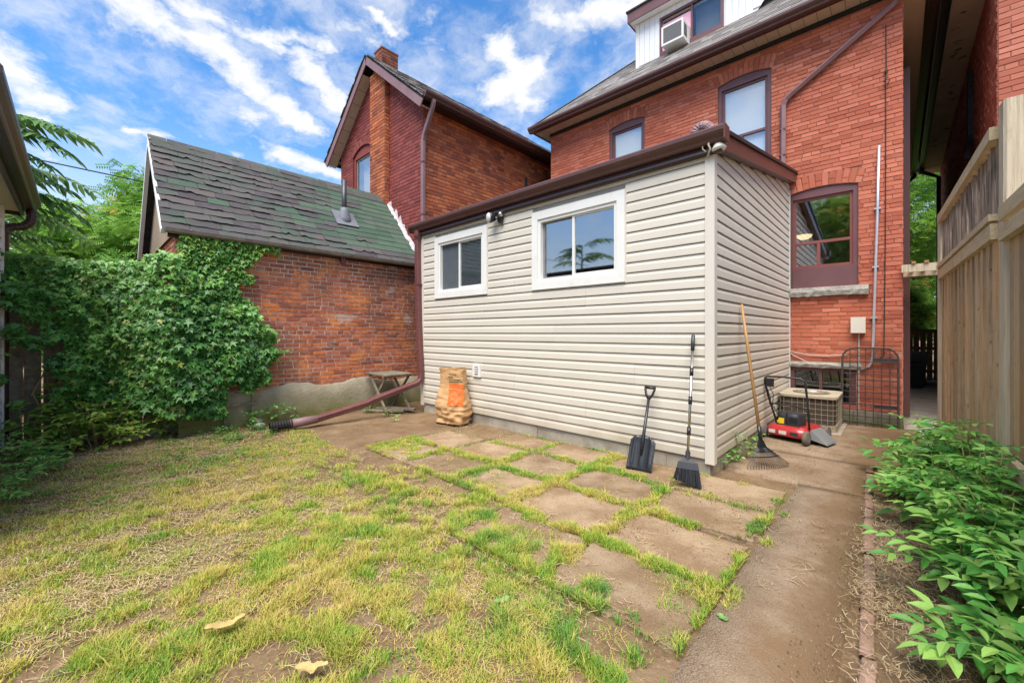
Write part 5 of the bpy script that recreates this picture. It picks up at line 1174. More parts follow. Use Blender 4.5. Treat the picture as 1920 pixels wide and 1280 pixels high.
# kraft paper yard bag
bag = thing('paper_bag', 'crumpled brown paper yard waste bag with orange print standing against the siding', 'bag', (-3.49, -.23, 0))
BC = Vector((-3.49, -.225, 0)); BPH = R(17); bx_, by_ = Vector((math.cos(BPH), math.sin(BPH), 0)), Vector((-math.sin(BPH), math.cos(BPH), 0)); BH = .79
def bag_disp(x, y, z):
    f = .22 + .78 * max(0, 1 - z / .42)
    a = abs(float(vnoise(x * 1.0 + y, z * 2.1, 9, 5)) - .5) * 2; b = abs(float(vnoise(x + y * 2 + z * 1.2, z * 1.4 - x * .8, 17, 6)) - .5) * 2
    return (.5 - a) * .055 * f + (.5 - b) * .024 * f + .02 * math.sin(z * 9 + x * 4)
def bag_dims(z):
    t = z / BH
    return .225 + .02 * math.sin(t * 5) - .012 * t, .115 * (1 - .55 * t ** 3) + .01
def bag_front(x, z, off=0):
    a, b = bag_dims(z); xx = max(-.985, min(.985, x / a)); y = -b * (1 - abs(xx) ** 5) ** .2
    d = bag_disp(xx * a, y, z) + off
    L = Vector((xx * a + .02 * math.sin(z * 5), y - d, z)); return BC + bx_ * L.x + by_ * L.y + Vector((0, 0, L.z))
mb = MB(); V = []; NP, NZ = 72, 46
for k in range(NZ + 1):
    z = BH * k / NZ
    a, b = bag_dims(z)
    for i in range(NP):
        th = 2 * math.pi * i / NP - math.pi / 2
        c, s = math.cos(th), math.sin(th); r_ = (abs(c / a) ** 5 + abs(s / b) ** 5) ** -.2
        x, y = c * r_, s * r_; d = bag_disp(x, y, z); nx, ny = (x / a) ** 5 / a if a else 0, (y / b) ** 5 / b
        l = math.hypot(nx, ny) or 1
        zz = z if k < NZ else z + .006 * math.sin(i * .35)
        V.append(BC + bx_ * (x + nx / l * d + .02 * math.sin(z * 5)) + by_ * (y + ny / l * d) + Vector((0, 0, max(.004, zz))))
F = [(k * NP + i, k * NP + (i + 1) % NP, (k + 1) * NP + (i + 1) % NP, (k + 1) * NP + i) for k in range(NZ) for i in range(NP)] + [tuple(range(NP))[::-1]]
mb.add(V, F); part(mb, 'body', 'paper', bag, True)
def patch(x0, x1, z0, z1, mat, name, off, nx=16, nz=14):
    mb = MB(); V = [bag_front(x0 + (x1 - x0) * i / nx, z0 + (z1 - z0) * j / nz, off) for j in range(nz + 1) for i in range(nx + 1)]
    mb.add(V, [(j * (nx + 1) + i, j * (nx + 1) + i + 1, (j + 1) * (nx + 1) + i + 1, (j + 1) * (nx + 1) + i) for j in range(nz) for i in range(nx)]); return part(mb, name, mat, bag, True)
patch(-.015, .222, .262, .492, 'orange', 'printed_square', .002); patch(-.012, .215, .508, .572, 'orange', 'printed_band', .002, 14, 5)
def text_on_bag(body, cx, cz, size, ang, mat, name, off=.004):
    cu = bpy.data.curves.new('t', 'FONT'); cu.body = body; cu.size = size; cu.align_x = 'CENTER'; cu.align_y = 'CENTER'; cu.resolution_u = 2
    o = bpy.data.objects.new('t', cu); me = o.to_mesh(); ca, sa = math.cos(ang), math.sin(ang)
    mb = MB(); mb.add([bag_front(cx + v.co.x * ca - v.co.y * sa, cz + v.co.x * sa + v.co.y * ca, off) for v in me.vertices], [tuple(p.vertices) for p in me.polygons])
    o.to_mesh_clear(); bpy.data.objects.remove(o); bpy.data.curves.remove(cu)
    return part(mb, name, mat, bag)
for body, dx in (('THE', -.055), ('HOME', -.008), ('DEPOT', .042)):
    text_on_bag(body, .104 + dx * .78, .378 - dx * .78, .066, R(45), 'paper', 'lettering')
rr = random.Random(8)
for (z, x0, x1, h_) in ((.70, .0, .13, .02), (.655, -.01, .05, .022), (.625, .0, .19, .018), (.592, .0, .2, .02), (.262, .03, .15, .008), (.24, .05, .17, .006), (.225, .06, .16, .006)):
    mb = MB(); x = x0
    while x < x1:
        l = rr.uniform(.006, .016); q = [bag_front(a, b, .003) for a, b in ((x, z), (x + l, z), (x + l, z + h_ * rr.uniform(.5, 1)), (x, z + h_ * rr.uniform(.5, 1)))]; mb.add(q, [(0, 1, 2, 3)]); x += l + rr.uniform(.002, .006)
    part(mb, 'smudged_print', 'ink', bag)

# snow shovel
def frame(base, top, wdir):
    a = (Vector(top) - Vector(base)); L = a.length; a.normalize(); wv = Vector(wdir); wv = (wv - a * wv.dot(a)).normalized(); n = wv.cross(a).normalized()
    if n.y > 0: n = -n
    return Vector(base), a, wv, n, L
def fr(fm, x, s, o): B, a, wv, n, L = fm; return B + wv * x + a * s + n * o
sh = thing('snow_shovel', 'black plastic snow shovel with D grip leaning on the cream siding', 'shovel', (-.53, -.3, 0))
fm = frame((-.53, -.365, .005), (-.548, -.075, .80), (.985, .17, 0))
mb = MB(); nx, nz = 24, 12; V = []
for j in range(nz + 1):
    t = j / nz; s = t * .335
    for i in range(nx + 1):
        u = i / nx * 2 - 1
        half = .118 * (1 if t < .8 else (1 - ((t - .8) / .2) ** 2 * .25))
        rib = .010 * max(0, math.cos(u * math.pi * 3.0)) * (t > .1)
        o = .05 * (1 - t) ** 1.5 * .6 + .035 * (1 - t * .9) * (1 - u * u) * -.6 + rib * .9 + .03 * t * 0
        V.append((u * half, s - .02 * u * u * (t > .9), o))
V2 = [fr(fm, x, s, o) for x, s, o in V] + [fr(fm, x, s, o - .006) for x, s, o in V]; n0 = len(V)
F = [(j * (nx + 1) + i, j * (nx + 1) + i + 1, (j + 1) * (nx + 1) + i + 1, (j + 1) * (nx + 1) + i) for j in range(nz) for i in range(nx)]
F2 = [tuple(n0 + q for q in f[::-1]) for f in F]
ring = list(range(nx + 1)) + [j * (nx + 1) + nx for j in range(1, nz + 1)] + [nz * (nx + 1) + nx - i for i in range(1, nx + 1)] + [(nz - j) * (nx + 1) for j in range(1, nz)]
F3 = [(ring[k], n0 + ring[k], n0 + ring[(k + 1) % len(ring)], ring[(k + 1) % len(ring)]) for k in range(len(ring))]
mb.add(V2, F + F2 + F3); part(mb, 'blade', 'blackplastic', sh, True)
mb = MB(); mb.tube([fr(fm, 0, .14, .0), fr(fm, 0, .30, .012), fr(fm, 0, .36, .008), fr(fm, 0, .69, 0)], [.012, .019, .015, .0135], 10); part(mb, 'shaft', 'blackplastic', sh, True)
mb = MB(); mb.tube([fr(fm, 0, .68, 0), fr(fm, -.03, .73, 0), fr(fm, -.045, .785, 0), fr(fm, -.045, .805, 0)], .0115, 8); mb.tube([fr(fm, 0, .68, 0), fr(fm, .03, .73, 0), fr(fm, .045, .785, 0), fr(fm, .045, .805, 0)], .0115, 8); mb.tube([fr(fm, -.052, .802, 0), fr(fm, .052, .802, 0)], .015, 10); part(mb, 'grip', 'blackplastic', sh, True)

# broom
br = thing('broom', 'push-together broom with chrome handle and black bristles leaning on the siding', 'broom', (-.07, -.45, 0))
fm = frame((-.055, -.475, .0), (-.148, -.05, 1.285), (.93, .36, 0))
L = fm[4]
mb = MB(); mb.tube([fr(fm, 0, .25, 0), fr(fm, 0, L - .13, 0)], .0115, 12); part(mb, 'handle', 'steel', br, True)
for s in (.47, .74, 1.0):
    mb = MB(); mb.tube([fr(fm, 0, s - .035, 0), fr(fm, 0, s + .035, 0)], .0165, 12); part(mb, 'joint', 'blackplastic', br, True)
mb = MB(); mb.tube([fr(fm, 0, L - .155, 0), fr(fm, 0, L - .15, 0), fr(fm, 0, L - .01, 0), fr(fm, 0, L, 0)], [.014, .0175, .0165, .008], 12); part(mb, 'grip', 'blackplastic', br, True)
mb = MB(); mb.tube([fr(fm, 0, .19, 0), fr(fm, 0, .30, 0)], .02, 12)
V = [fr(fm, x, s, o) for s, wl, wr, th in ((.15, -.085, .095, .024), (.205, -.075, .08, .022), (.235, -.03, .03, .016)) for x, o in ((wl, -th), (wr, -th), (wr, th), (wl, th))]
mb.add(V, [(0, 1, 5, 4), (1, 2, 6, 5), (2, 3, 7, 6), (3, 0, 4, 7), (4, 5, 9, 8), (5, 6, 10, 9), (6, 7, 11, 10), (7, 4, 8, 11), (8, 9, 10, 11), (3, 2, 1, 0)]); part(mb, 'head', 'dkplastic', br)
mb = MB(); rr = random.Random(4)
for i in range(46):
    for j in range(5):
        x = -.082 + .174 * i / 45; o = -.02 + .04 * j / 4; sp = (i / 45 - .5); ln = .012 + .055 * (1 - i / 45)
        p = fr(fm, x, .16, o); q = fr(fm, x * 1.06 + sp * .03 + rr.uniform(-.006, .006), ln * .9 + rr.uniform(-.006, .006) + (.0), o * 1.6 + rr.uniform(-.006, .006))
        q.z = max(q.z, .004); mb.tube([p, (p + q) / 2 + Vector((rr.uniform(-.003, .003), 0, 0)), q], .0022, 3, caps=False)
part(mb, 'bristles', 'dkplastic', br, kind='stuff')

# leaf rake
rk = thing('leaf_rake', 'leaf rake with wooden handle and black fanned tines leaning on the siding corner', 'rake', (.3, .6, 0))
hub = Vector((.255, .635, .245)); top = Vector((.045, .80, 1.60)); ax_ = (hub - top).normalized(); wv = Vector((.58, .81, 0)); wv = (wv - ax_ * wv.dot(ax_)).normalized()
mb = MB(); mb.tube([top, top.lerp(hub, .3), top.lerp(hub, .97)], [.0125, .0145, .0145], 10); part(mb, 'handle', 'wood_handle', rk, True)
mb = MB(); mb.tube([top.lerp(hub, .90), hub], .018, 10); part(mb, 'ferrule', 'blackplastic', rk, True)
nn = ax_.cross(wv).normalized()
mb = MB(); q = hub + ax_ * .12
V = [hub - wv * .018 - nn * .015, hub + wv * .018 - nn * .015, q + wv * .075 - nn * .006, q - wv * .075 - nn * .006, hub - wv * .018 + nn * .015, hub + wv * .018 + nn * .015, q + wv * .075 + nn * .006, q - wv * .075 + nn * .006]
mb.add(V, [(0, 1, 2, 3), (4, 7, 6, 5), (0, 4, 5, 1), (1, 5, 6, 2), (2, 6, 7, 3), (3, 7, 4, 0)]); part(mb, 'socket', 'blackplastic', rk)
ends = []
for i in range(20):
    u = i / 19 * 2 - 1; E_ = Vector((.335, .57, 0)) + Vector((.58, .81, 0)) * u * .235 - Vector((.81, -.58, 0)) * (.05 * u * u - .05); E_.z = .012
    s0 = hub + ax_ * .06 + wv * u * .045; mid = s0.lerp(E_, .55) + Vector((0, 0, .01)); ends.append(mid)
    tip = E_ + (Vector((E_.x, E_.y, 0)) - Vector((hub.x, hub.y, 0))).normalized() * -.012; tip.z = .003
    mb = MB(); mb.tube([s0, s0.lerp(mid, .6), mid, E_ + Vector((0, 0, .02)), tip], [.003, .003, .003, .0028, .002], 5); part(mb, 'tine', 'blackplastic', rk)
mb = MB(); mb.tube([e + Vector((0, 0, .004)) for e in ends], .006, 6); part(mb, 'brace', 'blackplastic', rk)

# lawn mower
mw = thing('lawn_mower', 'small red push lawn mower with black motor cover and folded handle', 'lawn mower', (.33, 2.05, .02))
MM = Matrix.Translation((.325, 2.045, .02)) @ Matrix.Rotation(R(-13), 4, 'Z')
def W(x, y, z): return MM @ Vector((x, y, z))
def wbox(mb, lo, hi):
    b = MB(); b.box(lo, hi); mb.add([W(*v) for v in b.v], b.f)
mb = MB(); V = []; n = 28
for (z, sx, sy) in ((.055, .235, .285), (.075, .245, .295), (.125, .235, .285), (.155, .215, .265), (.17, .17, .22), (.172, .1, .12)):
    for i in range(n):
        th = 2 * math.pi * i / n; c, s = math.cos(th), math.sin(th); r_ = (abs(c) ** 5 + abs(s) ** 5) ** -.2; V.append(W(c * r_ * sx, s * r_ * sy, z))
F = [(k * n + i, k * n + (i + 1) % n, (k + 1) * n + (i + 1) % n, (k + 1) * n + i) for k in range(5) for i in range(n)] + [tuple(5 * n + i for i in range(n))]
mb.add(V, F); part(mb, 'deck', 'redpaint', mw, True)
mb = MB(); V = []; n = 24
for (z, f) in ((.165, .98), (.18, 1), (.27, .97), (.305, .9), (.315, .75), (.317, .3)):
    for i in range(n):
        th = 2 * math.pi * i / n; c, s = math.cos(th), math.sin(th); r_ = (abs(c) ** 4 + abs(s) ** 4) ** -.25; V.append(W(c * r_ * .125 * f - .01, s * r_ * .13 * f - .06, z))
F = [(k * n + i, k * n + (i + 1) % n, (k + 1) * n + (i + 1) % n, (k + 1) * n + i) for k in range(5) for i in range(n)] + [tuple(5 * n + i for i in range(n))]
mb.add(V, F); mot = part(mb, 'motor_cover', 'dkplastic', mw, True)
mb = MB(); wbox(mb, (-.022, -.194, .18), (-.010, -.06, .318)); part(mb, 'seam', 'blackplastic', mot)
mb = MB(); wbox(mb, (-.105, -.1915, .185), (-.045, -.186, .25)); part(mb, 'sticker', 'yellow', mot)
for k in range(5):
    mb = MB(); wbox(mb, (.012 + k * .019, -.1925, .215), (.022 + k * .019, -.187, .275)); part(mb, 'vent_slot', 'blackplastic', mot)
mb = MB(); wbox(mb, (-.13, -.20, .168), (.12, -.17, .18)); part(mb, 'mount_plate', 'dkplastic', mw)
for a, b, m_ in ((-.17, -.10, 'sticker'), (-.06, .02, 'sticker'), (.06, .14, 'dkplastic')):
    mb = MB(); wbox(mb, (a, -.2945, .078), (b, -.289, .118)); part(mb, 'sticker', m_, mw)
for (x, y, s) in ((-.25, -.24, -1), (.20, -.30, 1), (-.25, .22, -1), (.25, .22, 1)):
    mb = MB(); c = W(x + (.0 if y > -.29 else .03), y, .078); ax = (MM.to_3x3() @ Vector((1, 0, 0)))
    mb.lathe(c, [(.05, -.024), (.072, -.022), (.08, -.012), (.08, .012), (.072, .022), (.05, .024)], 20, ax); wh = part(mb, 'wheel', 'tyre', mw, True)
    mb = MB(); mb.lathe(c, [(.046, -.026), (.046, .026)], 16, ax); part(mb, 'hub', 'grey', wh)
mb = MB(); V = [W(.235, -.2, .16), W(.235, .1, .16), W(.39, .06, .035), W(.39, -.20, .035), W(.235, -.22, .06), W(.235, .12, .06), W(.40, .07, .02), W(.40, -.21, .02)]
mb.add(V, [(0, 1, 2, 3), (4, 7, 6, 5), (0, 3, 7, 4), (1, 5, 6, 2), (3, 2, 6, 7)]); part(mb, 'chute', 'grey', mw)
hp = [Vector((.16, 1.93, .17)), Vector((.12, 1.925, .32)), Vector((.065, 1.91, .52)), Vector((.03, 1.90, .70)), Vector((.035, 1.90, .745)), Vector((.06, 1.90, .762)), Vector((.25, 1.89, .765)), Vector((.40, 1.885, .755)), Vector((.435, 1.882, .74)), Vector((.45, 1.88, .69)), Vector((.48, 1.84, .42)), Vector((.495, 1.82, .18))]
mb = MB(); mb.tube(hp, .0115, 10); hd = part(mb, 'handle', 'blackplastic', mw, True)
mb = MB(); mb.tube([(.095, 1.918, .43), (.30, 1.90, .425), (.48, 1.845, .41)], .009, 8); part(mb, 'cross_bar', 'blackplastic', hd)
mb = MB(); mb.box((.05, 1.86, .64), (.13, 1.90, .74)); part(mb, 'switch_box', 'blackplastic', hd)
mb = MB(); mb.tube([(.09, 1.87, .64), (.13, 1.86, .55), (.12, 1.87, .42), (.17, 1.88, .32), (.2, 1.9, .25)], .005, 6); mb.tube([(.06, 1.9, .60), (.10, 1.87, .5), (.08, 1.9, .42)], .005, 6); part(mb, 'cable', 'black', hd, True)
mb = MB(); mb.lathe((.17, 1.93, .19), [(.012, 0), (.018, .02), (.012, .045)], 10); part(mb, 'knob', 'yellow', hd)

# air conditioning condenser
cu = thing('condenser_unit', 'weathered beige condenser unit with wire cage in front of the basement window', 'air conditioner', (.36, 3.0, .02))
cx, cy, hx_, hy_ = .36, 3.02, .31, .40; z0c, z1c = .05, .475
def rrect(hx, hy, r=.09, n=5):
    pts = []
    for (sx, sy, a0) in ((1, 1, 0), (-1, 1, 90), (-1, -1, 180), (1, -1, 270)):
        for k in range(n + 1):
            a = R(a0 + 90 * k / n); pts.append((sx * (hx - r) + r * math.cos(a), sy * (hy - r) + r * math.sin(a)))
    return pts
def prism(mb, pts, za, zb):
    n = len(pts); mb.add([(cx + x, cy + y, z) for z in (za, zb) for x, y in pts], [(i, (i + 1) % n, n + (i + 1) % n, n + i) for i in range(n)] + [tuple(range(n))[::-1], tuple(range(n, 2 * n))])
mb = MB(); prism(mb, rrect(hx_ - .02, hy_ - .02), z0c + .02, z1c - .01); part(mb, 'coil', 'accoil', cu)
mb = MB(); prism(mb, rrect(hx_, hy_), z0c - .03, z0c + .05); part(mb, 'base_pan', 'acbeige', cu)
mb = MB(); prism(mb, rrect(hx_ + .012, hy_ + .012, .1), z1c - .03, z1c); tp = part(mb, 'top_plate', 'acbeige', cu)
mb = MB(); mb.lathe((cx, cy, z1c + .002), [(.21, 0), (.21, .004), (.0, .004)], 28); part(mb, 'fan_opening', 'accoil', tp)
mb = MB()
for r_ in (.05, .10, .15, .20): mb.tube([(cx + r_ * math.cos(2 * math.pi * k / 28), cy + r_ * math.sin(2 * math.pi * k / 28), z1c + .012) for k in range(29)], .003, 4, caps=False)
for k in range(8): mb.tube([(cx, cy, z1c + .014), (cx + .215 * math.cos(k * math.pi / 4), cy + .215 * math.sin(k * math.pi / 4), z1c + .012)], .003, 4)
part(mb, 'fan_guard', 'acbeige', tp)
mb = MB(); mb.lathe((cx + .02, cy, z1c + .012), [(.05, 0), (.045, .01), (.0, .012)], 14); part(mb, 'motor_cap', 'sticker', tp)
ringp = rrect(hx_ + .004, hy_ + .004)
for k in range(6):
    z = z0c + .06 + k * .066; mb = MB(); P = [(cx + x, cy + y, z) for x, y in ringp]; mb.tube(P + [P[0]], .0019, 5, caps=False); part(mb, 'cage_wire', 'acbeige', cu)
per = []
for k in range(len(ringp)):
    a, b = Vector((*ringp[k], 0)), Vector((*ringp[(k + 1) % len(ringp)], 0)); m_ = max(1, int((b - a).length / .06))
    per += [a.lerp(b, t / m_) for t in range(m_)]
acc = None
for p in per:
    if acc is not None and (p - acc).length < .052: continue
    acc = p; mb = MB(); mb.tube([(cx + p.x, cy + p.y, z0c), (cx + p.x, cy + p.y, z1c - .02)], .0019, 5); part(mb, 'cage_wire', 'acbeige', cu)
mb = MB(); mb.box((cx - .36, cy - .46, -.0), (cx + .36, cy + .46, .022)); part(mb, 'pad', 'concrete', cu)

# iron gate grille leaning on the wall
ig = thing('iron_gate', 'rusty iron bar gate with rounded top corners leaning on the red brick wall', 'gate', (.95, 3.45, .02))
def gp(x, z): return Vector((x, 3.40 + .10 * z / 1.1 + (x - .67) * .10, z))
gx0, gx1, gzt = .665, 1.245, 1.09
pth = [gp(gx0, .025), gp(gx0, gzt - .14)] + [gp(gx0 + .14 - .14 * math.cos(R(a)), gzt - .14 + .14 * math.sin(R(a))) for a in (20, 45, 70, 90)] + [gp(gx1 - .14 + .14 * math.sin(R(a)), gzt - .14 + .14 * math.cos(R(a))) for a in (0, 20, 45, 70, 90)] + [gp(gx1, .025)]
mb = MB(); mb.tube(pth, .0125, 8); part(mb, 'frame', 'iron', ig)
mb = MB(); mb.tube([gp(gx0, .07), gp(gx1, .07)], .011, 8); part(mb, 'bottom_rail', 'iron', ig)
for k in range(1, 7):
    x = gx0 + (gx1 - gx0) * k / 7; mb = MB(); mb.tube([gp(x, .02), gp(x, gzt - (.0 if 2 < k < 5 else .005 if 1 < k < 6 else .03))], .006, 6); part(mb, 'bar', 'iron', ig)
for k in range(1, 12):
    z = .07 + k * .083; mb = MB(); mb.tube([gp(gx0, z), gp(gx1, z)], .0058, 5); part(mb, 'cross_wire', 'iron', ig)
for z in (.30, .93):
    mb = MB(); mb.bar(gp(1.0, z), gp(1.25, z), .012, .045); part(mb, 'hinge_strap', 'dkplastic', ig)

# electrics on the brick wall
cb = thing('conduit', 'silver steel conduit bending across the lower red brick wall', 'conduit', (1.0, 3.57, .8))
mb = MB(); mb.tube([(1.052, 3.57, 3.87), (1.035, 3.57, 3.0), (.985, 3.57, .98), (.978, 3.57, .90), (.95, 3.57, .835), (.89, 3.57, .80), (.74, 3.575, .797)], .0165, 12); part(mb, 'pipe', 'galv', cb, True)
for z, x in ((3.0, 1.035), (2.2, 1.016), (1.5, .998)):
    mb = MB(); mb.box((x - .035, 3.555, z), (x + .035, 3.592, z + .018)); part(mb, 'clip', 'galv', cb)
eb = thing('junction_box', 'small beige electrical box on the red brick wall below the stone sill', 'electrical box', (.835, 3.55, 1.4))
mb = MB(); mb.box((.762, 3.505, 1.295), (.908, 3.593, 1.515)); part(mb, 'box', 'acbeige', eb)
mb = MB(); mb.box((.755, 3.497, 1.30), (.915, 3.504, 1.522)); part(mb, 'cover', 'corner', eb)
mb = MB(); mb.tube([(.84, 3.57, 1.295), (.838, 3.57, .2)], .009, 8); part(mb, 'feed_pipe', 'cable', eb)
mb = MB(); mb.tube([(.02, 3.575, 1.02), (.12, 3.57, 1.0), (.3, 3.57, .962), (.5, 3.57, .965), (.72, 3.575, .99)], .007, 6); mb.tube([(.02, 3.575, 1.0), (.08, 3.57, .95), (.14, 3.57, .92), (.25, 3.56, .86), (.36, 3.56, .83), (.5, 3.57, .85)], .006, 6); solo(mb, 'cable', 'cable', 'pale cables drooping across the red brick above the basement window', 'cable')
mb = MB(); mb.tube([(1.12, 3.58, 5.5), (1.125, 3.585, 4.9), (1.115, 3.58, 4.86), (1.12, 3.585, 4.3), (1.115, 3.585, 2.5), (1.10, 3.585, 1.0), (1.06, 3.58, .95)], .006, 6); solo(mb, 'cable', 'black', 'thin black cable hanging straight down the brick wall beside the conduit', 'cable')
mb = MB(); mb.tube([(1.10, 3.57, 4.72), (1.14, 3.55, 4.77), (1.16, 3.55, 4.72), (1.13, 3.56, 4.66), (1.10, 3.565, 4.66)], .007, 6); mb.lathe((1.125, 3.57, 4.86), [(.012, -.03), (.02, 0), (.012, .03)], 8); solo(mb, 'cable_hook', 'iron', 'small iron hook and insulator high on the brick wall beside the cable', 'hook')
mb = MB(); mb.tube([(-9, -12, 4.35), (-9, -6, 4.15), (-9, -2, 4.1), (-9, 4, 4.2)], .012, 5); solo(mb, 'power_line', 'black', 'thin black power line sagging across the sky past the golden tree', 'cable')

# stones along the vine bed
stn = [(-5.74, -3.36, .11, .075), (-5.90, -3.16, .10, .07), (-5.72, -3.02, .07, .05), (-5.63, -2.80, .12, .075), (-5.60, -2.58, .11, .07), (-5.58, -2.40, .09, .08), (-5.45, -2.22, .07, .06), (-5.2, -2.25, .06, .035), (-5.55, -3.55, .08, .05)]
sl = ['grey rounded stone half hidden in vine stems at the fence foot', 'flat grey stone by the fence foot beside dry vine stems', 'small tan stone in the dry stems', 'long grey edging stone near the garage corner', 'rounded grey edging stone at the garage base', 'pale upright stone nearest the garage base', 'small stone in the weeds by the ribbed spout', 'little brown stone beside the ribbed spout end', 'low brown stone at the edge of the bare soil']
for (x, y, r_, h_), lab in zip(stn, sl):
    mb = MB(); rr = random.Random(int(x * 100)); V = []; n = 14
    for k in range(7):
        ph = math.pi * k / 6
        for i in range(n):
            th = 2 * math.pi * i / n; q = 1 + .22 * (float(vnoise(math.cos(th) * 1.5 + k * .3, math.sin(th) * 1.5, 1.3, int(abs(x) * 50))) - .5)
            V.append((x + r_ * .85 * q * math.sin(ph) * math.cos(th), y + r_ * 1.25 * q * math.sin(ph) * math.sin(th), .02 + h_ * q * math.cos(ph)))
    mb.add(V, [(k * n + i, k * n + (i + 1) % n, (k + 1) * n + (i + 1) % n, (k + 1) * n + i) for k in range(6) for i in range(n)]); solo(mb, 'stone', 'stone', lab, 'stone', 'stones along the vine bed', True)
# stone lying in the planting bed
mb = MB(); mb.box((1.62, -1.62, -.02), (1.72, -1.25, .07)); solo(mb, 'paver', 'slab', 'concrete paver half buried under the leafy weeds by the fence', 'paver')
# ================================================================== vegetation
def big_mesh(name, V, F, att, mat, parent=None, kind='stuff', smooth=False, label=None, cat=None):
    """V (n,3), F (m,k) index array, att per face"""
    me = bpy.data.meshes.new(name); V = np.asarray(V, np.float32); F = np.asarray(F, np.int32); m, k = F.shape
    me.vertices.add(len(V)); me.vertices.foreach_set('co', V.ravel()); me.loops.add(m * k); me.loops.foreach_set('vertex_index', F.ravel())
    me.polygons.add(m); me.polygons.foreach_set('loop_start', np.arange(0, m * k, k, dtype=np.int32)); me.polygons.foreach_set('loop_total', np.full(m, k, np.int32))
    a = me.attributes.new('rnd', 'FLOAT', 'FACE'); a.data.foreach_set('value', np.asarray(att, np.float32))
    me.materials.append(MA[mat]); me.update(calc_edges=True)
    o = bpy.data.objects.new(name, me); link(o, parent)
    if kind: o['kind'] = kind
    if label: o['label'] = label
    if cat: o['category'] = cat
    return o
def blades(P, h, lean, wd, ang, att):
    """grass: two-segment blades, all arguments arrays"""
    n = len(P); dx, dy = np.cos(ang), np.sin(ang); px, py = -dy, dx
    V = np.zeros((n, 5, 3), np.float32); z = P[:, 2]
    mid = h * .55; V[:, 0] = np.stack([P[:, 0] - px * wd, P[:, 1] - py * wd, z], -1); V[:, 1] = np.stack([P[:, 0] + px * wd, P[:, 1] + py * wd, z], -1)
    mx, my = P[:, 0] + dx * lean * .35, P[:, 1] + dy * lean * .35
    V[:, 2] = np.stack([mx + px * wd * .8, my + py * wd * .8, z + mid], -1); V[:, 3] = np.stack([mx - px * wd * .8, my - py * wd * .8, z + mid], -1)
    V[:, 4] = np.stack([P[:, 0] + dx * lean, P[:, 1] + dy * lean, z + h], -1)
    b = (np.arange(n) * 5)[:, None]
    F = np.concatenate([b + [0, 1, 2], b + [0, 2, 3], b + [3, 2, 4]], 0)
    return V.reshape(-1, 3), F, np.tile(att, 3)
def fbm(x, y, s, seed):
    return .5 * vnoise(x, y, s, seed) + .3 * vnoise(x, y, s * 2.3, seed + 1) + .2 * vnoise(x, y, s * 5.1, seed + 2)
def gz_(x, y): return (vnoise(x, y, 2.2, 1) - .5) * .035 + (vnoise(x, y, 7, 2) - .5) * .014 - .02
def grass_density(x, y):
    """0..1 cover of short grass"""
    n = fbm(x, y, 2.6, 20); n2 = fbm(x, y, 7.5, 30)
    ix = np.searchsorted(np.array(SX), x) - 1; inx = (ix >= 0) & (ix < 5)
    sxa = np.array(SX)[np.clip(ix, 0, 4)]; sxb = np.array(SX)[np.clip(ix + 1, 0, 5)]
    iy = np.searchsorted(-np.array(SY), -y) - 1; iny = (iy >= 0) & (iy < 5)
    sya = np.array(SY)[np.clip(iy, 0, 4)]; syb = np.array(SY)[np.clip(iy + 1, 0, 5)]
    dj = np.minimum(np.minimum(np.abs(x - sxa), np.abs(x - sxb)), np.minimum(np.abs(y - sya), np.abs(y - syb)))
    slab = inx & iny & ((iy <= 2) | ((iy == 3) & (ix >= 3)))
    yb = np.where(x < -2.4, -1.9, np.where(x < -.92, -1.74, -2.33)); wob = (n - .5) * np.where(x < -2.4, .6, .12)
    lawn = np.clip((yb - y + wob) / .1, 0, 1) * np.clip((-(x - .60) + (n2 - .5) * .25) / .12, 0, 1)
    lawn *= np.clip((x + 5.0 + (n - .5) * 1.2) / .7, 0, 1) * np.clip(1 + (x + 1.6) * .16 + np.clip(-3.1 - y, 0, 2) * -.12, .42, 1)
    over = np.clip((-1.2 - x) * .5 + (-1.45 - y) * 1.6 + (n - .5) * 1.6, 0, .8) * (y < -1.2) + .9 * np.clip((.22 - (y + 2.33)) / .2, 0, 1) * (n2 > .45) * (y > -2.34)
    joint = np.clip((.078 + (n2 - .5) * .16 - dj) / .03, 0, 1) * (n > .36) * (y < -.05)
    joint = joint * np.where((x > -.3) & (y > -.62), .2 + .5 * (n2 > .6), 1) * np.where((x < -1.3) & (y > -.7), .45, 1) * np.where((x < -2.3) & (y > -1.08), .08, 1)
    tf = vnoise(x, y, 11, 77); patch = np.clip((n * .45 + n2 * .45 + tf * .42 - .575) * 5.5, 0, 1)
    d = np.where(slab, np.maximum(joint, over * patch), lawn * patch)
    right = (x > .62)
    strip = np.clip(.05 - np.abs(x - .63 - (n2 - .5) * .1), 0, .05) / .05 * (n2 > .55) * (y > -1.9) * (y < -.2) * .8
    d = np.where(right, strip, d)
    return d
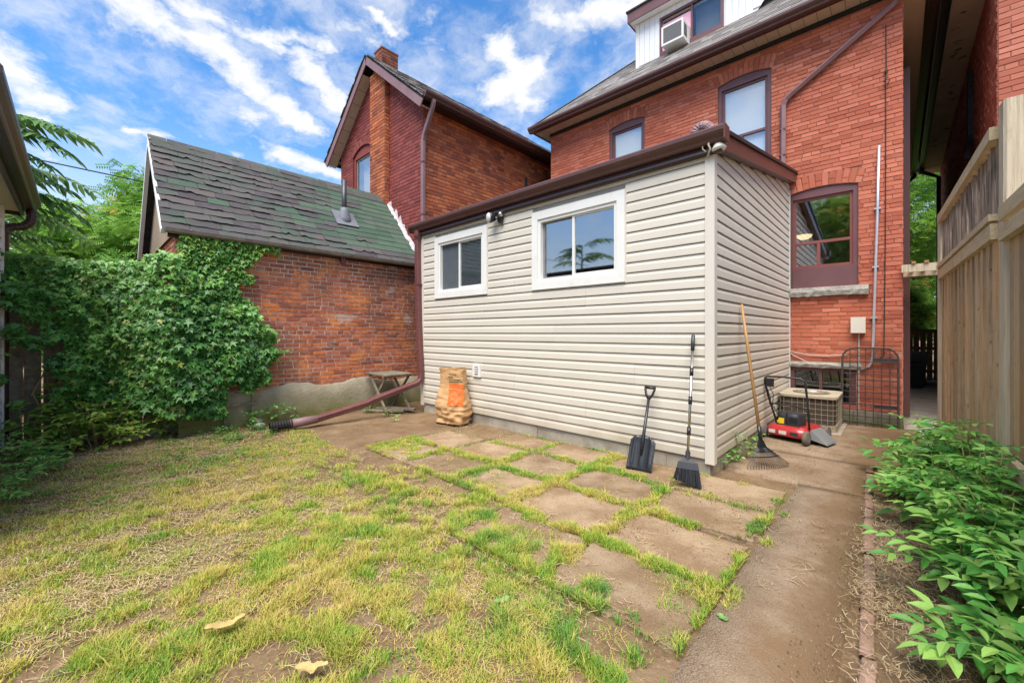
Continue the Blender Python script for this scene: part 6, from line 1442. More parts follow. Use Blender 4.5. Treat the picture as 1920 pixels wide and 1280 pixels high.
def make_grass():
    N = 1250000; x = NR.uniform(-6.2, 1.0, N); y = NR.uniform(-4.6, .1, N)
    d = np.hypot(x - CAM.x, y - CAM.y); fwd = (x - CAM.x) * _F.x + (y - CAM.y) * _F.y; lat = (x - CAM.x) * _R.x + (y - CAM.y) * _R.y
    keep = (fwd > 1.2) & (np.abs(lat) < fwd * 1.36 + .2); x, y, d = x[keep], y[keep], d[keep]
    den = grass_density(x, y); k = NR.random(len(x)) < den * np.clip(2.4 / d, .3, 1.0); x, y, d, den = x[k], y[k], d[k], den[k]
    n = len(x); n1 = fbm(x, y, 1.3, 40); n2 = fbm(x, y, 5.5, 50)
    tuft = vnoise(x, y, 9, 60)
    h = (.012 + .026 * tuft * (.4 + n1) + NR.random(n) * .013) * np.where(NR.random(n) < .03, 1.5, 1)
    h *= .55 + .6 * den
    lean = h * NR.uniform(.15, 1.1, n); wd = NR.uniform(.0011, .0022, n) * (.8 + d * .16)
    ang = NR.uniform(0, 6.283, n)
    att = np.clip(.47 + (n1 - .5) * 1.25 + (n2 - .5) * .9 + NR.normal(0, .14, n), .02, .99)
    dead = NR.random(n) < np.clip(.14 + (.5 - n2) * 1.0, .03, .6); att = np.where(dead, NR.uniform(0, .25, n), att); lean = np.where(dead, h * 1.4, lean)
    P = np.stack([x, y, np.where((x > -3.2) & (y > -2.4), -.004, gz_(x, y))], -1)
    V, F, A = blades(P, h, lean, wd, ang, att); print('grass blades', n)
    o = big_mesh('grass', V, F, A, 'grass', None, 'stuff', label='short patchy green and yellow grass of the lawn and slab joints', cat='grass')
make_grass()
def make_thatch():
    N = 420000; x = NR.uniform(-6.0, .7, N); y = NR.uniform(-4.5, -1.6, N); fwd = (x - CAM.x) * _F.x + (y - CAM.y) * _F.y; lat = (x - CAM.x) * _R.x + (y - CAM.y) * _R.y; d = np.hypot(x - CAM.x, y - CAM.y)
    n = fbm(x, y, 3.1, 120); yb = np.where(x < -2.4, -1.9, np.where(x < -.92, -1.74, -2.33)); lawn = np.clip((yb - y + (n - .5) * .3) / .15, 0, 1) * np.clip((.55 - x) / .1, 0, 1) * np.clip((x + 5.6) / .8, 0, 1)
    k = (fwd > 1.2) & (np.abs(lat) < fwd * 1.36 + .2) & (NR.random(N) < lawn * np.clip((n - .30) * 2.4, .05, .9) * np.clip(2.4 / d, .25, 1)); x, y, n, d = x[k], y[k], n[k], d[k]; m = len(x)
    h = NR.uniform(.004, .016, m); lean = NR.uniform(.01, .035, m); wd = NR.uniform(.0009, .0018, m) * (.8 + d * .16); g = fbm(x, y, 4, 130)
    att = np.where(NR.random(m) < np.clip(.35 + (g - .5) * 2.2, .1, .8), NR.uniform(.35, .85, m), NR.uniform(0, .22, m)); P = np.stack([x, y, gz_(x, y) + .002], -1); V, F, A = blades(P, h, lean, wd, NR.uniform(0, 6.283, m), att); print('thatch', m)
    big_mesh('thatch', V, F, A, 'grass', None, 'stuff', label='matted low thatch of dead and green blades between the grass tufts', cat='grass')
make_thatch()
def make_straw():
    N = 190000; x = NR.uniform(-6.0, 1.75, N); y = NR.uniform(-4.6, 1.2, N)
    fwd = (x - CAM.x) * _F.x + (y - CAM.y) * _F.y; lat = (x - CAM.x) * _R.x + (y - CAM.y) * _R.y
    n1 = fbm(x, y, 1.7, 70); n2 = fbm(x, y, 5, 80)
    dl = np.clip((-2.0 - y) * .8, 0, 1) * np.clip(.3 + (n1 - .38) * 3.2 + (-2.5 - x) * .12, .05, 1) * (x < .55)
    dl *= np.clip(.35 + (n2 - .4) * 3, .08, 1)
    db = np.clip((x - 1.02) / .1, 0, 1) * np.clip((n1 - .36) * 3.5, .12, 1) * (y < .9)
    dp_ = ((x > -3.2) & (x < 1.05) & (y > -2.2) & (y < -.1)) * np.clip((n2 - .52) * .9, 0, .12)
    dv = ((x < -4.7) & (y < -2.0)) * np.clip((n1 - .4) * 1.6, .1, .5)
    k = (NR.random(N) < np.maximum(np.maximum(dl, db), np.maximum(dp_, dv))) & (fwd > 1.1) & (np.abs(lat) < fwd * 1.36 + .2); x, y = x[k], y[k]; n = len(x)
    ln = NR.uniform(.012, .075, n) * np.where(NR.random(n) < .03, 1.8, 1); wd = NR.uniform(.0005, .0013, n) * (1 + .14 * np.hypot(x - CAM.x, y - CAM.y))
    base = np.where(x > 1, 1.9, .35) + NR.normal(0, .9, n); dx, dy = np.cos(base), np.sin(base); z = np.where((x > -3.2) & (y > -2.4) & (x < 1.1), .006, gz_(x, y) + .006 + np.where(x > 1.1, .03, 0)) + NR.uniform(0, .014, n)
    bend = NR.normal(0, .18, n) * ln; V = np.zeros((n, 6, 3), np.float32)
    for j, (t, o) in enumerate(((-.5, 0), (0, 1), (.5, 0))):
        cx_, cy_ = x + dx * ln * t - dy * bend * o, y + dy * ln * t + dx * bend * o; zz = z + np.abs(NR.normal(0, .006, n))
        V[:, j * 2] = np.stack([cx_ + dy * wd, cy_ - dx * wd, zz], -1); V[:, j * 2 + 1] = np.stack([cx_ - dy * wd, cy_ + dx * wd, zz], -1)
    b = (np.arange(n) * 6)[:, None]; F = np.concatenate([b + [0, 1, 3, 2], b + [2, 3, 5, 4]], 0); A = np.tile(NR.random(n), 2); print('straw', n)
    big_mesh('straw', V.reshape(-1, 3), F, A, 'straw', None, 'stuff', label='dry cut straw scattered over the soil and lawn', cat='straw')
make_straw()
def make_litter():
    N = 90000; x = NR.uniform(-5.6, 1.75, N); y = NR.uniform(-4.2, 2.6, N); fwd = (x - CAM.x) * _F.x + (y - CAM.y) * _F.y; lat = (x - CAM.x) * _R.x + (y - CAM.y) * _R.y
    n1 = fbm(x, y, 2.4, 90); ok = (fwd > 1.1) & (np.abs(lat) < fwd * 1.36) & ~((x < .03) & (y > -.02)) & ~((x < -5.4) & (y > -2.2)); sx_, sy_ = np.array(SX), np.array(SY); near = np.minimum(np.abs(x[:, None] - sx_).min(1), np.abs(y[:, None] - sy_).min(1)); ins = (x > -3.2) & (x < .62) & (y > -2.4) & (near < .09)
    side = ((x > .9) & (x < 1.07) | (np.abs(x - .61) < .06) | ((np.abs(y) < .14) & (x < 0))) & (y < 1.3)
    ok &= NR.random(N) < np.where(ins | side, .95, np.clip((n1 - .34) * 1.2, .03, .6)); ok &= ~((x > 1.25) & (y > 1.2))
    x, y = x[ok], y[ok]; n = len(x); s = NR.uniform(.0013, .0036, n) * np.where(NR.random(n) < .02, 2.0, 1); a = NR.uniform(0, 6.28, n)
    z = np.where((x > -3.2) & (y > -2.4) & (x < 1.1), .012, gz_(x, y) + .008 + np.where(x > 1.1, .03, 0)); z = np.where(y > 1.33, .026, z); V = np.zeros((n, 5, 3), np.float32)
    for j in range(4):
        r_ = s * NR.uniform(.6, 1.4, n); V[:, j] = np.stack([x + np.cos(a + j * 1.57) * r_ * (1.5 if j % 2 else .8), y + np.sin(a + j * 1.57) * r_ * (1.5 if j % 2 else .8), z - .006], -1)
    V[:, 4] = np.stack([x, y, z + s * .5], -1); b = (np.arange(n) * 5)[:, None]; F = np.concatenate([b + [j, (j + 1) % 4, 4] for j in range(4)], 0)
    big_mesh('ground_litter', V.reshape(-1, 3), F, np.tile(NR.random(n), 4), 'litter', None, 'stuff', label='crumbs of soil and dry leaf bits on the ground', cat='litter')
make_litter()

# ---- leaves
def lobed(lobes=5, seed=0):
    r = random.Random(seed); pts = [(0, 0)]
    ang = [-125, -95, -62, -32, 0, 32, 62, 95, 125]; rad = [.42, .30, .72, .42, 1.0, .42, .72, .30, .42]
    P = [(math.sin(R(a)) * q * r.uniform(.9, 1.1) * .62, .12 + math.cos(R(a)) * q * r.uniform(.92, 1.08) * .62) for a, q in zip(ang, rad)]
    V = [(0, 0, 0), (0, .42, -.05)] + [(x, y, -.12 * abs(x) * 2 - .16 * max(0, y - .4) + r.uniform(-.02, .02)) for x, y in P]
    F = [(1, 2 + i, 3 + i) for i in range(8)] + [(0, 2, 1), (0, 1, 10)]
    return V, F
def ovate(seed=0, wid=.34, serr=.0):
    r = random.Random(seed); L = [(0, 0), (.18, .55), (.42, 1), (.68, .8), (.88, .36), (1.0, 0)]
    V = []; droop = r.uniform(.1, .3)
    for t, q in L: V.append((0, t, -droop * t * t))
    for sgn in (-1, 1):
        for t, q in L[1:-1]: V.append((sgn * wid * q, t - .03, .10 * q - droop * t * t))
    F = []
    for s in range(2):
        b = 6 + s * 4; F += [(0, b, 1), (1, b, b + 1), (1, b + 1, 2), (2, b + 1, b + 2), (2, b + 2, 3), (3, b + 2, b + 3), (3, b + 3, 4), (4, b + 3, 5)]
    return V, F
def leaf_frames(P, N_, tipdir, size):
    """rotation frames: y = tip direction, z = normal"""
    N_ = N_ / np.linalg.norm(N_, axis=1, keepdims=True); T = tipdir - (tipdir * N_).sum(1, keepdims=True) * N_; T /= np.linalg.norm(T, axis=1, keepdims=True) + 1e-9; X = np.cross(T, N_)
    return X * size[:, None], T * size[:, None], N_ * size[:, None]
def scatter(leaf, P, X, T, N_, att):
    V0, F0 = np.array(leaf[0]), np.array(leaf[1]); n = len(P)
    V = P[:, None, :] + V0[None, :, 0, None] * X[:, None, :] + V0[None, :, 1, None] * T[:, None, :] + V0[None, :, 2, None] * N_[:, None, :]
    F = (np.arange(n) * len(V0))[:, None, None] + F0[None]; return V.reshape(-1, 3), F.reshape(-1, 3), np.repeat(att, len(F0))
def join(parts):
    V, F, A = [], [], []; b = 0
    for v, f, a in parts: V.append(v); F.append(f + b); A.append(a); b += len(v)
    return np.concatenate(V), np.concatenate(F), np.concatenate(A)

# ---- vine on the fence and the garage corner
IV = thing('ivy', 'dense dark green climbing vine smothering the old fence and garage corner', 'vine', (-5.9, -3.2, 0))
def ivy():
    N = 19000; y = NR.uniform(-4.75, -1.85, N); z = NR.uniform(.05, 2.62, N)
    top = np.where(y < -3.3, 1.96 + .14 * (y + 4.6) + .36 * (vnoise(y, y * 0, 4, 3) - .4), np.where(y < -2.62, 2.36, 1.6)) + .28 * (vnoise(y, z, 6, 8) - .5)
    mainpart = (z < top) & (y < -2.62 + .0)
    edge = -2.17 + .12 * np.sin(z * 4.2 - 3.2) + .34 * (vnoise(z, z * 0, 6, 5) - .5) + .3 * (vnoise(y, z, 9, 6) - .5)
    bulge = (y < edge) & (z < 1.78 + .3 * (vnoise(y, z, 7, 9) - .5)) & (z > .45 + .55 * vnoise(y, z, 5, 3))
    upper = (z > 2.08 + .34 * vnoise(y, z, 7, 4) + np.clip(y + 2.9, 0, 2) * .16) & (z < 2.56) & (y > -3.1) & (y < -1.93)
    upper2 = (z > 1.92 + (vnoise(y, z, 7, 14) - .5) * .4) & (y < -2.3 + (vnoise(y, z, 8, 16) - .5) * .3) & (y > -2.75) & (z < 2.5)
    mid = (y < -2.45) & (z < 2.2) & (z > 1.5)
    low = z > .24 + .34 * (vnoise(y, z * 0, 3.6, 7) - .5) + np.clip(-3.9 - y, 0, 1) * .5
    hole = (y < -4.12 + (vnoise(y, z, 5, 12) - .5) * .5) & (z < 1.5 + (vnoise(y, z, 6, 13) - .5) * .4) & (vnoise(y, z, 7, 14) > .3)
    k = ((mainpart & low) | bulge | upper | upper2 | mid) & ~hole 
    y, z = y[k], z[k]; n = len(y)
    t = np.clip((y + 3.75) / .55, 0, 1); t = t * t * (3 - 2 * t); base = -5.98 + t * .60
    xs = base + .26 * np.sin(np.clip(z / 2.0, 0, 1) * 3.0) * (1 - t * .4) + .42 * (fbm(y, z, 2.6, 15) - .5) * (1 - t * .3) + NR.normal(0, .05, n)
    upm = (y > -3.1) & (z > 2.1) | (y > -2.62) & (z > 1.7); xs = np.where(upm, np.maximum(-5.44 + NR.uniform(0, .09, n), xs * 0 - 5.46), xs)
    xs = np.where(y > -3.05, np.maximum(xs, -5.44 + NR.uniform(0, .05, n)), xs)
    P = np.stack([xs, y, z], -1); Nn = np.stack([np.full(n, 1.0), NR.normal(-.25, .45, n), NR.normal(.75, .4, n)], -1); T = np.stack([NR.normal(.25, .25, n), NR.normal(0, .45, n), np.full(n, -1.0)], -1)
    size = NR.uniform(.04, .135, n) * np.where(upm, .9, 1)
    X, T, Nn = leaf_frames(P, Nn, T, size)
    att = np.clip(.44 + (fbm(y, z, 2.5, 25) - .5) * .75 + NR.normal(0, .13, n) + np.clip(z - 1.4, 0, 1) * .22, .02, .9); att = np.where(NR.random(n) < .03, NR.uniform(.93, 1, n), att)
    sc = np.array([seen(P[i], size[i] ** 2) for i in range(n)]); order = np.argsort(-sc * (NR.random(n) < .6) * (NR.random(n) + .3)); top_ = order[:60]; rest = order[60:]
    var = [lobed(5, s) for s in range(5)]; ms = []
    for s, lf in enumerate(var):
        for q in range(4):
            mb = MB(); mb.add(lf[0], lf[1], .25 + .17 * q); ms.append(mb.mesh('leaf', 'ivy'))
    for i in top_:
        m = Matrix(((X[i, 0], T[i, 0], Nn[i, 0], P[i, 0]), (X[i, 1], T[i, 1], Nn[i, 1], P[i, 1]), (X[i, 2], T[i, 2], Nn[i, 2], P[i, 2]), (0, 0, 0, 1)))
        inst(ms[RNG.randrange(5) * 4 + min(3, max(0, int((att[i] - .17) / .17)))], 'leaf', IV, m)
    parts = []; grp = NR.integers(0, 5, len(rest))
    for s in range(5):
        ii = rest[grp == s]; parts.append(scatter(var[s], P[ii], X[ii], T[ii], Nn[ii], att[ii]))
    V, F, A = join(parts); big_mesh('foliage', V, F, A, 'ivy', IV); print('ivy leaves', n)
    r = random.Random(19)
    for k in range(26):
        y0 = r.uniform(-4.6, -2.2); tp = 2.0 if y0 < -3.1 else 1.5; z0 = tp - r.uniform(-.05, .9) if k % 2 else tp; t_ = max(0, min(1, (y0 + 3.75) / .55)); x0 = -5.8 + .5 * t_
        dvec = Vector((r.uniform(.15, .6), r.uniform(-.5, .6), r.uniform(-.1, .9) if k % 2 == 0 else r.uniform(-.8, .2))).normalized(); pts = [Vector((x0, y0, z0))]; ln = r.uniform(.2, .45)
        for q in range(5): pts.append(pts[-1] + (dvec + Vector((0, r.uniform(-.2, .2), -.12 * q))) * ln / 5)
        mb = MB(); mb.tube(pts, [.005, .0045, .004, .0035, .003, .002], 5); part(mb, 'shoot', 'stem', IV, True)
        for q in range(1, 6):
            for sd_ in (-1, 1):
                L_ = r.uniform(.04, .10); m = Matrix.Translation(pts[q]) @ Matrix.Rotation(r.uniform(0, 6.28), 4, 'Z') @ Matrix.Rotation(r.uniform(-.6, .6), 4, 'X') @ Matrix.Diagonal((L_, L_, L_, 1)); inst(ms[r.randrange(5) * 4 + r.choice([1, 2, 3, 3])], 'leaf', IV, m)
    r = random.Random(12)
    for k in range(16):
        y0 = r.uniform(-4.3, -2.5); x0 = -5.85 + .4 * max(0, min(1, (y0 + 3.3) / .6)); pts = [Vector((x0 + r.uniform(-.05, .1), y0, .0))]
        for q in range(5): pts.append(pts[-1] + Vector((r.uniform(-.04, .03), r.uniform(-.1, .1), r.uniform(.14, .28))))
        mb = MB(); mb.tube(pts, [.012, .011, .010, .009, .007, .005], 6); part(mb, 'stem', 'drystem', IV, True)
ivy()
OF = thing('old_fence', 'grey rotten board fence hidden under the climbing vine', 'fence', (-6.2, -4, 0))
for k in range(13):
    y = -5.0 + k * .148; mb = MB(); zt = 1.85 + RNG.uniform(-.08, .08); mb.box((-6.17, y, 0), (-6.145 + RNG.uniform(-.006, .006), y + .132, zt)); part(mb, 'board', 'wood_grey', OF)
for z in (.35, 1.5):
    mb = MB(); mb.box((-6.21, -5.0, z), (-6.172, -3.1, z + .09)); part(mb, 'rail', 'wood_grey', OF)
for y in (-3.12, -4.2):
    mb = MB(); mb.box((-6.3, y, 0), (-6.21, y + .09, 1.95)); part(mb, 'post', 'wood_grey', OF)
tr = thing('trellis_frame', 'small broken wooden trellis frame at the garage corner under the vine', 'trellis', (-5.42, -2.5, 0))
for y in (-2.62, -2.30):
    mb = MB(); mb.box((-5.415, y, 0), (-5.385, y + .03, 1.0)); part(mb, 'upright', 'wood_grey', tr)
for z in (.30, .62):
    mb = MB(); mb.box((-5.383, -2.66, z), (-5.365, -2.22, z + .03)); part(mb, 'rung', 'wood_grey', tr)

# ---- compound leaf meshes for weeds
def compound(seed, pairs, leaflet, mat, llen=.38, wid=.3, spread=60, curl=.25, att=(.2, .9)):
    r = random.Random(seed); mb = MB(); n = 7; pts = []
    for i in range(n + 1):
        t = i / n; pts.append(Vector((0, t, -curl * t * t + .12 * t)))
    mb.tube(pts, [.014 * (1 - .6 * i / n) for i in range(n + 1)], 4, r.uniform(*att) * .8)
    def put(t, ang, sc):
        V, F = ovate(r.randrange(99), wid); p = Vector((0, t, -curl * t * t + .12 * t)); a = R(ang); dr = r.uniform(-.25, .1)
        c, s = math.cos(a), math.sin(a)
        mb.add([(p.x + (x * c + y * s) * sc, p.y + (-x * s + y * c) * sc, p.z + (z + dr * y) * sc) for x, y, z in V], F, r.uniform(*att))
    for k in range(pairs):
        t = .28 + .60 * k / max(1, pairs - 1) if pairs > 1 else .5
        for s in (-1, 1): put(t, s * (spread + r.uniform(-9, 9)), llen * r.uniform(.85, 1.1))
    put(.97, r.uniform(-8, 8), llen * 1.1)
    return mb.mesh('leaf', mat)
WL = [compound(k, 3, None, 'weed', .44, .21, 58, .3) for k in range(6)] + [compound(20 + k, 2, None, 'weed', .5, .24, 55, .22) for k in range(3)]
YL = [compound(40 + k, 2, None, 'yvine', .5, .26, 58, .25) for k in range(4)]; IL = [compound(60 + k, 1, None, 'weed', .55, .34, 62, .25, (.2, .9)) for k in range(4)]
def weed(x, y, h, spread, nleaf, leaves, label, group, ls=(.16, .26), z0=.0, stemmat='stem', bias=(0, 0)):
    t = thing('leafy_weed', label, 'weed', (x, y, z0), group); r = RNG
    ns = max(1, nleaf // 6)
    if 'fence bed' in (group or ''): ns = int(ns * 1.5)
    for s in range(ns):
        a = r.uniform(0, 6.28); rad = spread * r.uniform(.2, 1); tip = Vector((x + math.cos(a) * rad + bias[0] * h, y + math.sin(a) * rad + bias[1] * h, z0 + h * r.uniform(.65, 1)))
        b = Vector((x + r.uniform(-.05, .05), y + r.uniform(-.05, .05), z0 - .02)); mid = b.lerp(tip, .5) + Vector((0, 0, h * .12)); pts = [b, b.lerp(mid, .5) + Vector((0, 0, .02)), mid, mid.lerp(tip, .5) + Vector((0, 0, .015)), tip]
        mb = MB(); mb.tube(pts, [.007, .006, .005, .004, .0025], 5); part(mb, 'stem', stemmat, t, True)
        for k in range(6):
            f = .25 + .75 * k / 5; q = pts[0].lerp(tip, f); i = min(3, int(f * 4)); q = pts[i].lerp(pts[i + 1], f * 4 - i)
            L = r.uniform(*ls) * (1 - .25 * f); az_ = a + k * 2.4 + r.uniform(-.5, .5); pit = r.uniform(-.15, .55)
            m = Matrix.Translation(q) @ Matrix.Rotation(az_, 4, 'Z') @ Matrix.Rotation(pit, 4, 'X') @ Matrix.Rotation(r.uniform(-.3, .3), 4, 'Y') @ Matrix.Diagonal((L, L, L, 1))
            inst(r.choice(leaves), 'leaf', t, m)
wl_ = 'bright green leafy weed crowding the planting bed along the wooden fence'
WLAB = {0: 'bushy weed beside the turned row of edging bricks', 1: 'short weed just behind the corner of the edging bricks', 12: 'knee high weed beside the half buried paver', 13: 'very low weed in the straw near the half buried paver'}
for i_, (x, y, h_, sp_w, n) in enumerate([(1.50, 1.28, .50, .22, 24), (1.35, 1.0, .30, .2, 18), (1.58, .85, .60, .25, 36), (1.40, .62, .42, .24, 30), (1.62, .42, .66, .25, 36), (1.42, .22, .46, .24, 30), (1.60, -.02, .62, .26, 36), (1.45, -.22, .42, .24, 30), (1.66, -.42, .62, .26, 36), (1.50, -.62, .42, .22, 30), (1.66, -.88, .50, .24, 36), (1.50, -1.08, .38, .24, 30), (1.70, -1.30, .42, .24, 36), (1.50, -1.68, .22, .18, 24)]):
    weed(x, y, h_, sp_w, n, WL + WL + IL, WLAB.get(i_, wl_), 'weeds in the fence bed', (.12, .24), .02, bias=(-.08, 0))
weed(1.22, .35, .16, .16, 12, WL, 'pale low weed reaching over the edging bricks', 'weeds in the fence bed low', (.15, .21), .0, bias=(0, 0))
for (x, y, h_, sp_w, n, lb) in [(-4.55, -4.30, .26, .24, 24, 'fresh green weed sprawling by the shed wall'), (-4.1, -4.33, .20, .22, 24, 'leafy green weed at the shed wall edge of the lawn'), (-3.75, -4.36, .16, .18, 18, 'small round weed where the lawn meets the shed'), (-5.0, -4.38, .34, .26, 30, 'taller green weed against the shed siding')]:
    weed(x, y, h_, sp_w, n, WL, lb, 'weeds by the shed wall', (.08, .17), -.02)
for (x, y, h_, sp_w, n) in [(-5.62, -4.28, .34, .3, 24), (-5.35, -4.05, .26, .28, 18), (-5.1, -4.22, .2, .25, 18), (-4.75, -4.12, .14, .2, 12), (-5.75, -4.05, .42, .25, 24)]:
    weed(x, y, h_, sp_w, n, WL + YL, 'low green weed at the foot of the white shed corner', 'weeds by the shed corner', (.10, .19), -.02)
for (x, y, h_, sp_w, n) in [(-5.55, -4.05, .55, .36, 30), (-5.30, -3.62, .35, .34, 30), (-5.75, -3.85, .75, .34, 24), (-5.62, -3.62, .55, .36, 24), (-5.45, -3.85, .5, .34, 24), (-5.80, -4.35, .62, .3, 24), (-5.55, -3.30, .4, .28, 18), (-5.62, -3.05, .3, .26, 12), (-5.9, -4.12, .95, .28, 24)]:
    weed(x, y, h_, sp_w, n, YL, 'straggly yellowing weed scrambling at the foot of the vine', 'yellowing weeds under the vine', (.15, .24), -.02, 'drystem')
for (x, y, h_, n, lb) in [(-5.36, -2.05, .32, 12, 'largest leafy weed against the mossy garage base above the ribbed spout'), (-5.30, -2.32, .22, 12, 'weed beside the stones at the vine end of the garage base'), (-5.42, -1.75, .26, 6, 'thin single stemmed weed on the mossy garage base')]:
    weed(x, y, h_, .16, n, IL, lb, 'weeds at the garage base', (.1, .15), 0)
for (x, y, h_, n, lb) in [(-4.6, -.62, .10, 6, 'small weed in the dirt beside the maroon downspout run'), (-5.05, -.80, .13, 6, 'weed in the dirt before the folding table legs'), (-4.2, -.75, .06, 6, 'tiny sprout alone in the dirt left of the paper bag')]:
    weed(x, y, h_, .08, n, IL, lb.replace(' left of', ' next to'), 'sprouts in the dirt', (.05, .09), 0)
for (x, y, lb) in [(.06, .30, 'small weed at the footing close to the siding corner post'), (.05, .55, 'small weed at the footing just before the rake'), (.06, .85, 'small weed at the footing just past the rake handle'), (.05, 1.15, 'small weed at the footing where the path meets the pad'), (.05, 1.5, 'small weed at the footing beside the lawn mower wheel')]:
    weed(x, y, .16, .07, 6, IL, lb, 'weeds along the footing', (.06, .11), 0)
weed(.05, .66, .42, .05, 6, WL, 'single tall weed growing up the siding behind the rake', 'tall footing weed', (.08, .12), 0)
def clover(x0, x1, y0, y1, n, name_label, fs=5, th=.42, zt=.09, sr=(.018, .034)):
    x = NR.uniform(x0, x1, n); y = NR.uniform(y0, y1, n); k = vnoise(x, y, fs, 33) > th; x, y = x[k], y[k]; n = len(x)
    P = np.stack([x, y, gz_(x, y) + NR.uniform(.01, max(zt, .011), n)], -1); Nn = np.stack([NR.normal(0, .4, n), NR.normal(0, .4, n), np.ones(n)], -1); T = NR.normal(0, 1, (n, 3)); s = NR.uniform(*sr, n)
    X, T, Nn = leaf_frames(P, Nn, T, s); V, F, A = scatter(ovate(3, .42), P, X, T, Nn, NR.uniform(.2, 1, n)); big_mesh('ground_cover', V, F, A, 'weed', None, 'stuff', label=name_label, cat='ground cover')
clover(-5.3, -4.6, -2.75, -2.2, 900, 'bright low ground cover beside the ribbed spout end')
clover(-5.5, -3.6, -3.5, -2.6, 900, 'thin creeping ground cover on the bare soil')
clover(-3.9, .3, -3.9, -2.2, 2600, 'scattered clover leaves low in the lawn', 6.5, .62, .012, (.008, .017))
# fallen leaves on the lawn
def fallen(x, y, l, a, mat, lab, z=.05, wid=.17):
    r = random.Random(int(abs(x) * 77)); mb = MB(); V = []; n = 12
    for i in range(n + 1):
        t = i / n - .5; e = (1 - (2 * abs(t)) ** 3) ** .6; wl = wid * l * e * r.uniform(.55, 1.25) + .003; wr = wid * l * e * r.uniform(.55, 1.25) + .003; c = .06 * l * math.sin(t * 4)
        for s, q in ((-1, wl), (-.45, wl), (0, 0), (.45, wr), (1, wr)): V.append((t * l, c + s * q, .10 * l * abs(s) * r.uniform(.4, 1.3) + .05 * l * math.sin(i * .7) + .12 * l * t * t))
    mb.add([(x + p * math.cos(a) - q * math.sin(a), y + p * math.sin(a) + q * math.cos(a), z + k) for p, q, k in V], [(i * 5 + j, i * 5 + j + 1, i * 5 + j + 6, i * 5 + j + 5) for i in range(n) for j in range(4)]); solo(mb, 'fallen_leaf', mat, lab, 'leaf', None, True)
fallen(-.885, -3.545, .15, 1.15, 'dead', 'large pale yellow dried leaf lying alone in the long lawn grass', .03, .13); fallen(-.38, -3.375, .12, .75, 'dead', 'yellow curled leaf on brownish grass, shorter than the pale one', .03, .18)
fallen(-.14, -2.59, .075, 1.0, 'gleaf', 'wilted grey green leaf fallen in the lawn near the slabs', .02, .25); fallen(.66, -1.98, .05, 2.5, 'gleaf', 'fresh green leaf scrap on the bare path', .012, .3)

# ---- trees
def limb_tree(name, label, base, h, trunk_r, crown_c, crown_r, nleaf, leaf, mat, lsize, seed, nlimb=9, clump=.34, droop=-.4, group=None, pods=.12, tone=(.25, .75)):
    t = thing(name, label, 'tree', base, group); r = random.Random(seed); nr = np.random.default_rng(seed); B = Vector(base); Cc = Vector(crown_c)
    mb = MB(); top = Vector((Cc.x, Cc.y, Cc.z + crown_r[2] * .4)); mb.tube([B, B.lerp(top, .35) + Vector((r.uniform(-.1, .1), r.uniform(-.1, .1), 0)), B.lerp(top, .7), top], [trunk_r, trunk_r * .8, trunk_r * .5, trunk_r * .15], 9); part(mb, 'trunk', 'bark', t, True)
    centers = []
    for k in range(nlimb * 7):
        v = Vector((r.gauss(0, 1), r.gauss(0, 1), r.gauss(0, 1))).normalized() * r.uniform(.35, 1) ** .6
        centers.append(Vector((Cc.x + v.x * crown_r[0], Cc.y + v.y * crown_r[1], Cc.z + v.z * crown_r[2])))
    for k in range(nlimb):
        c = centers[k]; s = B.lerp(top, r.uniform(.4, .85)); mb = MB(); mb.tube([s, s.lerp(c, .5) + Vector((0, 0, .1)), c], [trunk_r * .35, trunk_r * .2, .012], 6); part(mb, 'limb', 'bark', t, True)
    cs = np.array([tuple(c) for c in centers]); ci = nr.integers(0, len(cs), nleaf); rad = clump * (crown_r[0] + crown_r[2]) / 2
    P = cs[ci] + np.clip(nr.normal(0, rad * .55, (nleaf, 3)), -rad * .85, rad * .85); Nn = np.stack([nr.normal(0, .6, nleaf), nr.normal(0, .6, nleaf), np.full(nleaf, 1.0)], -1); T = np.stack([nr.normal(0, 1, nleaf), nr.normal(0, 1, nleaf), nr.normal(droop, .3, nleaf)], -1)
    sz = nr.uniform(.7, 1.25, nleaf) * lsize; X, T, Nn = leaf_frames(P, Nn, T, sz); tone = nr.uniform(*tone, len(cs)); att = np.clip(tone[ci] + nr.normal(0, .13, nleaf), .02, .87)
    pod = nr.random(len(cs)) < pods; att = np.where(pod[ci] & (nr.random(nleaf) < .22), nr.uniform(.92, 1, nleaf), att)
    V, F, A = scatter(leaf, P, X, T, Nn, att); big_mesh('crown', V, F, A, mat, t); return t
PIN = None
def pinnate(seed=0, pairs=6):
    V, F = [], []
    for k in range(pairs):
        y = .1 + .8 * k / pairs
        for s in (-1, 1):
            b = len(V); l = .30 * (1 - .35 * abs(k / pairs - .45)); V += [(0, y, -.15 * y * y), (s * l * .5, y + .09, .03 - .15 * y * y), (s * l, y + .06, -.04 - .15 * y * y), (s * l * .5, y - .03, .03 - .15 * y * y)]; F += [(b, b + 1, b + 2), (b, b + 2, b + 3)]
    return V, F
limb_tree('golden_tree', 'leafy tree with orange yellow seed pods behind the vine covered fence', (-12.4, -3.3, 0), 5, .16, (-12.4, -3.1, 3.35), (1.6, 1.9, 1.75), 9500, pinnate(), 'tree1', .27, 5, 9, .33, pods=.12, tone=(.5, .87))
limb_tree('garden_bush', 'rounded green bush just behind the old fence', (-8.9, -4.6, 0), 2, .07, (-8.9, -4.5, 1.75), (.8, .9, .6), 2600, pinnate(1, 4), 'tree1', .22, 7, 6, .34)
limb_tree('garden_bush', 'dark green bush behind the fence beside the garage gable', (-9.3, -3.5, 0), 2, .07, (-9.3, -3.5, 1.9), (.7, .8, .75), 2400, pinnate(1, 4), 'tree1', .22, 8, 6, .34)
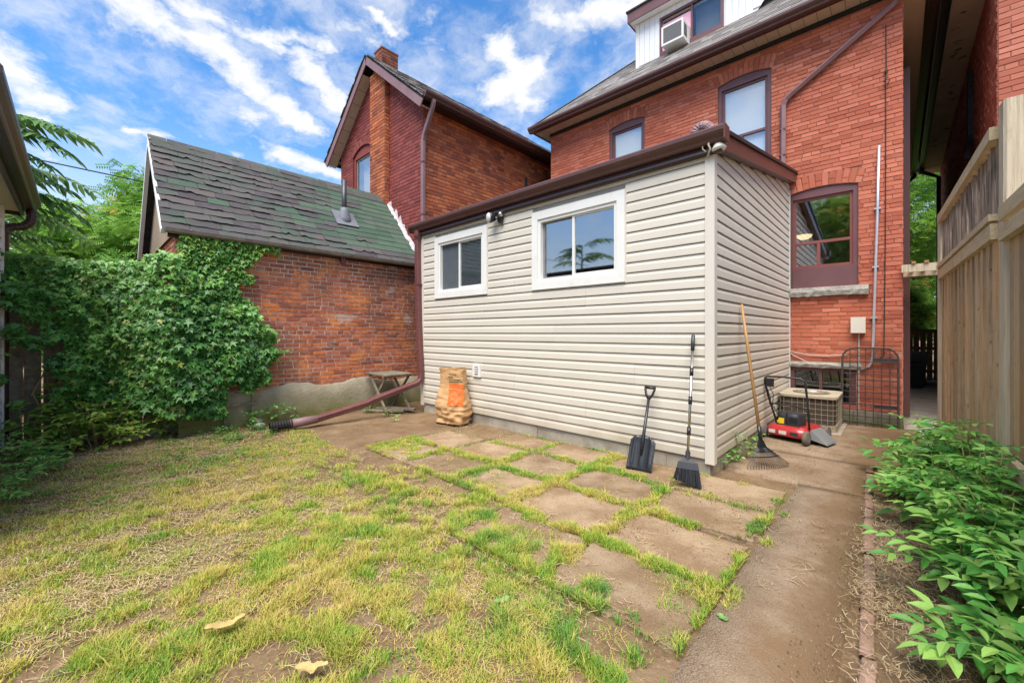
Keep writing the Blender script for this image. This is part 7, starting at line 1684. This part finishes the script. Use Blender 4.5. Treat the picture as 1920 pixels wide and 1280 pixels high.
for k, (x, y, z, rx, rz, lab) in enumerate([(1.6, 17.5, 5.4, 1.7, 2.6, 'yellow green tree high beyond the alley gate'), (2.6, 20.5, 3.0, 2.0, 2.2, 'broad green tree farther beyond the alley'), (1.5, 14.2, 2.0, .7, .85, 'bushy shrub with orange flecks behind the alley gate')]):
    limb_tree('alley_tree', lab, (x, y, 0), 5, .12, (x, y, z), (rx, rx, rz), 5200, pinnate(2, 5), 'tree3', .34 if k < 2 else .24, 30 + k, 8, .30)
limb_tree('yard_tree', 'tree whose twig tips show beside the white dormer', (-3.6, 14.5, 0), 9, .2, (-3.6, 14.5, 9.4), (1.6, 1.6, 2.6), 3000, pinnate(2, 5), 'tree3', .34, 50, 8, .30)
limb_tree('yard_tree', 'leafy tree behind the yard mirrored in the lower brown window', (-1.0, -11.5, 0), 6, .2, (-1.0, -11.5, 5.2), (2.0, 2.0, 2.2), 3600, pinnate(2, 6), 'tree3', .5, 52, 9, .30)

# tree of heaven with long fronds beside the shed
TH = thing('frond_tree', 'young tree with long feathery fronds reaching past the shed gutter', 'tree', (-7.6, -5.05, 0))
mb = MB(); mb.tube([(-7.6, -5.05, 0), (-7.58, -5.03, 1.5), (-7.54, -5.0, 3.0), (-7.5, -4.98, 4.1)], [.07, .06, .045, .02], 8); part(mb, 'trunk', 'bark', TH, True)
def frond(seed, n=18):
    r = random.Random(seed); mb = MB(); pts = [Vector((0, i / 10, .35 * (i / 10) - .62 * (i / 10) ** 2)) for i in range(11)]
    mb.tube(pts, [.008 * (1 - .07 * i) for i in range(11)], 4, .7)
    for k in range(n):
        t = .16 + .82 * k / (n - 1); p = Vector((0, t, .35 * t - .62 * t * t))
        for s in (-1, 1):
            V, F = ovate(r.randrange(50), .13); L = .21 * (1 - .45 * abs(t - .45)) * r.uniform(.9, 1.1); a = R(s * r.uniform(62, 78)); c, sn = math.cos(a), math.sin(a); dr = r.uniform(-.75, -.25)
            mb.add([(p.x + (x * c + y * sn) * L, p.y + (-x * sn + y * c) * L, p.z + (z + dr * y) * L) for x, y, z in V], F, r.uniform(.1, 1))
    return mb.mesh('frond', 'tree2')
FR = [frond(k) for k in range(4)]
for k in range(26):
    z = 2.5 + 1.6 * (k % 13) / 12; L = RNG.uniform(.85, 1.3); a = R(RNG.uniform(-180, 180)) if k % 2 else R(RNG.uniform(-70, 20))
    m = Matrix.Translation((-7.53, -5.0, z)) @ Matrix.Rotation(a, 4, 'Z') @ Matrix.Rotation(RNG.uniform(-.1, .35), 4, 'X') @ Matrix.Diagonal((L, L, L, 1)); inst(FR[k % 4], 'frond', TH, m)
TH2 = thing('frond_tree', 'second frond tree beyond the shed, mirrored in the big white window', 'tree', (-6.7, -7.9, 0))
mb = MB(); mb.tube([(-6.7, -7.9, 0), (-6.68, -7.9, 2.0), (-6.66, -7.88, 4.3)], [.07, .055, .02], 8); part(mb, 'trunk', 'bark', TH2, True)
for k in range(16):
    L = RNG.uniform(.9, 1.4); m = Matrix.Translation((-6.67, -7.89, 2.9 + 1.4 * k / 15)) @ Matrix.Rotation(R(RNG.uniform(-180, 180)), 4, 'Z') @ Matrix.Rotation(RNG.uniform(0, .5), 4, 'X') @ Matrix.Diagonal((L, L, L, 1)); inst(FR[k % 4], 'frond', TH2, m)
# fence closing the yard behind the camera, and far hedge line
BF = thing('back_fence', 'plain cedar board fence closing the yard behind the lawn', 'fence', (-1, -8.6, 0))
for k in range(60):
    x = -6 + k * .15; mb = MB(); mb.box((x, -8.6, 0), (x + .14, -8.58, 1.8)); part(mb, 'board', 'wood', BF)
HG = thing('far_hedge', 'band of distant green trees beyond the neighbouring yards', 'hedge', (-30, -6, 0))
n = 9000; P = np.stack([NR.uniform(-34, -26, n), NR.uniform(-26, 6, n), NR.uniform(0, 3.4, n)], -1); P[:, 2] *= .6 + .5 * vnoise(P[:, 1], P[:, 1] * 0, .5, 3); Nn = NR.normal(0, 1, (n, 3)); Nn[:, 2] += 1; T = NR.normal(0, 1, (n, 3)); X, T, Nn = leaf_frames(P, Nn, T, NR.uniform(.5, .9, n)); V, F, A = scatter(pinnate(1, 4), P, X, T, Nn, np.clip(NR.normal(.4, .2, n), .02, .85)); big_mesh('foliage', V, F, A, 'tree1', HG)
